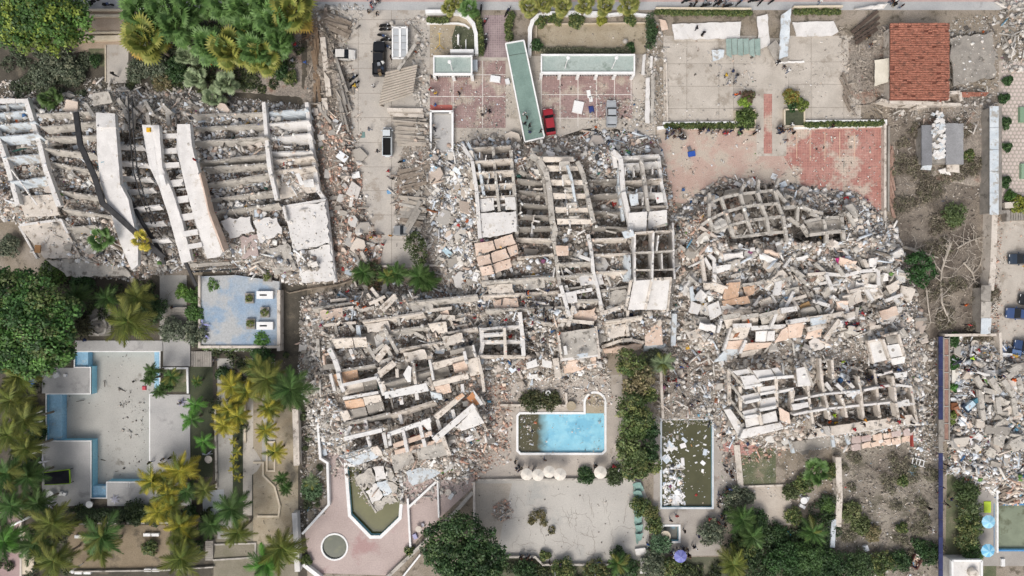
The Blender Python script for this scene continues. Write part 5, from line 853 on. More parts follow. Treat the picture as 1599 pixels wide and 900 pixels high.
BUSH = [  # px,py,r,height,cols,label
 (95,100,2.6,2.2,G_GREY,'wide grey-green shrub below the large corner tree'),(70,118,2.2,2,G_GREY,'grey-green shrub left of the garden path near the rubble'),(120,118,1.6,1.6,G_GREY,'small grey shrub at the garden path rubble edge'),(150,95,1.0,1,G_DARK,'dark low shrub beside the lawn patch'),
 (215,112,1.8,1.6,G_GREY,'grey shrub right of the garden path'),(245,105,2.2,1.8,G_GREY,'dusty shrub under the fan palms, nearest the path'),(275,110,2.0,1.8,G_DARK,'dark shrub between the fan palms'),(255,128,1.6,1.2,G_DRY,'dry yellowish shrub at the rubble edge'),(438,112,1.4,1.4,G_DARK,'dark shrub beside the right fan palms'),(455,122,1.2,1.2,G_MIX,'small shrub next to the brown dirt strip'),
 (1490,335,1.9,1.6,('5a6a40', '6b7a4c', '4a5a36'),'lone green bush in the upper dry lot'),(1513,244,1.0,1,G_MIX,'small green bush beside the ruined hut'),
 (1110,555,1.0,1,G_DRY,'dry bush at the foot of the central ruin') if 0 else (1020,560,1.6,1.6,G_GREY,'dusty shrub beside the strip trees near the crowd'),
 (1146,778,1.9,1.5,G_GREY,'larger clipped grey-green shrub right of the long pool'),(1166,776,1.3,1.2,G_GREY,'smaller clipped shrub next to the larger one right of the long pool'),(1112,830,2.2,1.6,G_GREY,'rounded grey-green shrub right of the small square pool'),(1180,812,1.9,1.8,G_DARK,'dark shrub below the clipped shrubs'),(1165,850,2.0,1.8,G_MIX,'shrub beside the agave at the bottom'),
 (1235,768,1.3,1.2,('4b5634', '5a6440'),'square clipped bush left of the white garden chairs'),(1238,805,1.4,1.3,G_MIX,'round bush below the white garden chairs'),(1255,755,1.6,1.5,G_MIX,'bush under the fan palm near the lower slab'),(1295,735,1.4,1.4,G_MIX,'bush right of the fan palm near the lower slab'),(1292,790,1.3,1.2,('4f6a34', '5f7c3e'),'bright bush beside the leaning cream wall'),
 (1215,835,1.6,1.5,G_DARK,'dark bush above the blue kayak'),(1225,872,3.0,3,('35532a', '426334', '2b4622'),'broad green tree-like bush at the bottom, left of two'),(1262,870,2.8,3,('3f5a30', '4f6b3a'),'broad green bush at the bottom, right neighbour of the kayak'),(1300,885,3.0,3,G_DARK,'broad dark bush at the bottom edge of the dry lot'),(1340,885,2.6,2.4,('3d5230', '4f663c'),'broad bush at the bottom centre of the dry lot'),(1375,880,2.0,2,G_MIX,'bush left of the rusty hut at the bottom'),(1250,895,2.8,2.4,G_DARK,'dark bush touching the bottom edge near the kayak'),
 (1328,800,1.8,1.2,('57643a', '6b744a', '7f8058'),'low green scrub beside the leaning cream wall'),(1345,820,1.6,1,('57643a', '6b744a'),'low scrub in the middle of the lower dry lot'),(1362,832,1.4,1,G_DRY,'dry scrub lower in the lower dry lot'),(1408,824,1.0,.9,G_MIX,'small isolated green scrub in the lower dry lot'),(1405,876,1.8,1.4,G_DARK,'dark scrub left of the rusty bin'),(1450,865,1.8,1.4,G_DARK,'dark scrub right of the rusty bin'),(1434,850,1.2,1,G_DARK,'dark scrub above the rusty bin'),(1410,750,1.0,.8,G_MIX,'small scrub near the pale blue mattress'),
 (1508,765,2.0,1.8,('4a5c34', '58693c', '3b4c2a'),'shrub column top, right of the navy fence'),(1512,790,2.0,1.8,('4a5c34', '66704a'),'second shrub down, right of the navy fence'),(1514,815,2.2,1.8,G_MIX,'third shrub down, right of the navy fence'),(1510,842,2.0,1.6,('4a5c34', '75784a'),'fourth shrub down, right of the navy fence'),(1518,862,1.8,1.6,('3f5a30', '4f6b3a'),'lowest shrub right of the navy fence'),
 (1488,530,1.2,1.4,('33512a', '40602f'),'bush at the top end of the brick wall'),(1491,566,1.1,1.2,('2f5226', '3d6630'),'bush halfway along the brick wall'),(1490,605,.9,1,('3f7030', '4f8038'),'small bright bush lower along the brick wall'),(1484,650,1.2,1.2,('66783a', '7a8a45'),'yellow-green bush at the low end of the brick wall'),
 (580,428,2.0,1.4,('4c5a3a', '5c6a48', '5f4f3c'),'low bush in the planter at the foot of the driveway'),(585,448,1.5,1.2,('5f4a3a', '6b5844', '4a5236'),'reddish bush in the curved planter'),
 (845,33,1.2,1.2,G_MIX,'small shrub behind the curved white wall, leftmost') ,(868,30,1.2,1.2,G_MIX,'second shrub behind the curved white wall'),(900,32,1.3,1.3,G_MIX,'third shrub behind the curved white wall'),(940,33,.8,1,('7d8030', '8e8f3a'),'small yellow-green shrub behind the curved white wall'),(985,32,1.0,1,G_MIX,'rightmost shrub behind the curved white wall'),(985,75,.8,.8,G_DARK,'dark shrub at the right end of the sandy bed'),(836,72,1.2,1.2,G_DARK,'dark shrub at the left end of the sandy bed'),
 (1163,160,1.0,1.4,('6f8a35', '86a040'),'lime bush on the planter left of the red strip'),(1168,153,1.2,1.2,('5a4a3a', '6a5444', '5c5f3a'),'reddish brown bush on the planter left of the red strip'),(1165,185,1.7,1.2,('4c5f2f', '63743a', '3f5028'),'dark grass tuft in the square planter left of the red strip'),(1235,152,1.3,1.4,('86733a', '6f7a3a', '97823f'),'ochre bush on the planter right of the red strip'),(1252,163,1.1,1.2,('6f7d3a', '5a6a32'),'green bush on the planter right of the red strip'),(1237,165,1.0,1,G_DARK,'dark bush above the square lawn planter'),
 (1574,126,.8,.9,G_DARK,'bush on the hexagon tiles near the top'),(1568,154,.9,1,G_DARK,'second bush on the hexagon tile edge'),(1570,193,1.0,1,G_DARK,'third bush on the hexagon tile edge'),(1572,230,.8,.9,G_DARK,'fourth bush on the hexagon tile edge'),(1570,285,1.0,1,G_DARK,'fifth bush on the hexagon tile edge'),(1577,306,.9,1,('3d5a26', '4a6a2e'),'bright bush at the hexagon tile corner'),(1592,320,1.5,1.2,('5a6a2e', '75802f', '8a8a38'),'yellow-green bush below the hexagon tiles'),
 (40,640,1.6,1.6,G_DARK,'dark bush under the left edge palms') ,(60,675,1.4,1.6,G_DARK,'dark bush left of the blue ledge'),(305,520,2.0,2,G_GREY,'grey-leaved bush above the steps near the blue terrace'),(270,515,2.0,2,('6b7560', '7d8570', '5a6450'),'grey shrub at the end of the upper pool deck'),(305,490,1.4,2,('4a6a34', '5a7a3e'),'leafy bush along the left wall of the blue terrace'),(300,465,1.2,1.8,('4f7034', '5f8040'),'leafy bush at the upper left of the blue terrace'),(285,455,1.2,1.6,('5f8038', '6f9040'),'bright bush beside the garden path above the terrace'),
 (85,430,2.2,2,('55702f', '67803a', '425a26'),'bush at the top of the big left tree'),(130,440,2.0,1.6,('33502a', '40602f'),'dark bush below the cracked beige roof'),(15,385,1.8,1.6,G_GREY,'dusty shrub at the left edge below the tipped block'),(80,420,1.6,1.6,G_GREY,'dusty shrub below the beige roof slab'),(240,480,2.2,1.8,G_DARK,'tangled dark bush right of the large yellow palm'),(215,490,1.6,1.4,G_MIX,'tangled bush behind the large yellow palm'),(130,510,1.8,1.6,('4f4f36', '5c5a3e', '403f2c'),'brownish bush left of the stone fountain'),
 (335,445,1.2,1.2,('5f8038', '4f7034'),'bush in the planter at the top of the blue terrace'),(410,560,2.0,1.8,('33502a', '40602f'),'dark green bush right of the terrace, below'),(410,530,1.4,1.4,('55803a', '67904a'),'bright bush at the lower right of the blue terrace'),(350,585,1.2,1.2,G_DARK,'dark bush beside the tiled walkway steps'),(260,600,1.2,1,('44632f', '55763a'),'leafy bush in the planter at the right pool edge'),
 (215,800,2.0,1.4,('37472a', '46552f'),'dark hedge bush under the pool platform, left'),(240,800,1.4,1.4,('37472a', '46552f'),'dark hedge bush under the pool platform, right'),(235,855,1.3,1,G_MIX,'low bush in the middle of the lower soil bed'),(305,855,1.4,1.4,('33452a', '42552f'),'dark bush beside the dark narrow pit') ,(300,800,1.2,1.2,G_DARK,'dark bush right of the yellow palm clump'),
 (487,765,1.6,1.4,('55704a', '66805a'),'plant in the pit beside the pink pool deck'),(478,875,.9,.9,('4a5a2e', '5a6a36'),'small shrub on the wall left of the round pool'),(640,862,.9,.9,G_MIX,'low shrub on the slanted wall right of the pink deck'),
 (1000,790,1.6,1.6,G_MIX,'bush at the corner of the sport court'),(1015,800,1.4,1.4,('5a663a', '6f6f42'),'bush right of the sport court corner'),(1022,820,1.4,1.4,G_MIX,'bush right of the collapsed green screen'),(1030,850,1.8,1.6,('4f6a4a', '5f7a5a'),'blue-green bush left of the small square pool'),(1020,880,2.2,1.8,G_GREY,'grey bush below the small square pool'),(1046,885,1.8,1.6,G_MIX,'bush at the bottom below the violet parasol'),
 (852,868,.9,1,G_MIX,'small round shrub on the lower left of the sport court'),(966,864,1.2,1.2,('3d5030', '4a5f3a'),'round shrub on the lower right of the sport court'),(880,888,1.8,1.5,G_MIX,'bush at the bottom edge below the sport court, left'),(820,890,1.8,1.5,G_DARK,'bush at the bottom edge beside the large dark tree'),(930,890,1.8,1.5,('4a5a34', '6a6a3e'),'bush at the bottom edge below the sport court, middle'),(980,885,1.8,1.5,G_DARK,'bush at the bottom edge below the sport court, right'),
 (830,625,1.8,.7,('3f4a2c', '5a5a3c'),'flat dark hedge above the blue pool') ,(860,625,1.6,.7,('3f4a2c', '5a5a3c'),'flat dark hedge above the sandy steps'),(915,743,1.4,.8,G_DARK,'low hedge left of the lone parasol') ,(960,742,1.6,.9,('3d4a2c', '4a5836'),'low hedge right of the lone parasol'),
]
for (x, y, r, h, c, lab) in BUSH:
    n = 3 if r < 1.3 else 5; bl = [(x, y, h*.6, r*.75)] + [(x+r*5.5*math.cos(k*2.4+x), y+r*5.5*math.sin(k*2.4+x), h*.45, r*.55) for k in range(n)]
    tree('shrub', lab, 'shrub', bl, c, h, 30, .2, trunk=True)
# hedges: long clipped rows
def hedge(label, pts, r, cols, h=.9, group=None):
    bl = []
    for a, b in zip(pts[:-1], pts[1:]):
        n = max(2, int(math.hypot(b[0]-a[0], b[1]-a[1])/(r*7)))
        for k in range(n+1): t_ = k/n; bl.append((a[0]+(b[0]-a[0])*t_+rnd.uniform(-1, 1), a[1]+(b[1]-a[1])*t_+rnd.uniform(-1, 1), h*.55, r*rnd.uniform(.85, 1.15)))
    tree('hedge', label, 'hedge', bl, cols, h, 40, .16, trunk=False)
    
HG = ('4a5a30', '5d6c3a', '3b4a26', '6f7444')
hedge('curved hedge left of the mauve path', [(744,26),(749,40),(751,84)], .6, HG); hedge('curved hedge right of the mauve path', [(800,24),(794,40),(796,62)], .6, HG); hedge('short hedge along the top of the walled garden bed', [(672,32),(698,32)], .5, HG)
hedge('hedge strip on the planter wall left of the red strip', [(1042,197),(1146,197)], .5, HG); hedge('hedge strip on the planter wall right of the red strip', [(1258,195),(1376,193)], .45, HG); hedge('tall hedge between the sandy bed and the broken wall', [(1017,30),(1018,50),(1017,70)], .9, ('33482a', '405632')); hedge('hedge along the top wall of the left concrete court', [(1026,19),(1060,20),(1170,21)], .45, HG); hedge('hedge along the top wall of the right concrete court', [(1242,19),(1310,19)], .45, HG)
hedge('clipped hedge along the lower wall of the blue terrace', [(318,541),(370,543),(420,544)], .6, ('5a7038', '6b8044', 'b8bfae')); hedge('planted strip down the left wall of the blue terrace', [(312,450),(313,500),(314,538)], .6, ('55703a', '67804a'))
hedge('dark green hedge under the lower pool deck', [(115,800),(160,802),(230,800)], .9, ('33432a', '3f5030')); hedge('rough grass edge below the guard roof wall', [(846,80),(900,79),(940,82),(980,80)], .55, ('5a5f4a', '6b6e55', '7f7d66'))
# ---- palms
def frond_mesh(name, L, droop, c0, c1, n=30, seed=0):
    mb = MB(); a, b = S(c0), S(c1); P = lambda t: Vector((L*t*(1-.12*droop*t), 0, L*(.22*t-.52*droop*t*t)))
    for k in range(5): mb.bar(P(k/5), P((k+1)/5), .07*(1-k/6), .05, col=tuple(x*.8 for x in b))
    for i in range(n):
        t_ = .1+.9*i/(n-1); l = L*.33*math.sin(math.pi*min(1, .18+.8*t_))**.7; p = P(t_); q = P(min(1, t_+.05)); 
        for s in (-1, 1):
            an = R(62-38*t_+rnd.uniform(-7, 7)); tip = p+Vector((math.cos(an)*l, s*math.sin(an)*l, -l*(.35+rnd.uniform(-.1, .25)))); f = min(1, max(0, t_*.9+rnd.uniform(-.25, .25))); k = rnd.uniform(.75, 1.2)
            col = tuple(min(.6, (a[j]*(1-f)+b[j]*f)*k) for j in range(3)); w_ = L/n*.95; m_ = p.lerp(tip, .45)
            mb.add([p-Vector((w_*.6, 0, 0)), m_+Vector((-w_*.5, 0, .02)), tip, m_+Vector((w_*.5, 0, .02)), p+Vector((w_*.6, 0, 0))], [(0, 1, 3, 4), (1, 2, 3)], col)
    return mb.mesh(name, LEAF)
def fan_mesh(name, r, c0, c1):
    mb = MB(); a, b = S(c0), S(c1); mb.bar((0, 0, 0), (r*1.1, 0, -.05), .06, .05, col=tuple(x*.9 for x in b)); c = Vector((r*1.1, 0, -.05)); n = 15
    for i in range(n):
        an = R(-112+224*i/(n-1)); l = r*(1-.18*abs(i-7)/7)*rnd.uniform(.9, 1.08); d = Vector((math.cos(an), math.sin(an), -.12)); sd = Vector((-d.y, d.x, 0)); k = rnd.uniform(.75, 1.2); col = tuple(min(.6, (a[j]*.6+b[j]*.4)*k) for j in range(3)); col2 = tuple(min(.6, b[j]*k) for j in range(3))
        m_ = c+d*l*.6; tip = c+d*l+Vector((0, 0, -l*.22)); w_ = l*.13
        mb.add([c, m_-sd*w_+Vector((0, 0, .04)), m_+sd*w_-Vector((0, 0, .03))], [(0, 1, 2)], col); mb.add([m_-sd*w_+Vector((0, 0, .04)), tip, m_+sd*w_-Vector((0, 0, .03))], [(0, 1, 2)], col2)
    return mb.mesh(name, LEAF)
FC = {'green': ('3f5f2e', '5c7a40'), 'dark': ('3a5228', '58703c'), 'olive': ('5a6832', '848444'), 'yellow': ('8c9036', 'c2b046'), 'lime': ('4f8034', '6c9c44'), 'ygreen': ('556a30', '82843c'), 'pale': ('6b7d5a', '8b9a74')}
FR = {k: [frond_mesh('frond', 3.0, d, *v) for d in (.7, 1.0, 1.35)] for k, v in FC.items()}
FN = {k: [fan_mesh('fan_leaf', .85, *v) for _ in range(2)] for k, v in FC.items()}
FN['skirt'] = [fan_mesh('dry_leaf', .8, '8f7d5c', 'a8987a') for _ in range(2)]
FN['tan'] = [fan_mesh('fan_leaf', .85, '7f7a34', 'a08640') for _ in range(2)]
TR = {}
def palm_full(px, py, z, L, col, label, group=None, n=22, lean=(0, 0)):
    c = W(px, py, z); b = Vector((c.x+lean[0], c.y+lean[1], 0)); T = root('coconut_palm', label, 'palm', b, group); c = c-b
    me = MB().tube([(0, 0, -.1), (c.x*.3, c.y*.3, z*.4), (c.x*.75, c.y*.75, z*.8), (c.x, c.y, z)], [.2, .15, .13, .12], 7).mesh('trunk', BARK); place(me, 'trunk', T)
    a0 = rnd.random()*6
    for k in range(n):
        el = 55-85*(k/n)**1.1+rnd.uniform(-6, 6); place(rnd.choice(FR[col if rnd.random() < .72 else {'yellow': 'ygreen', 'green': 'olive', 'dark': 'green', 'olive': 'ygreen', 'ygreen': 'olive', 'lime': 'green', 'pale': 'olive'}[col]]), 'frond', T, c+Vector((0, 0, rnd.uniform(-.1, .1))), (0, -R(el), a0+k*2.399+rnd.uniform(-.15, .15)), L/3.0*rnd.uniform(.8, 1.25)*(.75+.25*min(1, k/5)))
    return T
def fan_palm(px, py, z, r, col, label, group=None, n=26, skirt=0, lean=(0, 0)):
    c = W(px, py, z); b = Vector((c.x+lean[0], c.y+lean[1], 0)); T = root('fan_palm', label, 'palm', b, group); c = c-b
    place(MB().tube([(0, 0, -.1), (c.x*.5, c.y*.5, z*.55), (c.x, c.y, z)], [.28, .2, .18], 8).mesh('trunk', BARK), 'trunk', T); a0 = rnd.random()*6
    for k in range(n):
        el = 72-105*(k/n)+rnd.uniform(-16, 16); cc = col if not (col == 'ygreen' and k > n*.86) else 'tan'
        place(rnd.choice(FN[cc]), 'fan_leaf', T, c, (rnd.uniform(-.3, .3), -R(el), a0+k*2.399+rnd.uniform(-.4, .4)), r/1.7*rnd.uniform(.6, 1.25))
    for k in range(skirt): place(rnd.choice(FN['skirt']), 'dry_leaf', T, c-Vector((0, 0, .3+.5*rnd.random())), (0, R(60+rnd.uniform(0, 25)), k*2.4), r/1.7*.9)
    return T
G1 = 'fan palms in the upper left garden'
for i, (x, y, z, r, c, s) in enumerate([(222,22,7,2.0,'green',0),(258,20,7,1.9,'green',0),(228,62,7,2.2,'ygreen',0),(276,38,7,2.0,'green',0),(300,8,6.5,1.8,'green',0),(352,8,7,2.0,'green',0),(388,14,7,2.0,'green',0),(330,72,6.5,1.9,'green',0),(362,78,6.5,2.0,'ygreen',0),(403,78,6.5,1.9,'green',0),(432,36,7,2.0,'green',0),(458,18,7,2.1,'ygreen',0),(412,92,6,1.7,'ygreen',2),(392,48,6.5,1.8,'green',0),(420,8,7,1.9,'green',0),(245,45,6.5,1.8,'green',0),(440,62,6.5,1.7,'green',0)]):
    fan_palm(x, y, z, r*1.45, c, '%s fan palm in the upper left garden, at %s of the clump' % (['bright green', 'yellow-edged'][c == 'ygreen'], ['its far left', 'upper left', 'left middle', 'its lower left', 'top left centre', 'top centre', 'top right centre', 'lower centre left', 'lower centre', 'lower right', 'right middle', 'its upper right', 'bottom right', 'the very middle', 'top right', 'left centre', 'right lower middle'][i]), G1, 38, s)
for x, y, lab in [(308,122,'left of the dusty dark pair by the rubble'),(355,128,'right of the dusty dark pair by the rubble'),(335,153,'lowest dusty fan palm touching the rubble'),(294,88,'small dusty fan palm at the path end'),(80,155,'small dark fan palm beside the tipped block')]: fan_palm(x, y, 2.2, 1.8, 'pale' if x != 80 else 'dark', 'fan palm, ' + lab, None, 24)
fan_palm(160,372,7.5,1.9,'green','fan palm with brown skirt leaning over the tipped block, left of two',None,18,10,(.9,-2.4)); fan_palm(224,376,6.5,1.5,'yellow','thin yellowing palm with skirt in front of the white shaft',None,10,9,(.2,-2.6))
for i, (x, y, c) in enumerate([(827,12,'olive'),(850,7,'olive'),(879,9,'olive'),(913,9,'olive'),(946,10,'olive'),(981,7,'olive')]): fan_palm(x, y, 4, 1.55, c, ['first', 'second', 'third', 'fourth', 'fifth', 'last'][i] + ' fan palm from the left along the street wall', 'fan palms along the street wall', 24)
fan_palm(702,12,3.5,1.3,'olive','small olive fan palm left of the mauve path',None,22); fan_palm(733,14,3.5,1.7,'green','green fan palm beside the curved hedge and mauve path',None,24); fan_palm(712,2,3.5,1.1,'olive','small fan palm at the top edge above the walled bed',None,20)
for (x, y, z, L, c, lab) in [(202,503,6.5,3.6,'ygreen','large yellow-green coconut palm spread above the empty pool'),(455,608,6,3.8,'dark','large dark green coconut palm at the left edge of the sloping block'),(418,592,5.5,3.2,'olive','olive palm left of the large dark palm'),(405,575,4.5,2.6,'green','small green palm below the blue terrace'),
  (160,838,6.5,3.4,'green','large bright green palm standing in the lower soil bed'),(160,858,5,2.6,'olive','olive palm half hidden under the large bright lower palm'),(82,818,6,3.4,'olive','olive palm left of the lower soil bed'),(85,876,6,3.4,'ygreen','yellow palm at the bottom, left of the soil bed'),(55,850,5.5,2.8,'dark','dark palm between the olive and yellow palms at bottom left'),
  (285,872,6,3.2,'ygreen','yellow-green palm at the bottom, right of the soil bed'),(440,855,6,3.4,'ygreen','tall yellowing palm beside the long garden wall'),(415,880,6,2.8,'lime','bright lime palm at the bottom near the garden wall'),(362,795,5.5,3.0,'dark','dark palm beside the pale walk plate'),(330,820,4,2.2,'dark','small dark palm below the yellow clump'),(372,832,5,2.4,'ygreen','yellow-tipped palm right of the dark walk palms'),
  (120,462,4,2.2,'dark','small dark palm in the row above the fountain, left'),(168,466,3.6,2.0,'dark','small dark palm in the row above the fountain, middle'),(215,464,4.5,2.6,'olive','olive palm in the row above the fountain, right'),
  (238,580,3.5,1.5,'dark','small palm on the right pool ledge, upper'),(234,592,3,1.2,'dark','small palm on the right pool ledge, middle'),(249,612,3,1.2,'dark','small palm at the corner of the right platform'),(268,588,3,1.5,'green','small palm in the planter beside the right ledge'),(308,596,2,1.0,'green','small palm on the dark lawn'),
  (487,752,2,1.3,'pale','small pale palm in the pit beside the pink deck'),(440,747,2,1.2,'dark','small palm on the path, upper of two'),(447,762,1.8,1.2,'dark','small palm on the path, lower of two'),(620,428,2.2,1.8,'dark','dark palm in the planter at the foot of the driveway'),(568,425,2,2.0,'dark','uprooted drooping palm left in the planter'),(605,432,2,1.5,'green','short palm in the middle of the planter'),(655,432,2.6,2.4,'dark','dark bushy palm right in the planter'),(668,440,2.2,2.0,'dark','second dark bushy palm right in the planter'),
  (1058,572,3,1.8,'pale','dusty palm beside the crowd at the long pool') if 0 else (1035,568,3,1.9,'pale','dusty palm beside the crowd above the long pool'),(1145,882,3,2.8,'ygreen','spiky yellow-green palm at the bottom centre'),(1160,812,3,2.4,'dark','dark spiky palm below the clipped shrubs'),(1175,838,3,2.2,'dark','second dark spiky palm below the clipped shrubs'),(965,880,3,2.0,'green','palm at the bottom right of the sport court'),(880,690,1,0.9,'olive','x') if 0 else (1270,832,3,2.2,'green','green palm right of the blue kayak'),
  (32,590,6,3.0,'ygreen','yellow-green palm at the left edge, topmost of the clump'),(18,625,6,3.0,'olive','olive palm at the left edge, second of the clump'),(40,655,6,2.8,'olive','olive palm at the left edge, third of the clump'),(15,680,6,3.0,'ygreen','yellowish palm at the left edge, fourth of the clump'),(42,700,5.5,2.4,'ygreen','yellowish palm by the white poles at the left edge'),(12,740,6,3.2,'green','green palm at the left edge beside the umbrella'),(45,745,5.5,2.8,'dark','dark palm left of the black and lime tent'),(20,790,6,3.0,'green','green palm at the left edge lower down'),(8,845,6,2.8,'lime','lime green palm at the left edge near the corner'),(60,785,5,2.4,'dark','dark palm above the grey parasols')]:
    palm_full(x, y, z, L, c, lab)
fan_palm(1276,735,3.5,2.2,'green','green fan palm below the lower slab of the right-hand ruin',None,26); 
G2 = 'yellow palms in the clump right of the empty pool'; G3 = 'yellow palms along the tiled walk'
for i, (x, y, L, c) in enumerate([(238,752,2.6,'yellow'),(282,735,2.9,'yellow'),(262,772,2.6,'yellow'),(248,800,2.5,'yellow'),(282,822,2.8,'yellow'),(262,758,2.2,'ygreen'),(268,790,2.4,'ygreen'),(288,838,2.6,'ygreen')]): palm_full(x, y, 4.6, L, c, ('golden' if c == 'yellow' else 'greener') + ' palm in the clump right of the empty pool, ' + ['far left', 'upper right', 'centre', 'left low', 'lowest but one', 'upper middle', 'inner middle', 'lowest'][i], G2 + c, 19)
for i, (x, y, L, c) in enumerate([(362,603,2.3,'yellow'),(386,612,2.4,'yellow'),(358,640,2.2,'yellow'),(350,665,2.1,'yellow'),(372,650,2.0,'yellow'),(420,640,2.1,'yellow'),(415,672,1.9,'yellow'),(430,706,1.8,'yellow'),(424,632,2.0,'ygreen')]): palm_full(x, y, 4, L, c, 'golden palm beside the garden walk, ' + ['topmost of the left row', 'top right of the left row', 'third of the left row', 'lowest of the left row', 'inner one of the left row', 'top of the right row', 'middle of the right row', 'lowest of the right row', 'greenish one topping the right row'][i], G3 + (' left' if x < 395 else ' right'), 18)
for (x, y, lab) in [(306,632,'upper'),(318,690,'lower'),(300,655,'middle')]: palm_full(x, y, 3.2, 1.9, 'lime', lab + ' of the bright green leafy palms on the dark lawn', None, 12)
for (x, y, lab) in [(292,768,'left'),(320,765,'right')]: palm_full(x, y, 4.2, 2.1, 'dark' if lab == 'left' else 'olive', lab + ' of two small round palms beside the pale walk plate', None, 16)
for (x, y) in [(370,706),(365,718),(366,733),(372,746),(366,690)]: palm_full(x, y, 1.2, .9, 'yellow', 'tiny yellow palm in the narrow bed between the garden walks', 'tiny yellow palms in the narrow bed', 10)

def undergrowth(label, poly_, n, cols, r0=.6, r1=1.3, h=.4):
    q = sample_poly(poly_, n); E = [(*W(x, y)[:2], h*rnd.uniform(.3, 1), rr, rr, h*.7) for (x, y), rr in zip(q, rng.uniform(r0, r1, n))]
    place(leaves(E, 20, .2, cols), 'undergrowth', label=label, cat='undergrowth', kind='stuff')
UG = ('2f3d24', '3d4a2c', '4a5232', '566038', '26301c')
undergrowth('dark low undergrowth between the palms at the left edge', [(-20,560),(60,570),(66,700),(60,780),(110,800),(110,900),(-20,900)], 70, UG)
undergrowth('dark low plants under the fan palms, upper left garden', [(205,20),(470,20),(470,120),(400,150),(205,140)], 80, UG, .6, 1.4)
undergrowth('grey-green weeds along the rubble edge, upper left', [(0,80),(160,85),(160,150),(0,150)], 34, ('4f5844', '5f6850', '3f4a36'))
undergrowth('dense dark garden plants at the lower right', [(1140,800),(1225,825),(1300,760),(1306,900),(1130,900)], 90, ('2f4226', '3c5230', '4a5f38', '263820'), .8, 1.7, .8)
undergrowth('dark plants along the bottom edge below the sport court', [(790,884),(1130,884),(1130,930),(790,930)], 60, UG, .6, 1.2, .6)
undergrowth('low plants around the golden palms and terrace', [(335,548),(470,548),(470,610),(400,600),(380,700),(334,640)], 34, UG, .5, 1.1)
undergrowth('dark hedge plants along the lower pool deck and soil bed', [(110,792),(335,792),(335,815),(110,815)], 34, UG, .5, 1.0, .6)
undergrowth('plants at the garden row above the fountain', [(100,440),(245,445),(250,530),(240,500),(125,500),(110,470)], 34, UG, .5, 1.1, .6)
undergrowth('weeds in the pit beside the pink deck', [(472,640),(500,700),(512,735),(512,785),(475,825)], 10, ('4f5a3a', '616a48'), .4, .8)
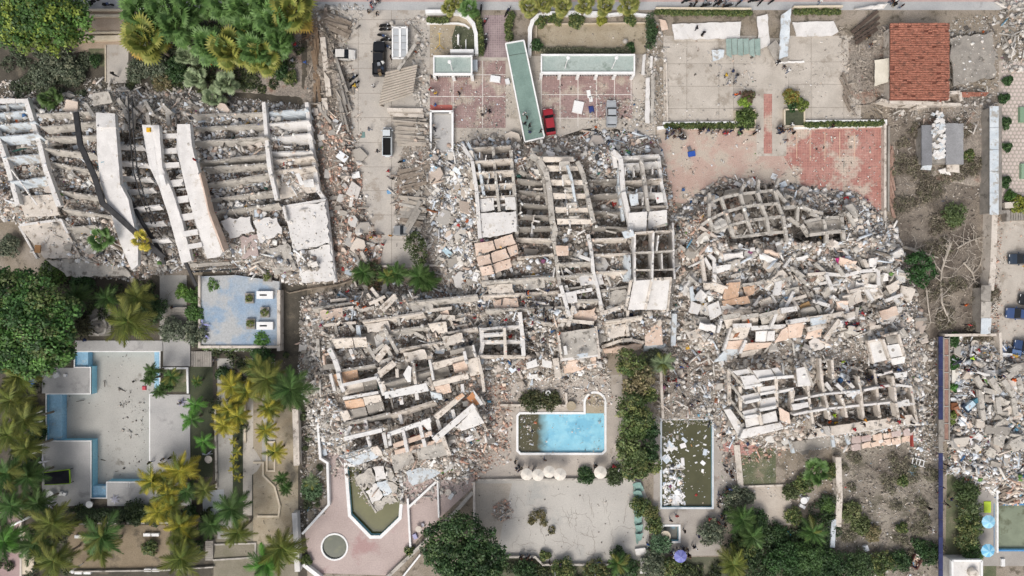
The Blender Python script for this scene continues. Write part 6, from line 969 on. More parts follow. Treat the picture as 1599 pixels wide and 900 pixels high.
# ================================================================ WALLS, SMALL BUILDINGS, TERRACES
def wallc(label, pts, w_=.35, h=.7, m=WHITE, name='garden_wall', cat='wall', z0=0):
    P = [W(*p) for p in pts]; mb = MB()
    for a, b in zip(P[:-1], P[1:]):
        d = (b-a).normalized(); mb.bar(a-d*w_*.4+Vector((0, 0, h+z0)), b+d*w_*.4+Vector((0, 0, h+z0-.004*rnd.random())), w_, h-.002)
    return mb.build(name, m, None, label=label, cat=cat)
for a in [('low beige kerb wall nearest the street, top left', [(135,17),(195,17)], .3, .4, BEIGE), ('second beige kerb wall below the street, top left', [(140,26),(194,26)], .4, .35, BEIGE), ('third beige kerb wall across the soil bed, top left', [(125,53),(200,52)], .35, .3, BEIGE), ('widest beige retaining wall above the garden path', [(118,63),(200,61)], .7, .7, BEIGE), ('thin kerb along the garden path', [(166,72),(166,128)], .15, .2, BEIGE),
 ('curved white wall around the walled garden bed left of the mauve path', [(668,22),(700,22),(718,23),(731,29),(740,41),(744,56),(745,86)], .55, 1.0), ('thin inner white kerb in the walled garden bed', [(668,38),(716,38),(726,40),(733,45)], .2, .4), ('curved white wall around the sandy bed', [(827,88),(828,48),(832,37),(840,29),(850,25),(890,24),(940,25)], .6, 1.0), ('broken white street wall right of the curved wall', [(945,26),(975,23),(1012,27)], .35, .7), ('thin inner fence kerb of the sandy bed', [(837,84),(838,42),(850,39),(1010,37)], .12, .4, BEIGE),
 ('white planter wall left of the red strip', [(1036,194),(1148,193)], .35, .6), ('broad white footing below the left planter wall', [(1028,201),(1040,200),(1146,200)], .5, .35), ('thin white planter wall right of the red strip', [(1257,191),(1381,190),(1381,196)], .3, .6), ('white footing below the right planter wall', [(1240,201),(1290,199),(1380,197)], .35, .35), ('long pale wall down the right side of the red tile court', [(1378,197),(1378,345)], .35, .9, CONCB), ('second pale wall beyond the red tile court', [(1385,200),(1384,330)], .3, .7, CONCG),
 ('beige wall across the top of the left concrete court', [(1024,16),(1170,17)], .3, .8, BEIGE), ('beige wall across the top of the right concrete court', [(1238,14),(1312,13)], .3, .8, BEIGE), ('low wall between court and broken strip', [(1040,100),(1042,192)], .25, .4, CONCB),
 ('long cream garden wall left of the sloping block, upper length', [(466,640),(468,720)], .9, 1.4, CONCB), ('ribbed cream garden wall beside the round pool, lower length', [(465,800),(469,884)], .8, 1.4, CONCW), ('white parapet wall stepping round the pink pool deck', [(499,660),(503,714),(514,721),(516,786),(476,830)], .35, .9), ('short white wall slanting at the lower left of the pink deck', [(478,880),(502,899)], .6, .8), ('slanted grey wall along the right edge of the pink deck', [(606,899),(656,852),(712,798),(738,768)], .5, .8, CONC), ('white divider wall across the pink deck', [(638,778),(642,853)], .3, .6), ('thin white divider on the pink deck near the parasol tables', [(684,745),(686,806)], .25, .5), ('white slanted kerb of the dark planter on the pink deck', [(640,790),(681,752)], .35, .6), ('low white rail below the slanted wall', [(630,899),(657,865)], .25, .6),
 ('concrete wall above the middle pool', [(783,632),(885,633),(884,614)], .35, .6, CONCB), ('kerb wall under the cream parasols', [(748,749),(800,748),(975,747)], .3, .5, CONC), ('stepped wall closing the foot of the sport court', [(745,868),(836,868),(848,880),(966,880),(984,866)], .3, .6, CONC), ('wall between the tree strip and the long pool', [(1030,560),(1034,650)], .4, .8, CONCB), ('slanted low wall from trees to the sport court', [(975,748),(998,752)], .3, .5, CONC), ('wall right of the sandy lot', [(741,752),(742,868)], .35, .9, CONCB),
 ('beige wall closing the dry lot at its lower end', [(1468,523),(1545,522)], .4, 1.4, CONCB), ('long beige wall right of the dry lot', [(1540,335),(1537,420),(1534,450)], .9, 2.0, CONCB), ('cream wall stub at the debris yard', [(1551,520),(1553,560)], .4, 1.6, CONCB), ('cream kerb around the small lawn below the balcony stack, left', [(1150,698),(1156,758)], .9, .4, CONCB), ('cream kerb below the small lawn', [(1156,760),(1232,757)], .3, .3, CONCB), ('leaning cream and grey wall left of the lower dry lot', [(1304,715),(1306,770),(1304,815)], .9, 1.2, CONCB), ('grey rounded wall end below the leaning cream wall', [(1297,810),(1295,848)], .7, 1.2, CONCP), ('white wall under the heap at the far right', [(1484,730),(1560,728),(1650,730)], .35, .8, CONCW), ('white pool edge wall beside the lime mat', [(1554,750),(1554,860)], .3, .6, WHITE),
 ('thin white fence wall of the lower soil bed, upper', [(105,818),(150,816),(265,815)], .25, .5, CONC), ('thin fence wall of the lower soil bed, lower', [(118,891),(260,889),(335,884)], .2, .5, CONC), ('curved planter wall at the foot of the driveway', [(558,447),(552,432),(556,420),(572,416),(623,416),(623,447)], .3, .6, CONCB), ('stepped planter wall right of the round tree', [(660,415),(690,415),(691,428),(701,429),(702,450)], .3, .6, CONCB), ('white planter wall at the long garden side of the driveway foot', [(684,415),(685,360)], .25, .9, CONC),
 ('terrace wall along the left of the blue terrace', [(317,432),(317,541)], .35, 1.2, CONCB), ('terrace wall under the blue terrace', [(317,541),(440,541)], .4, 1.2, CONCB), ('cream wall right of the blue terrace', [(441,455),(441,545)], .5, 1.6, CONCB), ('low border wall along the garden walk', [(338,640),(340,760)], .3, .4, CONC), ('white kerb around the small planter at the right pool edge', [(256,575),(294,575),(295,613)], .3, .3, WHITE), ('white edge wall beside the cream corner house', [(37,782),(37,900)], .3, .6, CONCB)]:
    wallc(*a)
wallc('long beige garden wall beside the brown dirt strip', [(508,66),(517,150)], .8, 1.3, CONCB); wallc('short beige wall end below the long garden wall', [(510,160),(512,182)], .9, 1.1, CONCB)
# guard house and gate building
def guard(label, x0, y0, x1, y1, z, nfront):
    T = root('gatehouse', label, 'building', W((x0+x1)/2, (y0+y1)/2)); c = [W(*p, z) for p in rect(x0, y0, x1, y1)]; xa, xb = c[0].x, c[1].x; ya, yb = c[2].y, c[0].y
    MB().box(((xa+xb)/2, (ya+yb)/2+.15, z/2-.2), (xb-xa-.3, yb-ya-.5, z-.4)).build('wall', CONCW, T)
    MB().box(((xa+xb)/2, (ya+yb)/2, z-.3), (xb-xa-.1, yb-ya-.1, .2)).build('roof', mat('greenish_roof_coat', S('9aa8a2'), S('adb7b1'), .4, 6, .18, c3=S('8b978f'), s3=.4, t3=.57), T)
    for d in ((xb-xa, .22, 0, (yb-ya)/2), (xb-xa, .32, 0, -(yb-ya)/2), (.22, yb-ya-.3, -(xb-xa)/2, 0), (.22, yb-ya-.3, (xb-xa)/2, 0)): MB().box(((xa+xb)/2+d[2], (ya+yb)/2+d[3], z-.15), (d[0]+(.2 if d[0] > .5 else 0), d[1], .5)).build('parapet', WHITE, T)
    for k in range(nfront+1):
        x = xa+(xb-xa)*k/nfront; MB().box((x*.999, ya-.02, (z-.5)/2), (.45, .4, z-.5)).build('column', WHITE, T)
        if k < nfront:
            o = MB().box((x+(xb-xa)/nfront/2, ya+.06, z-1.1), ((xb-xa)/nfront-.6, .12, .9)).build('window_opening', GLASS, T)
            for q in range(1, 9): MB().box((x+.35+((xb-xa)/nfront-.7)*q/9, ya+.0, z-1.1), (.05, .06, .86)).build('grille_bar', WHITE, o)
    return T
guard('small gatehouse with green-grey roof beside the walled garden bed', 678, 88, 737, 116, 2.8, 2); guard('long gatehouse with green-grey roof and white parapet facing the tiled parking', 846, 86, 991, 114, 2.8, 5)
def lamp(x, y, z0, hgt, dx, dy, label):
    p = W(x, y, z0); T = root('lamp_post', label, 'lamp', p); MB().tube([p, p+Vector((0, 0, hgt))], [.09, .06], 8).build('pole', WHITE, T)
    q = p+Vector((0, 0, hgt)); MB().tube([q, q+Vector((dx, dy, .15))], .05, 6).build('arm', WHITE, T); MB().lathe([(0, .12), (.2, .1), (.3, 0), (0, -.02)], tuple(q+Vector((dx, dy, .1))), 10).build('lamp_head', WHITE, T)
lamp(883,107,2.6,3.2,.2,.5,'left white lamp post on the long gatehouse roof'); lamp(956,107,2.6,3.2,.2,.5,'right white lamp post on the long gatehouse roof'); lamp(707,110,2.6,2.6,-.2,.4,'white lamp post on the small gatehouse'); lamp(866,889,0,4,.2,-.5,'lamp post at the bottom left of the sport court'); lamp(928,892,0,3.6,.2,-.4,'lamp post at the bottom middle of the sport court'); lamp(130,880,0,3.2,.5,.1,'lamp post in the lower soil bed')
T = root('white_pole', 'stout white pole leaning beside the long garden wall', 'pole', W(456, 838)); MB().tube([W(456,836,.8), W(430,870,.2)], [.32, .22], 10).build('shaft', WHITE, T); MB().lathe([(.45, 0), (.45, .12), (0, .12)], tuple(W(456,836,.8)), 12).build('cap', CONC, T)
MB().box((*W(723,86)[:2], .9), (3.6, .5, 1.8)).build('gate_wall', WHITE, None, label='white gate wall stub right of the small gatehouse', cat='wall'); MB().box((*W(742,105)[:2], .5), (.9, 1.6, 1.0)).build('electrical_cabinet', CONCP, None, label='grey cabinet right of the small gatehouse', cat='cabinet')
# ramp pit
T = root('ramp_shelter', 'pale open ramp with white side walls beside the parking tiles', 'ramp', W(690, 205)); MB().prism([W(*p, .12) for p in rect(674,179,706,238)], .1).build('ramp_floor', GREYP, T)
for a in ((673,174,673,238), (707,174,707,238), (672,174,708,174)): MB().bar(W(a[0], a[1], 1.0), W(a[2], a[3], 1.0), .3, .98).build('side_wall', WHITE, T)
MB().box((*W(689,177.5)[:2], .75), (2.6, .3, .3)).build('slot', RUBBER, T)
# fallen teal roof
TEALR = mat('teal_roof_coat', S('71877f'), S('80968d'), .4, 6, .18, c3=S('94a89e'), s3=.3, t3=.6)
T = root('fallen_canopy', 'long teal canopy roof toppled across the parking court', 'canopy', W(820, 145)); 
for a, b, c, d in [((790,68,2.6), (818,63,2.6), (822,82,2.5), (793,87,2.5)), ((793,88,2.5), (822,83,2.5), (850,214,1.4), (820,221,1.4))]: MB().prism([W(*p) for p in (a, b, c, d)], .25).build('roof_sheet', TEALR, T)
for a, b in [((790,68,2.75), (820,221,1.55)), ((818.5,63,2.75), (850.5,214,1.55)), ((790,68,2.75), (818.5,63,2.75)), ((820,221.5,1.55), (850,214.5,1.55))]: MB().bar(W(*a), W(*b), .2, .4).build('roof_edge', WHITE, T)
for x, y in ((800,92), (812,88), (826,190), (842,186)): MB().box((*W(x, y, 1)[:2], .6), (.3, .3, 1.2)).build('post', WHITE, T)
# white frame canopy and corrugated shed on the driveway
T = root('skylight_frame', 'white framed translucent canopy lying beside the driveway', 'canopy', W(625, 67))
GLZ = mat('frosted_panel', S('a9adb0'), S('b9bcbe'), .6, 6, .1, rough=.3)
for x0, x1 in ((615,623), (627,635)):
    for k in range(4): MB().prism([W(*p, 1.5) for p in rect(x0, 45+k*11.2, x1, 45+k*11.2+10.4)], .05).build('pane', GLZ, T)
for a in ((613.5,43,613.5,91), (636,43,636,91), (625,43,625,91), (613,43,636.5,43), (613,91,636.5,91)): MB().bar(W(a[0], a[1], 1.62), W(a[2], a[3], 1.62), .22 if a[0] != 625 else .35, .2).build('frame_bar', WHITE, T)
for x, y in ((614,44), (635,44), (614,90), (635,90)): MB().box((*W(x, y, .7)[:2], .7), (.15, .15, 1.4)).build('leg', WHITE, T)
CORR = mat('fibre_cement_sheet', S('a39a8e'), S('b3aa9e'), .5, 7, .16, c3=S('91887c'), s3=.5, t3=.58)
T = root('collapsed_shed', 'collapsed shed with ribbed grey-beige roof beside the black pickup', 'shed', W(622, 135)); A, B, C, D = W(603,112,1.5), W(653,100,1.9), W(645,148,1.6), W(592,165,1.2); nr = 12
for k in range(nr):
    mb = MB(); q = []
    for s, zz in ((0, 0), (.25, .1), (.5, .14), (.75, .1), (.98, 0)): t_ = (k+s)/nr; q.append((A.lerp(D, t_)+Vector((0, 0, zz)), B.lerp(C, t_)+Vector((0, 0, zz))))
    vs = [v for p in q for v in p]; mb.add(vs, [(2*i, 2*i+2, 2*i+3, 2*i+1) for i in range(4)]).build('roof_rib', CORR, T)
MB().bar(W(594,163,1.2), W(600,166,.2), .2, .2).build('post', WOOD, T); MB().bar(W(650,104,1.7), W(655,104,.1), .2, .2).build('post', WOOD, T)
MB().bar(W(622,109,2.2), W(649,69,1.9), .5, .4).build('fallen_post', CONC, None, label='thick concrete post leaning over the ribbed shed roof', cat='post')
# piles of planks
def pile(label, x0, y0, x1, y1, n, ang, l, w_, zt=1.0, m=None):
    T = root('plank_pile', label, 'planks', W((x0+x1)/2, (y0+y1)/2)); cols = [CORR, CONC, WOOD, CONCG]
    for k in range(n):
        t_ = (k+.5)/n; cx, cy = (x0+x1)/2+rnd.uniform(-3, 3), y0+(y1-y0)*t_; a = R(ang+rnd.gauss(0, 4)); ll = l*rnd.uniform(.8, 1.1); z = float(rh(cx, cy))*.6+zt*rnd.uniform(.6, 1)
        MB().bar(W(cx-ll/2*math.cos(a), cy-ll/2*math.sin(a), z), W(cx+ll/2*math.cos(a), cy+ll/2*math.sin(a), z+rnd.uniform(-.3, .3)), w_*rnd.uniform(.8, 1.2), .2, j=.02).build('plank', m or rnd.choice(cols), T)
pile('beams stacked just below the ribbed shed', 602, 170, 665, 182, 3, 4, 60, .55, .9, CONCB); pile('layered long planks beside the white truck cab', 612, 186, 670, 228, 13, 2, 52, .34, 1.1, CORR); pile('grey planks fanned out below the small truck', 622, 262, 668, 300, 11, -14, 48, .4, 1.0, WOOD); pile('jumbled planks and beams above the crushed car', 614, 308, 672, 352, 16, 10, 40, .4, 1.1); pile('crossed beams on the right plank heap', 625, 312, 665, 350, 5, -62, 46, .5, 1.5, CONCG); pile('long grey beams left of the driveway', 522, 110, 545, 178, 9, 78, 70, .35, .7, CONCG); pile('splintered boards at the top left of the driveway', 500, 25, 552, 50, 12, 20, 45, .4, .8, WOOD); pile('brown palm trunks and bark along the dirt strip', 486, 70, 504, 150, 9, 86, 75, .4, .5, mat('brown_bark', S('7a6754'), S('8f7b66'), 1.5, 7, .3)); pile('boards heaped beside the wall of the red tile court', 1386, 235, 1400, 330, 26, 80, 26, .3, .5, mat('reddish_boards', S('94786a'), S('a88c7d'), 1.5, 7, .3)); pile('charred beams beside the red tiled house', 1335, 30, 1372, 60, 4, -38, 48, .45, 1.0, mat('charred_wood', S('4a3f38'), S('5c4f46'), 1.5, 7, .3)); pile('bent boards on the edge of the right concrete court', 1318, 120, 1328, 165, 7, 70, 28, .25, .6, WOOD); pile('timber strewn over the pool end at the far right', 1556, 755, 1600, 785, 14, -25, 34, .3, .6, WOOD)
# roof slabs on the concrete courts
def slabthing(label, pts, t_, m, name='roof_slab', cat='slab'): return MB().prism(ragged([W(*p) for p in pts], .06), t_).build(name, m, None, label=label, cat=cat)
slabthing('white flat roof slab fallen at the top of the left concrete court', [(1050,38,.5),(1158,34,.5),(1156,60,.35),(1054,62,.35)], .25, CONCW); slabthing('white flat roof slab fallen at the top of the right concrete court', [(1238,35,.5),(1302,33,.5),(1310,50,.4),(1300,56,.35),(1245,57,.35)], .25, CONCW); slabthing('pale standing hoarding between the two concrete courts', [(1220,24,2.2),(1236,13,2.4),(1231,88,1.2),(1217,93,1.0)], .15, CONCP, 'hoarding', 'panel'); slabthing('grey striped panel propped against the hoarding', [(1199,74,1.4),(1212,62,1.6),(1232,96,.5),(1212,98,.4)], .12, CONCG, 'panel_board', 'panel'); slabthing('white slab lying left of the hoarding', [(1183,26,.8),(1199,22,.8),(1203,70,.5),(1186,78,.5)], .2, CONCW); slabthing('white strip on the ground below the hoarding', [(1212,96,.5),(1256,95,.4),(1257,98,.3),(1213,100,.3)], .15, PLASTER); slabthing('white slab leaning at the street right of the court', [(1336,14,1.0),(1387,6,1.0),(1380,14,.6),(1334,16,.6)], .2, CONCW); slabthing('cream awning panel leaning on the red tiled house', [(1366,94,1.6),(1392,90,2.4),(1388,128,2.4),(1366,135,1.4)], .15, mat('cream_sheet', S('cbc5b5'), S('d8d2c3'), .6, 6, .1)); slabthing('wide bluish panel pieces on the mast side of the court', [(1112,78,.7),(1132,78,.7),(1130,90,.4),(1114,96,.4)], .15, CONCP); slabthing('broken white wall length right of the parking court, upper', [(1004,86,.9),(1009,84,.9),(1007,118,.7),(1002,116,.7)], .3, CONCW); slabthing('broken white wall length right of the parking court, middle', [(1016,88,.8),(1020,88,.8),(1019,106,.6),(1015,106,.6)], .3, CONCW); slabthing('long white wall length fallen between the courts, left plate', [(1009,122,.9),(1015,121,.9),(1015,193,.6),(1008,192,.6)], .3, CONCW); slabthing('long white wall length fallen between the courts, right plate', [(1017,118,.8),(1023,112,.9),(1021,190,.6),(1016,192,.6)], .3, CONC); slabthing('pink broken slab at the top of the fallen wall', [(1030,30,.6),(1040,32,.6),(1044,46,.5),(1034,48,.5)], .2, CONCK)
T = root('sheet_roof', 'teal grey sheet roof collapsed over the left court rubble', 'roof', W(1160, 75))
for k in range(6): MB().prism([W(*p) for p in [(1134+k*9,62+rnd.uniform(-2, 2),1.0),(1142.5+k*9,60,1.1),(1143+k*9,84+rnd.uniform(-4, 8),.8),(1135+k*9,86,.7)]], .06).build('sheet', mat('teal_sheet', S('83968f'), S('95a69f'), .6, 6, .2), T)
# planters by the red strip
for lab, r in (('square planter with dark grass left of the red strip', (1149,172,1180,202)), ('square planter with lawn right of the red strip', (1226,171,1257,197))):
    T = root('planter', lab, 'planter', W((r[0]+r[2])/2, (r[1]+r[3])/2)); MB().prism([W(*p, .45) for p in rect(*r)], .44).build('soil', mat('dark_lawn', S('474d3c'), S('5b5f4a')), T)
    for a in ((r[0], r[1], r[2], r[1]), (r[0], r[3], r[2], r[3]), (r[0], r[1], r[0], r[3]), (r[2], r[1], r[2], r[3])): MB().bar(W(a[0], a[1], .6), W(a[2], a[3], .6), .22, .59).build('rim', BEIGE, T)
# red tiled house
T = root('tiled_house', 'house with weathered red clay tile roof at the upper right', 'house', W(1440, 95)); RT = mat('clay_roof_tile', S('94604f'), S('ab7562'), 2.2, 5, .5, c3=S('735044'), s3=1.6, t3=.54, bump=.5)
ca = [W(1390,38,3), W(1482,38,4.6), W(1482,157,4.6), W(1390,157,3)]
MB().prism([W(*p, 2.7) for p in rect(1393,42,1480,153)], 2.69).build('wall', CONCB, T); nr = 34
for k in range(nr):
    mb = MB(); a, b = ca[0].lerp(ca[3], k/nr), ca[1].lerp(ca[2], k/nr)
    for j in range(14):
        p, q = a.lerp(b, j/14), a.lerp(b, (j+1.06)/14); 
        if rnd.random() < .06: continue
        jt = Vector((0, rnd.uniform(-.04, .04), rnd.uniform(-.03, .05))); mb.tube([p+jt+Vector((0, 0, .05)), q+jt], [.16, .19], 6, cap=False)
    if mb.v: mb.build('tile_course', RT, T)['kind'] = 'stuff'
MB().prism([c-Vector((0, 0, .05)) for c in ca], .1).build('roof_deck', mat('roof_deck', S('6f4438'), S('7d5044')), T); MB().bar(W(1390,159,2.8), W(1470,162,3.2), .5, .5).build('eave', CONCB, T)
for x in (1405, 1440): MB().box((*W(x, 152.5, 1.4)[:2], 1.4), (1.2, .3, 1.2)).build('window_opening', GLASS, T)
T = ruin('cream ruined wing below the red tiled house, half roofless', 1450, 155)
for a in [(1415,162,1500,163),(1436,152,1446,150),(1447,155,1447,166),(1432,168,1475,160),(1480,145,1500,144),(1480,145,1482,158),(1500,144,1502,158),(1376,156,1410,164)]: bar(T, 'wall', (a[0], a[1], 1.7), (a[2], a[3], 1.6), .45, 1.7, CONCB)
bar(T, 'beam', (1467,142,2.2), (1466,165,2.0), .8, .5, mat('rust_red_beam', S('8a4a3c'), S('9a5848'), 1, 6, .2)); poly(T, 'roof_slab', [(1500,144),(1545,144),(1540,150),(1502,152)], .2, RT, 1.5); poly(T, 'roof_slab', [(1440,152),(1452,151),(1452,160),(1440,161)], .2, CONCG, 1.4)
poly(T, 'roof_slab', [(1484,60),(1552,50),(1556,120),(1490,135)], .25, CONCG, 1.2, .2)
T = root('ruined_hut', 'grey flat-roofed ruined hut with a strip of white rubble across it in the dry lot', 'hut', W(1472, 225))
for pts, m in [([(1440,196,2.2),(1456,196,2.2),(1456,258,2.2),(1440,258,2.2)], mat('grey_felt', S('77787a'), S('86878a'), .6, 6, .2)), ([(1476,193,2.2),(1505,193,2.2),(1505,257,2.2),(1478,257,2.2)], mat('grey_felt_pale', S('8b8b8c'), S('9a9a9b'), .6, 6, .2)), ([(1480,252,1.6),(1499,252,1.6),(1499,270,1.4),(1480,268,1.4)], CONCB), ([(1442,259,1.2),(1456,258,1.2),(1454,266,.9),(1438,265,.9)], CONCP), ([(1466,266,1),(1480,262,1),(1486,274,.6),(1470,272,.6)], CONCW)]: MB().prism(ragged([W(*p) for p in pts], .04), .25).build('roof_slab', m, T)
MB().prism([W(*p, 1.9) for p in rect(1442,198,1503,255)], 1.88).build('wall', CONCG, T)
for k in range(60):
    x, y = rnd.uniform(1457,1475), rnd.uniform(176,256); MB().box((*W(x, y, 2.1)[:2], 2.0+rnd.uniform(0, .25)), (rnd.uniform(.3, .9), rnd.uniform(.3, .7), .25), rnd.random()*3).build('broken_tile', rnd.choice((PLASTER, CONCW, CONCP)), T)
# right-hand long building strip, stairs
T = root('long_shed', 'long narrow shed with pale blue-grey roof beside the hexagon tiles', 'shed', W(1553, 250))
for k in range(5): MB().prism([W(*p) for p in [(1546,166+k*34,2.6),(1560,166+k*34,2.9),(1560,199.4+k*34,2.9),(1546,199.4+k*34,2.6)]], .12).build('roof_panel', CONCP, T)
MB().prism([W(*p, 2.4) for p in rect(1547,168,1564,333)], 2.38).build('wall', CONCG, T); MB().prism([W(*p) for p in [(1560.5,166,2.9),(1565,166,2.5),(1565,335,2.5),(1560.5,335,2.9)]], .12).build('ridge_cap', CONCG, T)
T = root('outdoor_stair', 'grey stair with ribbed steps below the hexagon tiles', 'stairs', W(1585, 337))
for k in range(14): MB().box((*W(1571+k*3.4, 337)[:2], .15+.03*k), (.28, 1.5, .3+.06*k)).build('step', CONCG, T)
wallc('short cream wall at the corner below the hexagon tiles', [(1566,322),(1580,321)], .9, 1.0, CONCB); wallc('grey wall below the hexagon tile stair', [(1546,334),(1566,332),(1566,345)], .5, 1.2, CONCG)
T = root('long_shed', 'narrow pale sheet roof along the wall right of the dry lot', 'shed', W(1542, 485))
for k in range(3): MB().prism([W(*p) for p in [(1533,446+k*25.5,2.4),(1549,446+k*25.5,2.6),(1547,471+k*25.5,2.6),(1532,471+k*25.5,2.4)]], .1).build('roof_panel', [CONCG, CONC, CONCP][k], T)
MB().prism([W(*p, 2.2) for p in rect(1534,450,1546,520)], 2.18).build('wall', CONCG, T)
T = root('navy_fence', 'long navy blue sheet fence down the right side of the lower dry lot', 'fence', W(1471, 710)); NAVY = mat('navy_sheet', S('2a2f52'), S('363c62'), .8, 6, .15, rough=.5)
for k in range(15): MB().prism([W(*p) for p in [(1466.5,526+k*26,2.3),(1473,526+k*26,2.3),(1473,551.4+k*26,2.3),(1466.5,551.4+k*26,2.3)]], .12).build('sheet', NAVY if k < 5 or k > 6 else CONCG, T); MB().bar(W(1470,527+k*26,2.2), W(1470,527+k*26,0), .12, .12).build('post', STEEL, T)
T = root('brick_wall', 'brown brick wall with grey edges right of the navy fence', 'wall', W(1479, 610)); BRK = mat('brown_brick', S('8f7064'), S('a08274'), 1.5, 6, .25)
for k in range(6): MB().prism([W(*p, 1.5) for p in rect(1475.5,530+k*26.5,1481.5,555.5+k*26.5)], 1.49).build('brick_panel', BRK, T)
for x in (1474.2, 1483): MB().bar(W(x,527,1.6), W(x,690,1.6), .22, 1.58).build('edge', CONCG, T)
for k in range(7): MB().bar(W(1475,529+k*26.5,1.62), W(1482,529+k*26.5,1.62), .12, 1.5).build('joint', CONC, T)
T = root('flat_roof_house', 'small white flat-roofed house with a round tank at the lower right', 'house', W(1510, 890)); MB().prism([W(*p, 2.6) for p in rect(1489,877,1533,930)], 2.59).build('wall', CONCW, T)
for a in ((1488,876,1534,876), (1488,876,1488,930), (1534,876,1534,930)): MB().bar(W(a[0], a[1], 3.0), W(a[2], a[3], 3.0), .3, .5).build('parapet', WHITE, T)
MB().lathe([(.7, 0), (.7, .7), (.55, .85), (.0, .9)], tuple(W(1517,893,2.62)), 16).build('tank', CONCB, T)
# left gardens: blue terrace, steps, walks
BT = mat('worn_blue_terrace', S('a3adb6'), S('8ea3b8'), .3, 5, .22, c3=S('b0b2b2'), s3=.2, t3=.5); flat('blue_terrace', [(318,432),(372,430),(440,440),(440,540),(318,540)], .9, BT, t=.88)
for x, y in ((414,461), (414,509)):
    T = root('planter_box', ('upper' if y < 480 else 'lower') + ' white planter box with dark slot on the blue terrace', 'planter', W(x, y)); p = W(x, y, 1.4); MB().box((p.x, p.y, 1.2), (2.5, 1.2, .6)).build('box', WHITE, T); MB().box((p.x-.2, p.y, 1.48), (1.1, .22, .1)).build('slot', RUBBER, T)
for x, y in ((390,466), (392,506), (414,488), (418,432)):
    T = root('planter', {390: 'small planted square left of the upper planter box', 392: 'small planted square left of the lower planter box', 414: 'slatted roof planter between the planter boxes', 418: 'planter at the top right of the blue terrace'}[x], 'planter', W(x, y)); p = W(x, y, 1.2); MB().box((p.x, p.y, 1.1), (1.3, 1.6, .4)).build('box', CONCG, T)
    place(leaves([(p.x, p.y, 1.4, .6, .6, .4)], 40, .16, G_OLIVE, tuple(T.location)), 'foliage', T)
def steps(label, x0, y0, x1, y1, n, vert=True):
    T = root('garden_steps', label, 'steps', W((x0+x1)/2, (y0+y1)/2))
    for k in range(n):
        a, b = k/n, (k+.9)/n; r = rect(x0+(x1-x0)*a, y0, x0+(x1-x0)*b, y1) if vert else rect(x0, y0+(y1-y0)*a, x1, y0+(y1-y0)*b)
        MB().prism([W(*p, .1+.07*(k if vert else n-k)) for p in r], .1+.07*(k if vert else n-k)-.01).build('step', CONCG, T)
steps('grey slatted steps right of the pool platform corner', 299, 549, 331, 573, 9); steps('dark garden steps left of the blue terrace bushes', 263, 480, 292, 510, 7, False); steps('narrow dark steps into the pit at the lower left garden', 321, 845, 333, 876, 9, False)
flat('dark_lawn', rect(297,573,333,745), .012, mat('dark_lawn_l', S('3f4637'), S('50553f'), .5, 8, .35)); flat('planter_soil', rect(257,577,293,612), .016, GRASS)
WALK = mat('garden_walk', S('a5a29c'), S('b2afa8'), .4, 6, .16, c3=S('958f86'), s3=.4, t3=.58); flat('garden_walk', rect(340,560,364,842), .014, WALK); flat('walk_plate', [(316,768),(350,764),(352,802),(318,806)], .026, mat('pale_plate', S('b8bcc0'), S('c4c8ca'), .5, 6, .12)); flat('upper_walk', rect(250,430,292,530), .014, WALK)
flat('paved_border', [(380,560),(396,560),(396,700),(402,708),(410,722),(402,736),(394,742),(394,805),(380,805)], .018, mat('cream_border', S('b9b2a6'), S('c5beb3'), .5, 6, .14)); flat('sandy_garden', rect(396,600,466,850), .010, SAND); flat('lower_garden', rect(334,810,466,935), .008, mat('dusty_lawn', S('7d7866'), S('90897a'), .4, 8, .35)); flat('narrow_bed', rect(364,600,380,800), .012, mat('dark_lawn_l', (0, 0, 0))); flat('mid_walk', rect(410,560,430,720), .016, WALK)
for pts in ([(398,722),(412,722),(412,742),(430,760),(438,790),(436,806),(404,806)],): wallc('cream octagonal border kerb in the sandy garden', pts, .3, .25, BEIGE)
wallc('cream rectangular kerb in the sandy garden', [(418,690),(430,690),(430,735),(418,735),(418,690)], .25, .25, BEIGE); wallc('low grey kerb grid in the lower garden', [(335,850),(400,848),(400,870),(335,874)], .25, .25, CONC); wallc('cream bed kerb left of the garden wall', [(384,605),(384,690)], .3, .3, BEIGE)
flat('lower_soil_bed', rect(105,820,266,888), .014, mat('light_soil', S('81735f'), S('948670'), .3, 7, .3, c3=S('6b6152'), s3=.3, t3=.55, bump=.4)); flat('left_lawn', rect(46,640,74,720), .012, mat('dark_lawn_l', (0, 0, 0)))
for i, (x, y) in enumerate([(125,837),(137,837),(125,893),(139,893),(232,834),(245,834),(233,889),(246,889)]): MB().box((*W(x, y)[:2], .22), (1.1, .45, .44)).build('stone_bench', WHITE, None, label=['first', 'second', 'third', 'fourth', 'fifth', 'sixth', 'seventh', 'eighth'][i] + ' white block seat around the lower soil bed', cat='bench', group='white block seats')
for i, y in enumerate((645,657,668,676,684,693,706)): MB().tube([W(50+i % 2*3, y+3, .5), W(66+i % 3, y-3+i % 2*4, .7)], .1, 6).build('white_post', WHITE, None, label='slim white post lying on the lawn left of the pool', cat='post', group='white posts on the left lawn')
MB().tube([W(17,822,.4), W(48,807,3)], .16, 8).build('white_post', WHITE, None, label='long white post slanting across the left edge palms', cat='post'); flat('corner_roof', rect(38,830,57,895), .5, BEIGE, t=.48)
T = root('fountain', 'small octagonal stone fountain under the large yellow palm', 'fountain', W(156, 508)); 
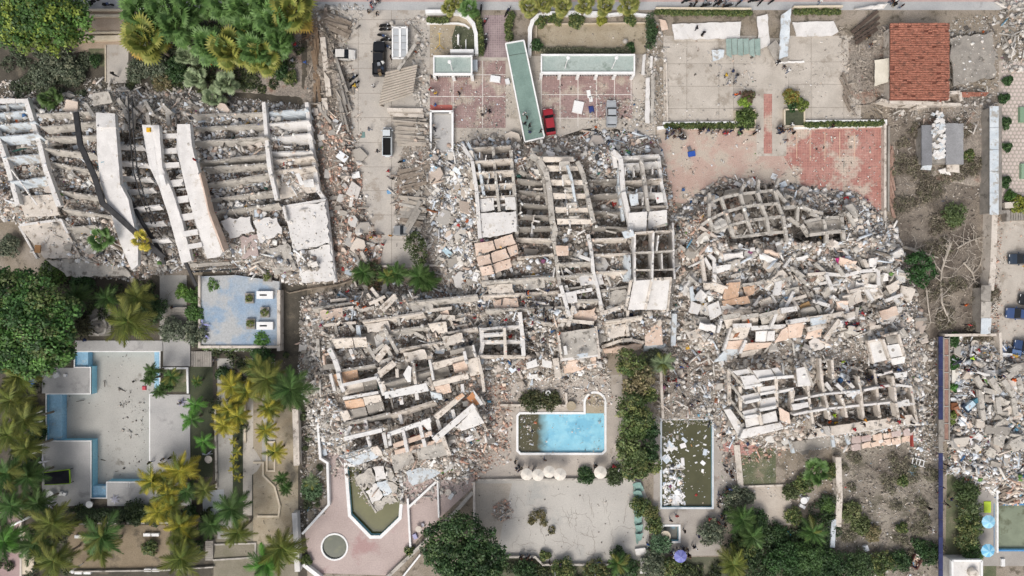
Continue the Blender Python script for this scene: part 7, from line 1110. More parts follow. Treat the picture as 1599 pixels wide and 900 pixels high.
MB().lathe([(1.5, 0), (1.5, .4), (1.15, .4), (1.15, .1), (0, .1)], tuple(W(156,510)), 8).build('basin', CONC, T); MB().lathe([(.3, 0), (.25, .7), (0, .75)], tuple(W(156,510)), 8).build('spout', CONCG, T); MB().box((*W(157,503)[:2], .1), (3.6, 4.4, .18)).build('plinth', CONCG, T)
# pool-side small lawn, paths right of the long pool
flat('small_lawn', rect(1157,700,1212,757), .014, GRASS); flat('red_debris_court', [(1128,650),(1150,660),(1190,695),(1170,712),(1130,705)], .016, mat('red_court', S('b08078'), S('bd948b'), .5, 6, .25)); flat('cream_path', rect(1156,760,1236,820), .014, mat('cream_path_tile', S('b8ada0'), S('c4baad'), .4, 6, .15)); flat('pond_court', rect(1020,800,1128,868), .0, GAP) if 0 else None
for i in range(4):
    for j in range(3): flat('path_tile', rect(1158+i*19, 762+j*19, 1176+i*19, 780+j*19), .03, mat('cream_path_tile', (0, 0, 0)), parent=bpy.data.objects['cream_path'])
# torn green screen at the sport court
T = root('torn_screen', 'torn teal screen crumpled along the right edge of the sport court', 'screen', W(996, 805)); SCR = mat('teal_fabric', S('6f8f87'), S('84a198'), .8, 6, .2, rough=.7)
for k in range(7): MB().prism(ragged([W(*p) for p in [(988+k*.8,756+k*13,.6),(1000+k,754+k*13,.9),(1006-k*.6,766+k*13,.3),(990+k*.6,769+k*13,.2)]], .15), .05).build('screen_panel', SCR, T)
MB().bar(W(991,756,.5), W(996,850,.4), .25, .3).build('top_rail', TEALR, T)
slabthing('white broken slab below the torn teal screen', [(992,858,.5),(1008,856,.5),(1011,864,.3),(994,868,.3)], .25, CONCW); slabthing('white upright slab beside the torn teal screen', [(1011,812,.6),(1016,810,.6),(1019,824,.5),(1014,825,.5)], .3, CONCW); slabthing('pile of white slabs at the bottom right of the sport court', [(1001,872,.5),(1013,874,.5),(1015,895,.4),(1000,896,.4)], .3, CONCW)
# ================================================================ VEHICLES, PEOPLE, FURNITURE
LAMPM = mat('lamp_glass', S('d5d8da'), None, rough=.2, finev=0); TAILM = mat('tail_lamp', S('8a2a24'), None, rough=.3, finev=0); CHROME = mat('rim_metal', S('8b8d90'), None, rough=.4, finev=0, metal=.6)
def loft(mb, secs, col=None):
    n = len(secs[0]); vs = [p for s in secs for p in s]; fs = [(i*n+k, (i+1)*n+k, (i+1)*n+(k+1) % n, i*n+(k+1) % n) for i in range(len(secs)-1) for k in range(n)]
    return mb.add(vs, fs+[tuple(range(n)), tuple(range(len(vs)-1, len(vs)-n-1, -1))], col)
def car(label, px, py, hd, color, L=4.3, Wd=1.75, kind='car', z=0.03, tilt=(0, 0), cat='car', squash=1.0):
    T = root(kind if kind != 'car' else 'parked_car', label, cat, W(px, py, z), rz=R(hd)); T.rotation_euler = (tilt[0], tilt[1], R(hd)); T.scale = (1, 1, squash); hw = Wd/2
    prof = [(-.5, .82, .55, .72), (-.47, .94, .3, .86), (-.3, 1, .28, .95), (0, 1, .28, .95), (.22, 1, .28, .93), (.4, .97, .28, .84), (.48, .88, .32, .74), (.5, .74, .45, .62)]
    if kind == 'pickup_truck': prof = [(p[0], p[1], p[2]+.1, p[3]+.16) for p in prof]
    secs = [[(x*L, -hw*k, zb), (x*L, -hw*k*1.0, (zb+zt)/2), (x*L, -hw*k*.9, zt), (x*L, hw*k*.9, zt), (x*L, hw*k, (zb+zt)/2), (x*L, hw*k, zb)] for x, k, zb, zt in prof]
    def P(name, mb, m, par=T, c=None): return place(mb.mesh(name, m), name, par, color=c)
    P('body', loft(MB(), secs), PAINT, c=color)
    r0, r1, f0, f1, zr = {'car': (-.40, -.26, .24, .08, 1.45), 'pickup_truck': (-.12, -.08, .22, .10, 1.75), 'small_truck': (.16, .18, .44, .36, 1.75)}[kind]; zb = .94 if kind == 'car' else 1.08
    a = [(r0*L, hw*.86), (r1*L, hw*.72), (f1*L, hw*.72), (f0*L, hw*.88)]
    P('windscreen', MB().prism([(a[3][0], -a[3][1], zb), (a[3][0], a[3][1], zb), (a[2][0], a[2][1], zr-.03), (a[2][0], -a[2][1], zr-.03)], .04), GLASS); P('rear_window', MB().prism([(a[0][0], a[0][1], zb), (a[0][0], -a[0][1], zb), (a[1][0], -a[1][1], zr-.03), (a[1][0], a[1][1], zr-.03)], .04), GLASS)
    for s in (-1, 1):
        P('side_window', MB().prism([(a[0][0], s*a[0][1], zb), (a[3][0], s*a[3][1], zb), (a[2][0], s*a[2][1], zr-.04), (a[1][0], s*a[1][1], zr-.04)], .03), GLASS); P('mirror', MB().box((f0*L*.85, s*(hw+.08), zb+.08), (.14, .2, .14)), PAINT, c=color)
        P('headlight', MB().box((L*.478, s*hw*.62, .68 if kind == 'car' else .82), (.14, .34, .12)), LAMPM); P('tail_light', MB().box((-L*.485, s*hw*.68, .74), (.08, .28, .14)), TAILM)
    P('roof', MB().prism([(a[1][0]-.05, -a[1][1]-.03, zr), (a[1][0]-.05, a[1][1]+.03, zr), (a[2][0]+.05, a[2][1]+.03, zr), (a[2][0]+.05, -a[2][1]-.03, zr)], .07), PAINT, c=color)
    if kind != 'car':
        x0, x1 = -.47*L, (r0-.03)*L; P('bed_floor', MB().box(((x0+x1)/2, 0, 1.03), (x1-x0, Wd*.86, .05)), RUBBER)
        for d in ((x1-x0, .1, 0, hw*.9), (x1-x0, .1, 0, -hw*.9), (.1, Wd*.9, (x0-x1)/2, 0)): P('bed_side', MB().box(((x0+x1)/2+d[2], d[3], 1.2), (d[0], d[1], .36)), PAINT, c=color)
    for sx in (-.3, .31):
        for s in (-1, 1):
            w_ = P('wheel', MB().box((sx*L, s*(hw-.12), .33), (.1, .2, .1)), STEEL); ty = MB(); ri = MB(); n = 14
            for q in range(n):
                a0, a1 = 6.2832*q/n, 6.2832*(q+1)/n
                for R0, mb in ((.33, ty), (.2, ri)):
                    y0, y1 = s*(hw-.24), s*(hw-.02+(.01 if mb is ri else 0)); c = (sx*L, .33); p = [(c[0]+R0*math.cos(t_), c[1]+R0*math.sin(t_)) for t_ in (a0, a1)]
                    mb.add([(p[0][0], y0, p[0][1]), (p[1][0], y0, p[1][1]), (p[1][0], y1, p[1][1]), (p[0][0], y1, p[0][1]), (c[0], y1, c[1])], [(0, 1, 2, 3), (3, 2, 4)])
            P('tyre', ty, RUBBER, w_); P('rim', ri, CHROME, w_)
    return T
def deg(dx, dy): return math.degrees(math.atan2(-dy, dx))
t_ = car('black double-cab pickup loaded with gear on the driveway', 594, 95, 90, S('1b1c1f'), 5.5, 2.0, 'pickup_truck', cat='pickup')
for i, (x, y, d, c, lab) in enumerate([(592,100,(.5,.5,.3),'8f9398','grey box on the pickup bed'),(598,97,(.4,.6,.3),'d0d0cc','white box on the pickup bed'),(593,110,(.6,.4,.25),'54463a','brown bag on the pickup bed'),(598,107,(.4,.5,.3),'2f3a4a','dark blue bag on the pickup bed'),(594,116,(.5,.5,.3),'7a6a50','tan sack on the pickup bed')]): place(MB().box((0, 0, 0), d, taper=.85).mesh('cargo_box', OBJC), 'cargo_box', None, W(x, y, 1.35), (0, 0, rnd.random()), color=S(c), label=lab, cat='cargo')
car('small truck with pale cab and dark bed beside the plank piles', 607, 224, 90, S('c9cfd1'), 4.6, 1.5, 'small_truck', cat='truck'); car('white car half buried in rubble left of the driveway', 538, 88, 0, S('cfccc6'), 2.9*1.3, 1.6, z=-.1); car('grey car crushed under planks above the round tree', 636, 361, 180, S('8d8f90'), 4.0, 1.6, z=.1, tilt=(.12, 0), squash=.75); car('red car parked beside the toppled teal canopy', 858, 192, 98, S('9a2a33'), 4.1, 1.65); car('silver pickup parked on the tiled court', 954, 180, 90, S('a9adb0'), 4.2, 1.6, 'pickup_truck', cat='pickup')
car('dark blue car with pale roof at the right edge of the parking yard', 1592, 405, 180, S('2f3b4a'), 4.2, 1.7); car('blue car parked in the yard at the right edge', 1588, 490, 175, S('3a4f78'), 4.3, 1.75); car('dented blue car under debris in the right yard, left of two', 1576, 551, 170, S('5f78a0'), 3.9, 1.6, squash=.8); car('dark blue car behind the dented one at the right edge', 1600, 541, 170, S('2f4468'), 4.2, 1.7); car('black car cropped at the right edge of the yard', 1608, 470, 170, S('1d2024'), 4.2, 1.7)
# motorcycles
def motorcycle():
    T = root('motorcycle', 'x', 'motorcycle', (0, 0, -50)); T.rotation_euler = (0, 0, .0001)
    def P(n, mb, m, par=T): return place(mb.mesh(n, m), n, par)
    for x in (-.62, .62):
        mb = MB(); n = 14
        for q in range(n):
            a, b = 6.2832*q/n, 6.2832*(q+1)/n
            for r in (.3,): mb.add([(x+r*math.cos(a), -.06, .3+r*math.sin(a)), (x+r*math.cos(b), -.06, .3+r*math.sin(b)), (x+r*math.cos(b), .06, .3+r*math.sin(b)), (x+r*math.cos(a), .06, .3+r*math.sin(a)), (x, 0, .3)], [(0, 1, 2, 3), (0, 1, 4), (2, 3, 4)])
        P('wheel', mb, RUBBER)
    P('frame', MB().tube([(-.62, 0, .3), (-.2, 0, .55), (.35, 0, .6), (.5, 0, .9)], .05, 6).tube([(.62, 0, .3), (.45, 0, .95)], .045, 6).box((0, 0, .4), (.45, .25, .3)), STEEL); P('seat', MB().box((-.3, 0, .78), (.75, .26, .12), taper=.85), RUBBER); P('fuel_tank', MB().box((.18, 0, .82), (.42, .3, .24), taper=.7), PAINT); P('handlebar', MB().tube([(.38, -.38, 1.0), (.46, 0, .97), (.38, .38, 1.0)], .03, 6), CHROME); P('headlight', MB().lathe([(0, 0), (.09, .02), (.09, .1), (0, .12)], (.55, 0, .85), 8), LAMPM)
    return T
MO = motorcycle(); first = True
for (x, y, a, c, lab) in [(171,9,0,'2a3f6a','blue motorcycle parked on the street, top left'),(150,4,30,'222','dark motorcycle at the top left street edge'),(602,42,5,'222','upper of two dark motorcycles by the splintered boards'),(602,48,0,'333','lower of two dark motorcycles by the splintered boards'),(599,58,-15,'2f456f','blue motorcycle left of the pickup, first of the tight group'),(604,64,0,'222','dark motorcycle in the tight group left of the pickup'),(606,74,-35,'2a3a5a','dark blue motorcycle nearest the pickup'),(553,124,40,'2a3448','motorcycle leaning left on the driveway, upper'),(555,133,38,'222','motorcycle leaning left on the driveway, lower'),(631,253,10,'3f6f9a','blue motorcycle right of the small truck'),(640,262,20,'222','dark motorcycle right of the small truck'),(757,38,60,'7a2a2a','red motorcycle on the mauve path'),(759,62,80,'222','upper dark motorcycle on the mauve path'),(760,70,80,'333','lower dark motorcycle on the mauve path'),(793,20,60,'2a2f45','motorcycle at the top right of the mauve path'),(752,15,85,'222','motorcycle at the top left of the mauve path'),
  (1072,3,20,'333','first motorcycle in the street row from the left'),(1085,8,60,'222','second motorcycle in the street row'),(1102,10,15,'444','third motorcycle in the street row'),(1121,7,25,'222','fourth motorcycle in the street row'),(1136,11,20,'333','fifth motorcycle in the street row'),(1155,5,40,'2f456f','blue motorcycle at the right end of the street row'),(1176,3,10,'222','dark motorcycle alone on the street above the courts'),(1188,4,50,'222','dark motorcycle beside the hoarding on the street'),(1206,3,35,'333','motorcycle right of the hoarding on the street')]:
    o = MO if first else copy_tree(MO); first = False; o.location = W(x, y, .03); o.rotation_euler = (0, 0, R(a)); o['label'] = lab; o['group'] = 'parked motorcycles'; cc = S(c if len(c) == 6 else c[0]*2+c[1]*2+c[2]*2)
    for ch in o.children:
        if ch.name.startswith('fuel_tank'): ch.color = (*cc, 1)
# people
SKIN = mat('skin', S('8a6248'), None, rough=.6, finev=0); HAIR = mat('hair', S('191512'), None, finev=0); TRD = mat('dark_trousers', S('2c2f38'), None, finev=.1); TRB = mat('faded_jeans', S('5a6880'), None, finev=.1); TRK = mat('khaki_trousers', S('8a7f68'), None, finev=.1)
def person_mesh(nm, J, E, rad, tro):
    me = bpy.data.meshes.new(nm); me.from_pydata(J, E, []); o = bpy.data.objects.new(nm, me); COL.objects.link(o); o.modifiers.new('s', 'SKIN'); sv = me.skin_vertices[0].data
    for i, r in enumerate(rad): sv[i].radius = (r, r*.85) if i != 1 else (r*1.15, r*.75)
    sv[0].use_root = True; o.modifiers.new('u', 'SUBSURF').levels = 1; bpy.context.view_layer.update(); ev = o.evaluated_get(bpy.context.evaluated_depsgraph_get()); m2 = bpy.data.meshes.new_from_object(ev); bpy.data.objects.remove(o); m2.name = nm
    for m in (OBJC, tro, SKIN, HAIR): m2.materials.append(m)
    m2.polygons.foreach_set('use_smooth', [True]*len(m2.polygons)); hd = Vector(J[3]); pv = Vector(J[0])
    hands = [Vector(J[6]), Vector(J[9])]
    for p in m2.polygons:
        c = p.center
        if (c-hd).length < .2: p.material_index = 3 if (c.z > hd.z+.01 or c.x < hd.x-.02) else 2
        elif min((c-h_).length for h_ in hands) < .2: p.material_index = 2
        elif c.z < pv.z+.02: p.material_index = 1
    return m2
def skel(lean=0, arm=.0, step=.12, crouch=0):
    pz = .92-crouch*.42; ch = (lean*.5, 0, pz+.48); nk = (lean*.62, 0, pz+.60); hd = (lean*.7+.03, 0, pz+.76)
    J = [(0, 0, pz), ch, nk, hd, (ch[0], .2, ch[2]+.05), (ch[0]+arm*.5+.03, .26, ch[2]-.24), (ch[0]+arm+.1, .22, ch[2]-.42+arm*.4), (ch[0], -.2, ch[2]+.05), (ch[0]-arm*.3, -.26, ch[2]-.24), (ch[0]+arm*.6+.06, -.22, ch[2]-.44+arm*.2), (0, .1, pz-.05), (step+crouch*.4, .11, .48-crouch*.05), (step*.6, .11, .06), (step+.13, .11, .03), (0, -.1, pz-.05), (-step*.4+crouch*.38, -.11, .48-crouch*.08), (-step*1.4, -.11, .06), (-step*1.4+.14, -.11, .03)]
    E = [(0, 1), (1, 2), (2, 3), (1, 4), (4, 5), (5, 6), (1, 7), (7, 8), (8, 9), (0, 10), (10, 11), (11, 12), (12, 13), (0, 14), (14, 15), (15, 16), (16, 17)]
    return J, E, [.15, .17, .07, .115, .08, .055, .045, .08, .055, .045, .1, .075, .055, .05, .1, .075, .055, .05]
PM = []
for i, (ln, ar, st, cr, tr) in enumerate([(0, 0, .04, 0, TRD), (.06, .12, .2, 0, TRB), (.3, .25, .1, .0, TRD), (.2, .2, .05, .8, TRK), (0, .05, .12, 0, TRB), (.1, .3, .15, 0, TRD)]): PM.append(person_mesh('person', *skel(ln, ar, st, cr), tr))
CLR = {'dark': '26282e', 'black': '1a1a1c', 'navy': '2a3556', 'red': 'a8323a', 'white': 'd8d8d6', 'grey': '7d8084', 'blue': '3f63a8', 'orange': 'd8642c', 'lime': 'a8cf3f', 'yellow': 'd0ac3a', 'teal': '3f8a8c', 'green': '4a7a4a', 'pink': 'c0607a', 'maroon': '6a2632', 'pale blue': '9fbcd4', 'amber': 'c98a34'}
def person(x, y, col, where, z=None, grp=None):
    zz = (float(rh(x, y)) + .1 if rh(x, y) > .1 else .04) if z is None else z
    o = place(rnd.choice(PM), 'person', None, W(x, y, zz), (0, 0, rnd.random()*6.28), rnd.uniform(.95, 1.06), color=S(CLR[col]), label='person in %s top %s' % (col, where), cat='person', group=grp); return o
PPL = [(576,21,'dark'),(583,15,'red'),(590,25,'black'),(588,1,'navy'),(593,5,'dark')]
for p in PPL: person(*p, 'on the driveway near the street', grp='people at the driveway top %s' % p[2])
for p in [(613,93,'black','standing right of the pickup bed'),(585,137,'white','alone on the driveway below the pickup'),(558,138,'yellow','beside the leaning motorcycles'),(579,204,'grey','alone in the middle of the driveway'),(676,122,'dark','below the small gatehouse, left'),(682,125,'black','below the small gatehouse, right'),(672,141,'red','at the left edge of the parking tiles'),(677,145,'white','at the left edge of the parking tiles'),(682,149,'yellow','at the left edge of the parking tiles'),(719,148,'black','in the middle of the left parking tiles'),(682,166,'blue','on the red strip above the ramp'),(766,177,'black','on the littered parking tiles, right of a pair'),(760,176,'white','on the littered parking tiles, left of a pair'),(754,182,'dark','on the littered parking tiles, below a pair'),(680,205,'dark','walking down the pale ramp'),(480,101,'blue','at the edge of the brown dirt strip'),(465,74,'red','under the right fan palms'),(460,98,'grey','on the garden patch by the dirt strip'),
 (592,238,'dark','left of the small truck'),(609,269,'red','below the small truck'),(615,281,'black','below the small truck'),(609,278,'grey','below the small truck'),(585,365,'dark','at the drain line, left of three'),(588,369,'maroon','at the drain line, middle of three'),(582,372,'yellow','at the drain line, right of three'),(612,369,'amber','at the drain line, alone on the right'),(590,383,'black','below the drain line'),(599,383,'red','below the drain line'),(575,391,'orange','at the left end below the drain line'),(580,398,'black','at the left end below the drain line'),
 (325,99,'orange','under the fan palms, leftmost rescuer'),(336,104,'orange','under the fan palms, second rescuer'),(343,100,'orange','under the fan palms, third rescuer'),(364,104,'orange','under the fan palms, rightmost rescuer'),(297,73,'black','on the path under the fan palms'),(290,74,'grey','on the path under the fan palms'),(129,185,'red','among the floors of the tipped block, upper left'),(310,252,'red','beside the right rail of the stair shaft'),(184,120,'black','at the end of the garden path'),
 (553,470,'orange','on the sloping heap, left of three rescuers'),(563,474,'orange','on the sloping heap, middle of three rescuers'),(572,479,'orange','on the sloping heap, right of three rescuers'),(515,488,'lime','on the left of the sloping heap'),(547,455,'red','at the top of the sloping heap'),(542,492,'red','in the hollow of the sloping heap'),(524,498,'pale blue','in the hollow of the sloping heap'),(536,508,'black','in the hollow of the sloping heap'),(504,508,'pink','at the left edge of the sloping heap'),(556,499,'black','at the right of the hollow of the sloping heap'),
 (827,464,'yellow','in the dark gap of the central ruin'),(818,470,'red','in the dark gap of the central ruin'),(832,504,'red','below the dark gap of the central ruin'),(849,529,'maroon','beside the flat roof south of the ruin'),(874,521,'orange','at the corner of the flat roof south of the ruin'),(791,500,'red','above the stubby frame'),(742,497,'red','left of the stubby frame'),(825,457,'orange','at the top of the central gap'),
 (1167,501,'orange','lying in the cream wall box of the right ruin'),(1341,489,'red','on the right heap above the white boxes'),(1352,487,'black','on the right heap above the white boxes'),(1282,567,'black','on the wall top above the debris grid'),(1311,564,'lime','above the debris grid'),(1299,647,'lime','in the lower left cells of the debris grid'),(1291,657,'orange','in the lower left cells of the debris grid'),(1300,658,'yellow','in the lower left cells of the debris grid'),(1372,601,'red','in the middle cells of the debris grid'),(1377,617,'black','in the middle cells of the debris grid'),(1306,634,'red','on the wall of the debris grid'),(1350,642,'black','in the lower middle cell of the debris grid'),(1347,655,'amber','on the pale base slab of the debris grid'),(1345,661,'black','on the pale base slab of the debris grid'),(1397,656,'red','on the right of the pale base slab'),(1420,660,'black','at the right end of the pale base slab'),(1330,669,'red','at the left of the pale base slab'),(1405,631,'black','in the right cells of the debris grid'),(1397,577,'blue','below the white bathroom boxes'),(1269,676,'dark','at the left end of the pale base slab'),
 (1501,476,'orange','walking in the dry lot beside the bleached trunks'),(1507,507,'red','at the lower wall of the dry lot'),(1524,546,'red','in the debris yard beside the round slab'),(1515,550,'black','in the debris yard left of the red one'),(1510,559,'lime','in the debris yard below the black one'),(1512,572,'dark','in the debris yard above the white slab'),(1504,577,'maroon','in the debris yard left of the white slab'),(1560,586,'navy','on the far right heap'),(1575,592,'orange','on the far right heap'),(1555,588,'black','on the far right heap'),
 (1085,48,'dark','on the white roof slab of the left court'),(1094,57,'black','at the lower edge of the white roof slab, left'),(1097,55,'dark','at the lower edge of the white roof slab, right'),(1131,121,'yellow','at the rubble edge of the left court'),(1142,114,'navy','at the rubble edge of the left court'),(1148,121,'dark','at the rubble edge of the left court'),(1136,131,'white','at the rubble edge of the left court'),(1145,131,'grey','at the rubble edge of the left court'),(1146,151,'orange','above the planter left of the red strip'),(1152,149,'maroon','above the planter left of the red strip'),(1212,101,'black','under the propped striped panel'),(1222,107,'dark','under the propped striped panel'),(1228,113,'white','under the propped striped panel'),(1277,6,'white','on the street above the right court'),(1354,62,'black','beside the charred beams, upper'),(1355,74,'dark','beside the charred beams, lower'),(1296,200,'black','at the footing of the right planter wall'),(1224,221,'dark','beside the red strip, alone'),
 (851,716,'black','on the terrace below the blue pool'),(804,720,'dark','at the left of the terrace below the pool'),(957,724,'red','right of the lone cream parasol'),(965,731,'white','right of the lone cream parasol'),(858,876,'dark','at the foot wall of the sport court, left'),(875,877,'navy','at the foot wall of the sport court, middle'),(935,876,'blue','at the foot wall of the sport court, right'),(1055,802,'red','below the long pool'),(1046,809,'dark','below the long pool'),(1067,826,'black','right of the small square pool'),(1105,807,'red','below the long pool, to the right'),(1089,834,'navy','between the small pool and the grey shrub'),(1081,850,'dark','above the crowd with the violet parasol'),(1085,853,'white','above the crowd with the violet parasol'),
 (1447,791,'black','in the lower dry lot near the fence'),(1451,824,'white','in the lower dry lot further down'),(1461,767,'pink','against the navy fence'),(1466,758,'dark','against the navy fence'),(1495,789,'orange','right of the navy fence'),(274,480,'black','on the walk above the garden steps'),(139,531,'navy','on the upper pool deck'),(339,562,'grey','on the walk right of the slatted steps'),(240,720,'black','at the edge of the right pool platform'),(256,716,'white','on the right pool platform'),(270,714,'black','on the right pool platform'),(260,723,'navy','on the right pool platform'),(285,630,'grey','beside the lime palms on the right platform'),(1010,846,'blue','beside the torn teal screen'),(1011,853,'black','beside the torn teal screen')]: person(*p)
for p in [(818,180,'white'),(823,186,'black'),(820,196,'dark'),(826,199,'black'),(827,209,'navy'),(844,207,'black')]: person(*p, 'on the toppled teal canopy', z=1.6+(215-p[1])*.008, grp='people on the teal canopy %s' % p[2])
def crowd(poly_, n, cols, where, grp, z=None):
    for x, y in sample_poly(poly_, n): c = rnd.choice(cols); person(float(x), float(y), c, where, z, grp + ' ' + c)
DK = ['dark', 'black', 'navy', 'grey', 'white', 'dark', 'black']
crowd(rect(1038,203,1072,218), 20, DK+['pale blue'], 'in the crowd along the left planter wall', 'crowd at the left planter wall'); crowd(rect(1085,203,1155,211), 14, DK+['red', 'green'], 'standing along the right half of the left planter wall', 'people along the left planter wall'); crowd(rect(1174,200,1184,210), 4, DK, 'at the planter end beside the court walk', 'people at the planter end'); crowd(rect(1212,197,1238,210), 12, DK, 'in the crowd below the square lawn planter', 'crowd below the lawn planter'); crowd([(1038,560),(1060,552),(1080,575),(1070,600),(1035,612),(1025,600)], 19, DK+['red', 'blue', 'teal', 'maroon'], 'in the crowd on the dirt above the long pool', 'crowd above the long pool'); crowd(rect(1066,615,1090,640), 4, DK, 'on the rubble fan above the long pool', 'people on the rubble fan')
crowd([(802,455),(862,452),(866,500),(806,505)], 15, ['black', 'dark', 'navy', 'black', 'grey'], 'in the dark gap of the central ruin among rescuers', 'crowd in the central gap'); crowd([(1282,572),(1330,562),(1378,575),(1375,592),(1285,600)], 17, ['black', 'navy', 'blue', 'dark', 'black'], 'in the crowd at the top of the debris grid', 'crowd at the debris grid'); crowd([(1316,500),(1350,498),(1345,520),(1315,515)], 8, ['black', 'red', 'dark'], 'among the beams right of the cream wall boxes', 'people right of the wall boxes'); crowd(rect(806,724,838,734), 8, DK, 'behind the row of cream parasols', 'people behind the parasols'); crowd(rect(925,722,936,731), 4, DK, 'left of the lone cream parasol', 'people by the lone parasol'); crowd(rect(812,864,834,869), 6, ['black', 'dark'], 'in the row at the foot of the sandy lot', 'row at the sandy lot'); crowd([(1128,718),(1146,722),(1142,765),(1128,762)], 9, DK+['blue'], 'walking along the right side of the long pool', 'people right of the long pool'); crowd(rect(1118,762,1132,792), 6, DK+['red', 'green'], 'at the lower right corner of the long pool', 'people at the pool corner'); crowd(rect(1112,800,1130,818), 6, DK+['maroon'], 'above the grey shrub right of the small pool', 'people above the grey shrub'); crowd([(1046,856),(1072,848),(1078,866),(1044,868)], 17, DK, 'in the crowd beside the violet parasol', 'crowd by the violet parasol'); crowd([(1380,0),(1402,2),(1415,20),(1392,16)], 8, DK, 'in the crowd on the street near the red tiled house', 'crowd near the tiled house'); crowd(rect(1076,0,1150,14), 9, DK+['yellow'], 'among the street row of motorcycles', 'people among the motorcycles'); crowd(rect(566,-2,600,10), 4, DK, 'on the street above the driveway', 'people on the street'); crowd([(1496,540),(1560,540),(1560,575),(1500,580)], 6, DK, 'in the debris yard right of the brick wall', 'people in the debris yard'); crowd(rect(1470,700,1482,790), 4, DK+['red'], 'in the narrow strip right of the navy fence', 'people right of the fence')
# parasols
def parasol(px, py, r, c1, c2, label, z=2.2, grp=None, violet=False):
    p = W(px, py, z); T = root('parasol', label, 'parasol', Vector((p.x, p.y, 0)), grp); n = 10; b = Vector((p.x, p.y, 0))
    for k in range(n):
        a0, a1, am = 6.2832*k/n, 6.2832*(k+1)/n, 6.2832*(k+.5)/n; q = [p+Vector((0, 0, .4))] + [p+Vector((r*math.cos(a), r*math.sin(a), 0)) for a in (a0, am, a1)]; q[2] = p+Vector((r*.96*math.cos(am), r*.96*math.sin(am), .02))
        o = MB().prism(q, .03).build('canopy_panel', OBJC, T); o.color = (*S(c1 if k % 2 else c2), 1)
    MB().tube([b, p+Vector((0, 0, .5))], .03, 6).build('pole', WHITE, T); MB().lathe([(.3, 0), (.3, .08), (.05, .12)], tuple(b), 10).build('base', CONC, T)
for x, y, r, lab in [(823,741,.95,'first cream parasol from the left below the blue pool'),(840.5,742,.95,'second cream parasol from the left below the blue pool'),(858,737,.95,'third cream parasol from the left, set slightly higher'),(875,741,.98,'fourth cream parasol from the left below the blue pool'),(938,738,1.0,'lone cream parasol apart from the row of four')]: parasol(x, y, r, 'd6cfc4', 'ddd7cc', lab, grp='cream parasols')
parasol(1544,815,1.05,'8cc4de','a5d4e8','upper sky blue parasol beside the right edge pool'); parasol(1543,860,1.05,'6fb6dc','9fd2ea','lower striped sky blue parasol beside the right edge pool'); parasol(1063,869,1.0,'6f73b0','8286bf','violet parasol over the crowd at the bottom')
def folded(px, py, n, c, label, s=1.0):
    T = root('folded_parasol', label, 'parasol', W(px, py)); p = W(px, py, .5); a0 = rnd.random()*6
    for k in range(n): a = a0+6.2832*k/n; o = MB().prism([p, p+Vector((math.cos(a-.3)*.5*s, math.sin(a-.3)*.5*s, -.05)), p+Vector((math.cos(a)*1.2*s, math.sin(a)*1.2*s, -.3)), p+Vector((math.cos(a+.3)*.5*s, math.sin(a+.3)*.5*s, -.05))], .04).build('fabric_fold', OBJC, T); o.color = (*S(c), 1)
    MB().tube([p+Vector((-.8, 0, -.3)), p+Vector((.9, .2, -.1))], .03, 6).build('pole', WHITE, T)
folded(73,787,6,'c9c4d0','large wilted pale parasol left of the lower pool deck',1.3); folded(179,781,7,'b9b9c6','wilted grey parasol on the lower pool platform',.75); folded(67,722,4,'d0d0d8','pale folded parasol at the left pool platform',.9); folded(321,506,3,'9fa0cc','upper lilac folded parasol on the blue terrace'); folded(323,521,3,'8f90c4','lower lilac folded parasol on the blue terrace'); folded(323,711,3,'a5a6b8','folded parasol beside the round table on the dark lawn',.8); folded(284,629,5,'a9a5c0','folded parasol beside the lime palms',.7)
for o in bpy.data.objects:
    if o.name.startswith('folded_parasol') and 'terrace' in o.get('label', ''): o.location.z = .9
def round_table(px, py, r, c, label, z=.72, z0=0):
    T = root('round_table', label, 'table', W(px, py, z0)); p = W(px, py, z0); MB().lathe([(0, z), (r*.97, z), (r, z-.03), (r*.9, z-.06), (0, z-.06)], tuple(p), 18).build('table_top', c, T); MB().lathe([(.3, 0), (.05, .06), (.05, z-.05)], tuple(p), 8).build('stem', CONC, T)
for a in [(83,771,.62,WHITE,'white round table on the left pool deck'),(144,786,.55,WHITE,'white round table at the lower pool steps'),(329,716,.6,CONCB,'cream round table on the dark lawn'),(701,767,.5,CONCB,'cream round table on the upper pink deck'),(655,824,.5,CONCB,'cream round table on the lower pink deck'),(856,613,.42,WHITE,'white round table on the rubble above the blue pool'),(892,633,.75,SAND,'round sandy plinth left of the half-round pool steps'),(1253,780,.55,WHITE,'white round table in the garden by the cream path'),(1518,537,.65,CONCB,'round cream slab table in the debris yard'),(962,695,.42,CONCB,'oval cream top on the terrace right of the blue pool'),(340,515,.5,WHITE,'white round table on the blue terrace'),(1038,835,.85,BEIGE,'beige round table in the small square pool')]: round_table(*a)
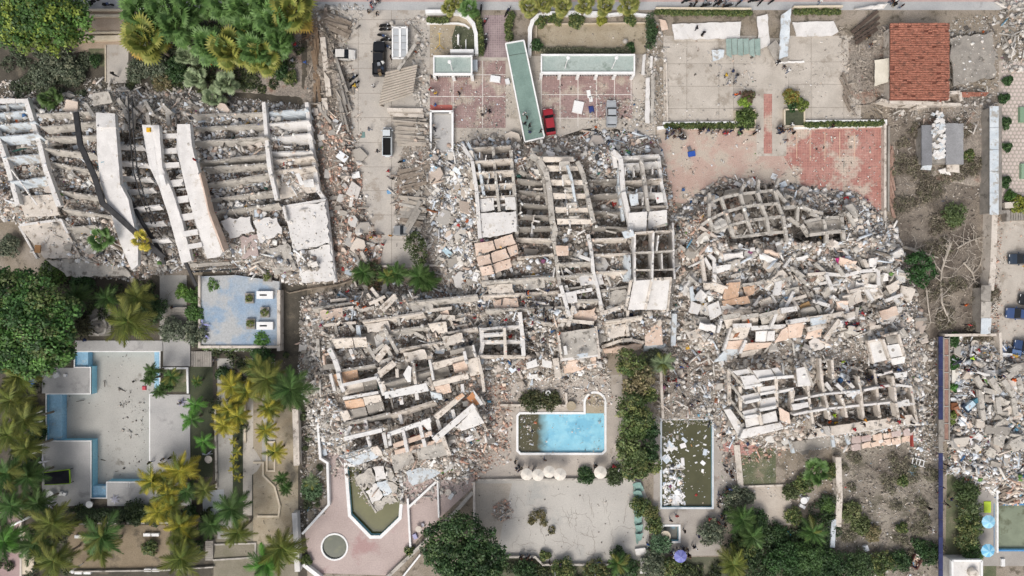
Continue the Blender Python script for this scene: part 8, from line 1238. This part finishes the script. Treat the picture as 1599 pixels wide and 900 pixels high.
# loose objects lying about
def lie(name, label, cat, px, py, d, c, a=0, z=None, tilt=(0, 0), tp=.96):
    zz = (float(rh(px, py))+.3 if rh(px, py) > .1 else .04) if z is None else z
    place(MB().box((0, 0, d[2]/2), d, taper=tp).mesh(name, OBJC), name, None, W(px, py, zz), (tilt[0], tilt[1], R(a)), color=S(c), label=label, cat=cat)
for a in [('mattress','white mattress on the tiled parking','mattress',903,168,(1.6,1.9,.3),'e6e6e4',-12),('white_board','larger white board on the tiled parking','board',920,147,(.6,1.2,.12),'e9e9e7',10),('white_board','smaller white board below it on the tiled parking','board',923,155,(.55,.9,.12),'e4e4e2',8),('blue_tarp','crumpled dark blue tarp on the tiled parking','tarp',924,171,(.8,1.1,.25),'2f3f78',10,None,(0,0),.7),('white_tank','white rounded tank on the littered tiles','tank',774,124,(1.7,1.0,.4),'e3e5e6',-8,None,(0,0),.85),('white_tank','smaller white tank beside the teal canopy','tank',793,128,(.7,.9,.4),'dfe1e2',15,None,(0,0),.85),('blue_box','blue box on the salmon court','box',1080,241,(1.1,.8,.35),'2f55a8',10),('grey_case','grey case behind the blue box on the salmon court','case',1077,233,(.5,.8,.2),'6f6f72',25),('blue_bucket','small blue bucket on the salmon court','bucket',1067,297,(.4,.4,.4),'3a5a8a',0),('cloth','pink and yellow cloth spread on the lattice edge','cloth',1097,344,(1.0,1.1,.08),'d88a5a',30,3.0),('blanket','bright pink blanket on the right heap','blanket',1313,407,(1.4,1.0,.2),'c23f82',10,None,(0,0),.8),('white_board','upright pale blue board beside the pink blanket','board',1324,410,(.8,1.9,.1),'d3dde8',-3),('mattress','pale blue mattress in the lower dry lot','mattress',1424,734,(1.0,1.7,.25),'8fb4cc',-10),('kayak','bright blue kayak in the lower garden','kayak',1234,836,(.5,1.5,.3),'2f9ad0',20,None,(0,0),.6),('sun_mat','lime green mat beside the right edge pool','mat',1542,792,(1.1,1.8,.1),'c3dd48',0),('sunbed','white sunbed below the lower blue parasol','sunbed',1565,878,(.6,1.2,.3),'dfdfdd',0),('wooden_crate','orange wooden board in the sloping heap','board',577,533,(.8,1.1,.12),'d0a05a',-5),('white_board','white board on the salmon court above the lattice','board',1209,276,(.9,.9,.08),'e8eaea',-25),('red_cloth','red cloth on the heap below the red tile court','cloth',1322,310,(.7,.5,.12),'b02a34',10),('dark_crate','dark crate at the edge of the salmon court','crate',1362,330,(.6,.5,.3),'2a2a2c',-15),('green_bench','upper green bench on the hexagon tiles','bench',1595,180,(1.0,2.4,.45),'7f9a80',0),('green_bench','lower green bench on the hexagon tiles','bench',1597,268,(1.0,2.4,.45),'8aa38a',0),('yellow_helmet','yellow round lid on the stair wall','lid',233,203,(.7,.7,.25),'d8a828',0,8.1,(0,0),.7),('brown_bag','brown board beside the beige roof slab','board',60,389,(.9,1.2,.15),'a07850',-5,3.4),('white_chair','white deck chair on the left pool platform','chair',90,586,(.9,.7,.35),'dadada',30,.16),('white_chair','white stool on the left pool platform','stool',104,586,(.4,.4,.4),'e2e2e2',0,.16),('white_box','white box on the lower pool deck','box',97,770,(.5,.6,.4),'e4e4e2',5,.16),('cooler','white cooler beside the box on the lower pool deck','cooler',103,771,(.5,.5,.4),'e8e8e6',-20,.16),('float_ring','red and white float in the empty pool','float',226,606,(.7,.7,.2),'c0505a',0,-1.48,(0,0),.7),('lounge_chair','white lounge chair on the pink deck','chair',705,774,(.6,1.1,.4),'cfd2d4',-30),('lounge_chair','lilac lounge chair on the pink deck','chair',649,837,(.6,.8,.4),'a9a8c8',25),('stool','small grey stool on the pink deck','stool',661,819,(.4,.5,.35),'b5b5bd',5),('white_chair','curved white garden seat, upper, by the garden table','chair',1256,777,(1.1,.4,.4),'e6e6e4',0),('white_chair','curved white garden seat, lower, by the garden table','chair',1252,790,(1.0,.5,.4),'e2e2e0',-30),('white_chair','white plastic chair in the lower dry lot','chair',1351,855,(.7,.9,.5),'e4e6e8',20),('table_tennis','teal panel on the driveway','panel',567,211,(.7,.9,.06),'6f8a86',5),('blue_ball','pale blue tub on the driveway','tub',608,300,(.7,.6,.3),'6f9ac0',10,None,(0,0),.7),('white_board','white door leaf at the driveway edge','board',554,274,(1.7,1.0,.08),'e6e6e4',10),('white_board','large white board above the door leaf','board',535,245,(1.7,1.2,.08),'e2e4e6',-35),('white_board','white freezer lid right of the ramp heap','board',716,268,(1.7,.7,.4),'dfe7ea',-30),('fridge','white fridge by the central left wing','fridge',767,353,(1.5,.7,.6),'dfe6ea',-3),('blue_board','pale blue door over the heap right of the driveway','board',681,265,(1.6,.8,.08),'aac8d6',-30),('mattress','patterned blue mattress right of the round tree','mattress',699,394,(1.6,.8,.2),'b3ccd6',-40),('stone_disc','round grey millstone slab below the heap','slab',709,410,(1.8,1.3,.3),'a19b92',10),('white_bench','white bench in the planter row at the bottom right garden','bench',1208,832,(1.7,.5,.4),'cfc8ba',0),('cabinet','teal cabinet on the far right heap','cabinet',1523,625,(.9,.7,.5),'4a7a8a',30),('fridge','pale blue fridge on the far right heap','fridge',1512,633,(1.6,.8,.6),'b9d0dc',40),('wardrobe','dark wardrobe on the far right heap','wardrobe',1507,637,(1.5,.6,.5),'2c3848',-50),('cupboard','brown cupboard on the far right heap','cupboard',1488,634,(1.1,1.1,.5),'7a4f34',5),('table_board','brown oval table top on the far right heap','table',1496,642,(1.5,.8,.1),'9a6e56',-65),('white_board','white table top at the brick wall end','board',1489,624,(.9,.6,.1),'e2e6e8',0),('white_board','pale panel leaning at the brick wall','board',1491,588,(.9,2.2,.1),'dcd9d0',0),('timber_block','brown timber on the right heap','timber',1256,478,(1.6,.9,.5),'a98a62',25),('blue_crates','stack of slate blue boards on the right heap','boards',1232,466,(1.6,.6,.4),'6f8aa5',12)]: lie(*a)
for i, (x, y) in enumerate([(1250,722)]): pass
T = root('bed_frame', 'white metal bed frame in the lower dry lot', 'bed', W(1434, 720))
for a in ((1427,715,1444,720), (1425,724,1442,729), (1427,715,1425,724), (1444,720,1442,729), (1433,717,1431,726), (1438,718.5,1436,727.5)): MB().bar(W(a[0], a[1], .5), W(a[2], a[3], .5), .12, .12).build('rail', WHITE, T)
for x, y in ((1427,715), (1444,720), (1425,724), (1442,729)): MB().box((*W(x, y)[:2], .22), (.1, .1, .44)).build('leg', WHITE, T)
T = root('pavilion_tent', 'black tent with lime green edge on the left pool deck', 'tent', W(90, 746)); BK = mat('black_canvas', S('1c1c22'), S('26262e'), 1, 6, .15)
c = W(92,746,1.6); co_ = [W(69,739,1.1), W(108,734,1.2), W(109,755,1.2), W(70,757,1.1)]
for k in range(4): MB().prism([c, co_[k], co_[(k+1) % 4]], .04).build('roof_panel', BK, T)
for a, b in ((co_[0], co_[1]), (co_[1], co_[2]), (co_[3], co_[2])): MB().bar(a, b, .22, .2).build('lime_edge', mat('lime_fabric', S('8ab02f'), S('9abf3c'), 1, 6, .1), T)
for q in co_: MB().bar(q, Vector((q.x, q.y, .14)), .08, .08).build('leg', STEEL, T)
T = root('blue_loungers', 'stack of blue loungers left of the upper pool platform', 'loungers', W(49, 592))
for k, (x, y) in enumerate([(50,588),(52,593),(47,598),(54,599),(45,586)]): o = MB().box((*W(x, y)[:2], .3+.05*k), (1.5, .5, .15), .3*k).build('lounger', OBJC, T); o.color = (*S(['3f6fb0', '5080bc', '3a5f98', '4a78b4', 'b5b9bd'][k]), 1)
T = root('rusty_bin', 'rusty open skip with orange rubbish at the bottom of the dry lot', 'skip', W(1432, 880)); RU = mat('rusty_metal', S('5c4038'), S('70504a'), 2, 6, .3)
q = [(1431,866),(1442,872),(1433,890),(1422,884)]; MB().prism([W(*p, .2) for p in q], .15).build('floor', RU, T)
for k in range(4): MB().bar(W(*q[k], .9), W(*q[(k+1) % 4], .9), .15, .85).build('side', RU if k else CONCB, T)
place(np_mesh('rubbish', RUB, [scatter(q, 30, .15, .5, 'brick', .5, zfix=.3)]), 'rubbish', T, (-T.location.x, -T.location.y, 0))
# ladders and swings
T = root('pool_ladder', 'white pool ladder at the lower pool platform', 'ladder', W(201, 757))
for x in (199, 203): MB().tube([W(x,752,-.8), W(x,753,.7), W(x,760,.7), W(x,761,.15)], .05, 6).build('rail', WHITE, T)
for z in (-.6, -.2): MB().bar(W(199,752.5,z), W(203,752.5,z), .1, .05).build('rung', WHITE, T)
T = root('swing_frame', 'yellow swing frame in the walled garden bed', 'swing', W(688, 66)); YE = mat('yellow_metal', S('c0a050'), S('cdb060'), 1, 6, .1)
for a, b in (((687,52,2), (687,70,1.4)), ((687,70,1.4), (680,77,0)), ((687,70,1.4), (694,77,0)), ((684,53,2), (690,53,2))): MB().tube([W(*a), W(*b)], .06, 6).build('tube', YE, T)
for x, y, h, lab in ((716,62,1.2,'thick white post standing in the walled garden lawn'), (728,70,.9,'slim white post with yellow base in the walled garden lawn')): MB().tube([W(x,y+8,.2), W(x,y-8,h)], .16 if x == 716 else .08, 8).build('garden_post', WHITE, None, label=lab, cat='post')
for x, y, r, lab in ((976,66,.42,'grey stone ball in the sandy bed'), (613,38,.4,'white stone ball at the driveway gate')): MB().lathe([(.02, 0), (r*.7, r*.3), (r, r), (r*.7, r*1.7), (.02, r*2)], tuple(W(x, y)), 14).build('stone_ball', CONC, None, label=lab, cat='ball')
# dead trees and branches in the dry lots
BONE = mat('bleached_wood', S('a89f92'), S('bdb4a8'), 1.5, 7, .2)
def dead(label, pts, r, nb, seed, m=BONE, bl=22):
    rr = random.Random(seed); T = root('dead_tree', label, 'dead tree', W(*pts[0][:2])); P = [W(*p) for p in pts]; MB().tube(P, [r*(1-.6*i/(len(P)-1)) for i in range(len(P))], 7).build('trunk', m, T)
    for k in range(nb):
        i = rr.randrange(1, len(P)); a = P[i-1].lerp(P[i], rr.random()); an = rr.uniform(0, 6.28); l = bl*.1*rr.uniform(.4, 1.1); b = a+Vector((math.cos(an)*l*.5, math.sin(an)*l*.5, rr.uniform(-.1, .3))); c = a+Vector((math.cos(an+rr.uniform(-.5, .5))*l, math.sin(an+rr.uniform(-.5, .5))*l, rr.uniform(-.2, .4))); c.z = max(c.z, .1); b.z = max(b.z, .1)
        mb = MB().tube([a, b, c], [r*.4, r*.25, .02], 5)
        for q in range(3): s_ = b.lerp(c, rr.random()); mb.tube([s_, s_+Vector((rr.uniform(-.7, .7), rr.uniform(-.7, .7), rr.uniform(0, .2)))], [r*.15, .012], 4)
        mb.build('branch', m, T)
dead('longest bleached fallen trunk beside the dark pine', [(1412,386,.5),(1440,395,.5),(1466,403,.4)], .25, 10, 1); dead('upright forked bleached tree in the middle of the dry lot', [(1485,380,.8),(1478,400,.9),(1471,422,.6),(1469,452,.4)], .22, 14, 2); dead('splayed bare tree with white twigs lower in the dry lot', [(1470,450,.5),(1471,472,.8),(1478,490,.7),(1484,502,.4)], .2, 18, 3); dead('thin bare tree along the rubble edge of the dry lot', [(1447,452,.5),(1450,480,.7),(1454,505,.4)], .16, 14, 4); dead('tangle of grey branches right of the dark pine', [(1495,388,.3),(1512,378,.5),(1528,372,.3)], .14, 20, 5, BONE, 30); dead('broken branch pile in the right of the dry lot', [(1505,410,.3),(1518,425,.4),(1524,440,.3)], .16, 20, 6, BONE, 30); dead('thin grey branches in the lower dry lot', [(1352,725,.3),(1372,740,.4),(1390,748,.3)], .08, 18, 7, mat('grey_twigs', S('7d746a'), S('90877c'), 2, 8, .2), 32); dead('pair of pale branches in the centre of the lower dry lot', [(1376,772,.3),(1392,768,.4),(1405,760,.3)], .1, 8, 8, BONE, 24); dead('brittle bush of grey twigs under the pink tiled plates', [(1388,712,.3),(1400,722,.4),(1415,715,.3)], .07, 26, 9, mat('dark_twigs', S('5f574e'), S('6f675d'), 2, 8, .2), 30); dead('grey twiggy bush at the left of the upper dry lot', [(1398,300,.3),(1402,330,.5),(1400,350,.3)], .07, 22, 10, mat('dark_twigs', (0, 0, 0)), 30); dead('tangled dead branches in the middle of the upper dry lot', [(1450,300,.3),(1462,325,.5),(1470,350,.3)], .07, 26, 11, mat('dark_twigs', (0, 0, 0)), 36); dead('fallen frond stems beside the tangled bush above the pool', [(230,500,.4),(250,488,.5),(262,470,.4)], .06, 20, 12, mat('green_stems', S('5a6040'), S('6a7048'), 2, 8, .2), 26); dead('uprooted palm stem lying left of the planter', [(556,436,.6),(530,445,.5),(480,452,.5),(452,458,.3)], .22, 4, 13, BARK, 10); dead('brown root tangle at the top of the dirt strip', [(478,60,.4),(490,50,.6),(505,60,.4)], .1, 22, 14, mat('brown_root', S('7f6650'), S('907660'), 2, 8, .2), 28)
dry_ = [(1395,165),(1560,165),(1545,520),(1475,520),(1402,400)]
for k in range(26):
    x, y = sample_poly(dry_, 1)[0]; r = rnd.uniform(.8, 1.9); tree('dry_scrub', 'dry brown scrub patch in the upper dry lot, %s row' % words_[int((y-165)/30)], 'scrub', [(x, y, .25, r, .35), (x+r*7, y+4, .2, r*.7, .3), (x-r*5, y+r*6, .2, r*.7, .3)], ('7d7464', '6a6154', '8d8473', '5c5548', '6a6a50'), .6, 30, .15, 'dry scrub in the upper dry lot', trunk=False)
for k in range(20):
    x, y = sample_poly([(1312,712),(1468,690),(1466,870),(1312,862)], 1)[0]; r = rnd.uniform(.6, 1.5); tree('dry_scrub', 'dry grey-green scrub patch in the lower dry lot, %s row' % words_[int((y-690)/20)], 'scrub', [(x, y, .2, r, .3), (x+r*6, y+4, .2, r*.7, .3)], ('7d7766', '8a836f', '66664e', '73735a', '5f5a4c'), .5, 30, .15, 'dry scrub in the lower dry lot', trunk=False)
tree('uprooted_shrub', 'uprooted brown-green shrub lying on the sport court', 'shrub', [(835,806,.35,.9,.4),(845,803,.4,.8,.4),(850,815,.3,.7,.3),(862,828,.25,.6,.3),(830,815,.3,.5,.3)], ('6a6440', '7a7048', '565634'), .7, 34, .17)
rubble('rubble', 'small round heap of brick rubble on the sandy lot', [Zn(circ(786,798,17,14), 20, .1, .6, 'brick', .03, zfix=.05), Zn(circ(786,798,9,14), 20, .1, .6, 'mix', .03, zfix=.35)])
rubble('leaf_litter', 'dark leaf litter and dirt gathered on the empty pool floor', [Zn([(180,620),(232,600),(232,680),(180,690)], 9, .05, .4, 'dark', 0, zfix=-1.48, clump=10, stick=.3, plate=.6), Zn([(155,715),(232,712),(232,724),(155,726)], 8, .05, .35, 'dark', 0, zfix=-1.48, clump=8, plate=.6)])
# loose cables and bars in the wreckage
cb = MB()
for k in range(420):
    zone = rnd.choice((ZL, ZC, ZLC, ZR, ZR, ZC, ZF)); x, y = sample_poly(zone, 1)[0]; z = float(rh(x, y))+rnd.uniform(.4, 1.3); a = rnd.random()*6.28; pts_ = []
    for i in range(5): pts_.append(W(x, y, z)); a += rnd.uniform(-.7, .7); x += math.cos(a)*rnd.uniform(2, 7); y += math.sin(a)*rnd.uniform(2, 7); z = max(.2, z+rnd.uniform(-.35, .3))
    cb.tube(pts_, rnd.uniform(.015, .035), 3, col=S(rnd.choice(('5f4a3c', '3a3a3a', '8a8580', '6f5848'))), cap=False)
o = cb.build('reinforcing_bars', RUB, None, org=(0, 0, 0), kind='stuff', label='bent reinforcing bars and cables sticking out of the rubble', cat='rebar')

# crumbs lying on the broken floors and beams
cp = np.array(CRUMB); n = len(cp); sz = np.minimum(.09*rng.random(n)**(-1/2.2), .45); px_ = np.zeros((n, 2)); V_, F_, C_ = pieces(px_, sz, np.stack([np.ones(n), rng.uniform(.5, 1, n), rng.uniform(.3, .7, n)], 1), .3, np.clip(palette('grey', n, .015)*1.35, .2, .8), 0, 0.0)
V_ = V_.reshape(n, 8, 3); V_ += (cp - V_.mean(1))[:, None, :]; V_[:, :, 2] += (sz*.12)[:, None]
place(np_mesh('rubble_crumbs', RUB, [(V_.reshape(-1, 3), F_, C_)]), 'rubble_crumbs', label='crumbled concrete and dust clods lying on the broken floors and beams', cat='rubble', kind='stuff')
rubble('rubble', 'broken concrete heaped on the slab in the pointed pool', [Zn([(553,722),(622,728),(624,752),(600,748),(572,760),(556,742)], 14, .14, .9, 'grey', .01, zfix=.55), Zn([(553,745),(572,768),(580,795),(560,770)], 10, .14, .8, 'grey', .01, zfix=-.3)])
rubble('floating_debris', 'white scraps floating in the murky end of the blue pool', [Zn([(812,650),(840,650),(832,700),(812,700)], 10, .1, .6, 'white', .1, plate=.7, tilt=.05, zfix=-.29, lift=.02, clump=9)])
# stand people on the floor or wall that lies under them
bpy.context.view_layer.update(); FL = []
for r_ in COL.objects:
    if r_.type == 'EMPTY' and r_.name.split('.')[0] in ('collapsed_building', 'fallen_canopy', 'fallen_slab'):
        for c in r_.children:
            if c.type == 'MESH': b = [r_.location+Vector(q) for q in c.bound_box]; FL.append((c, r_.location.copy(), min(q.x for q in b), max(q.x for q in b), min(q.y for q in b), max(q.y for q in b)))
for o in [q for q in COL.objects if q.name.startswith('person') and q.type == 'MESH']:
    x, y, z0 = o.location; best = None
    for c, l, xa, xb, ya, yb in FL:
        if xa <= x <= xb and ya <= y <= yb:
            h_, loc, nor, idx = c.ray_cast(Vector((x-l.x, y-l.y, 25-l.z)), Vector((0, 0, -1)))
            if h_ and (best is None or loc.z+l.z > best): best = loc.z+l.z
    if best is not None and -.3 < best-z0 < 5: o.location = (x*(H-best)/(H-z0), y*(H-best)/(H-z0), best-.02)
for o in bpy.data.objects:
    if '_o' in o: del o['_o']
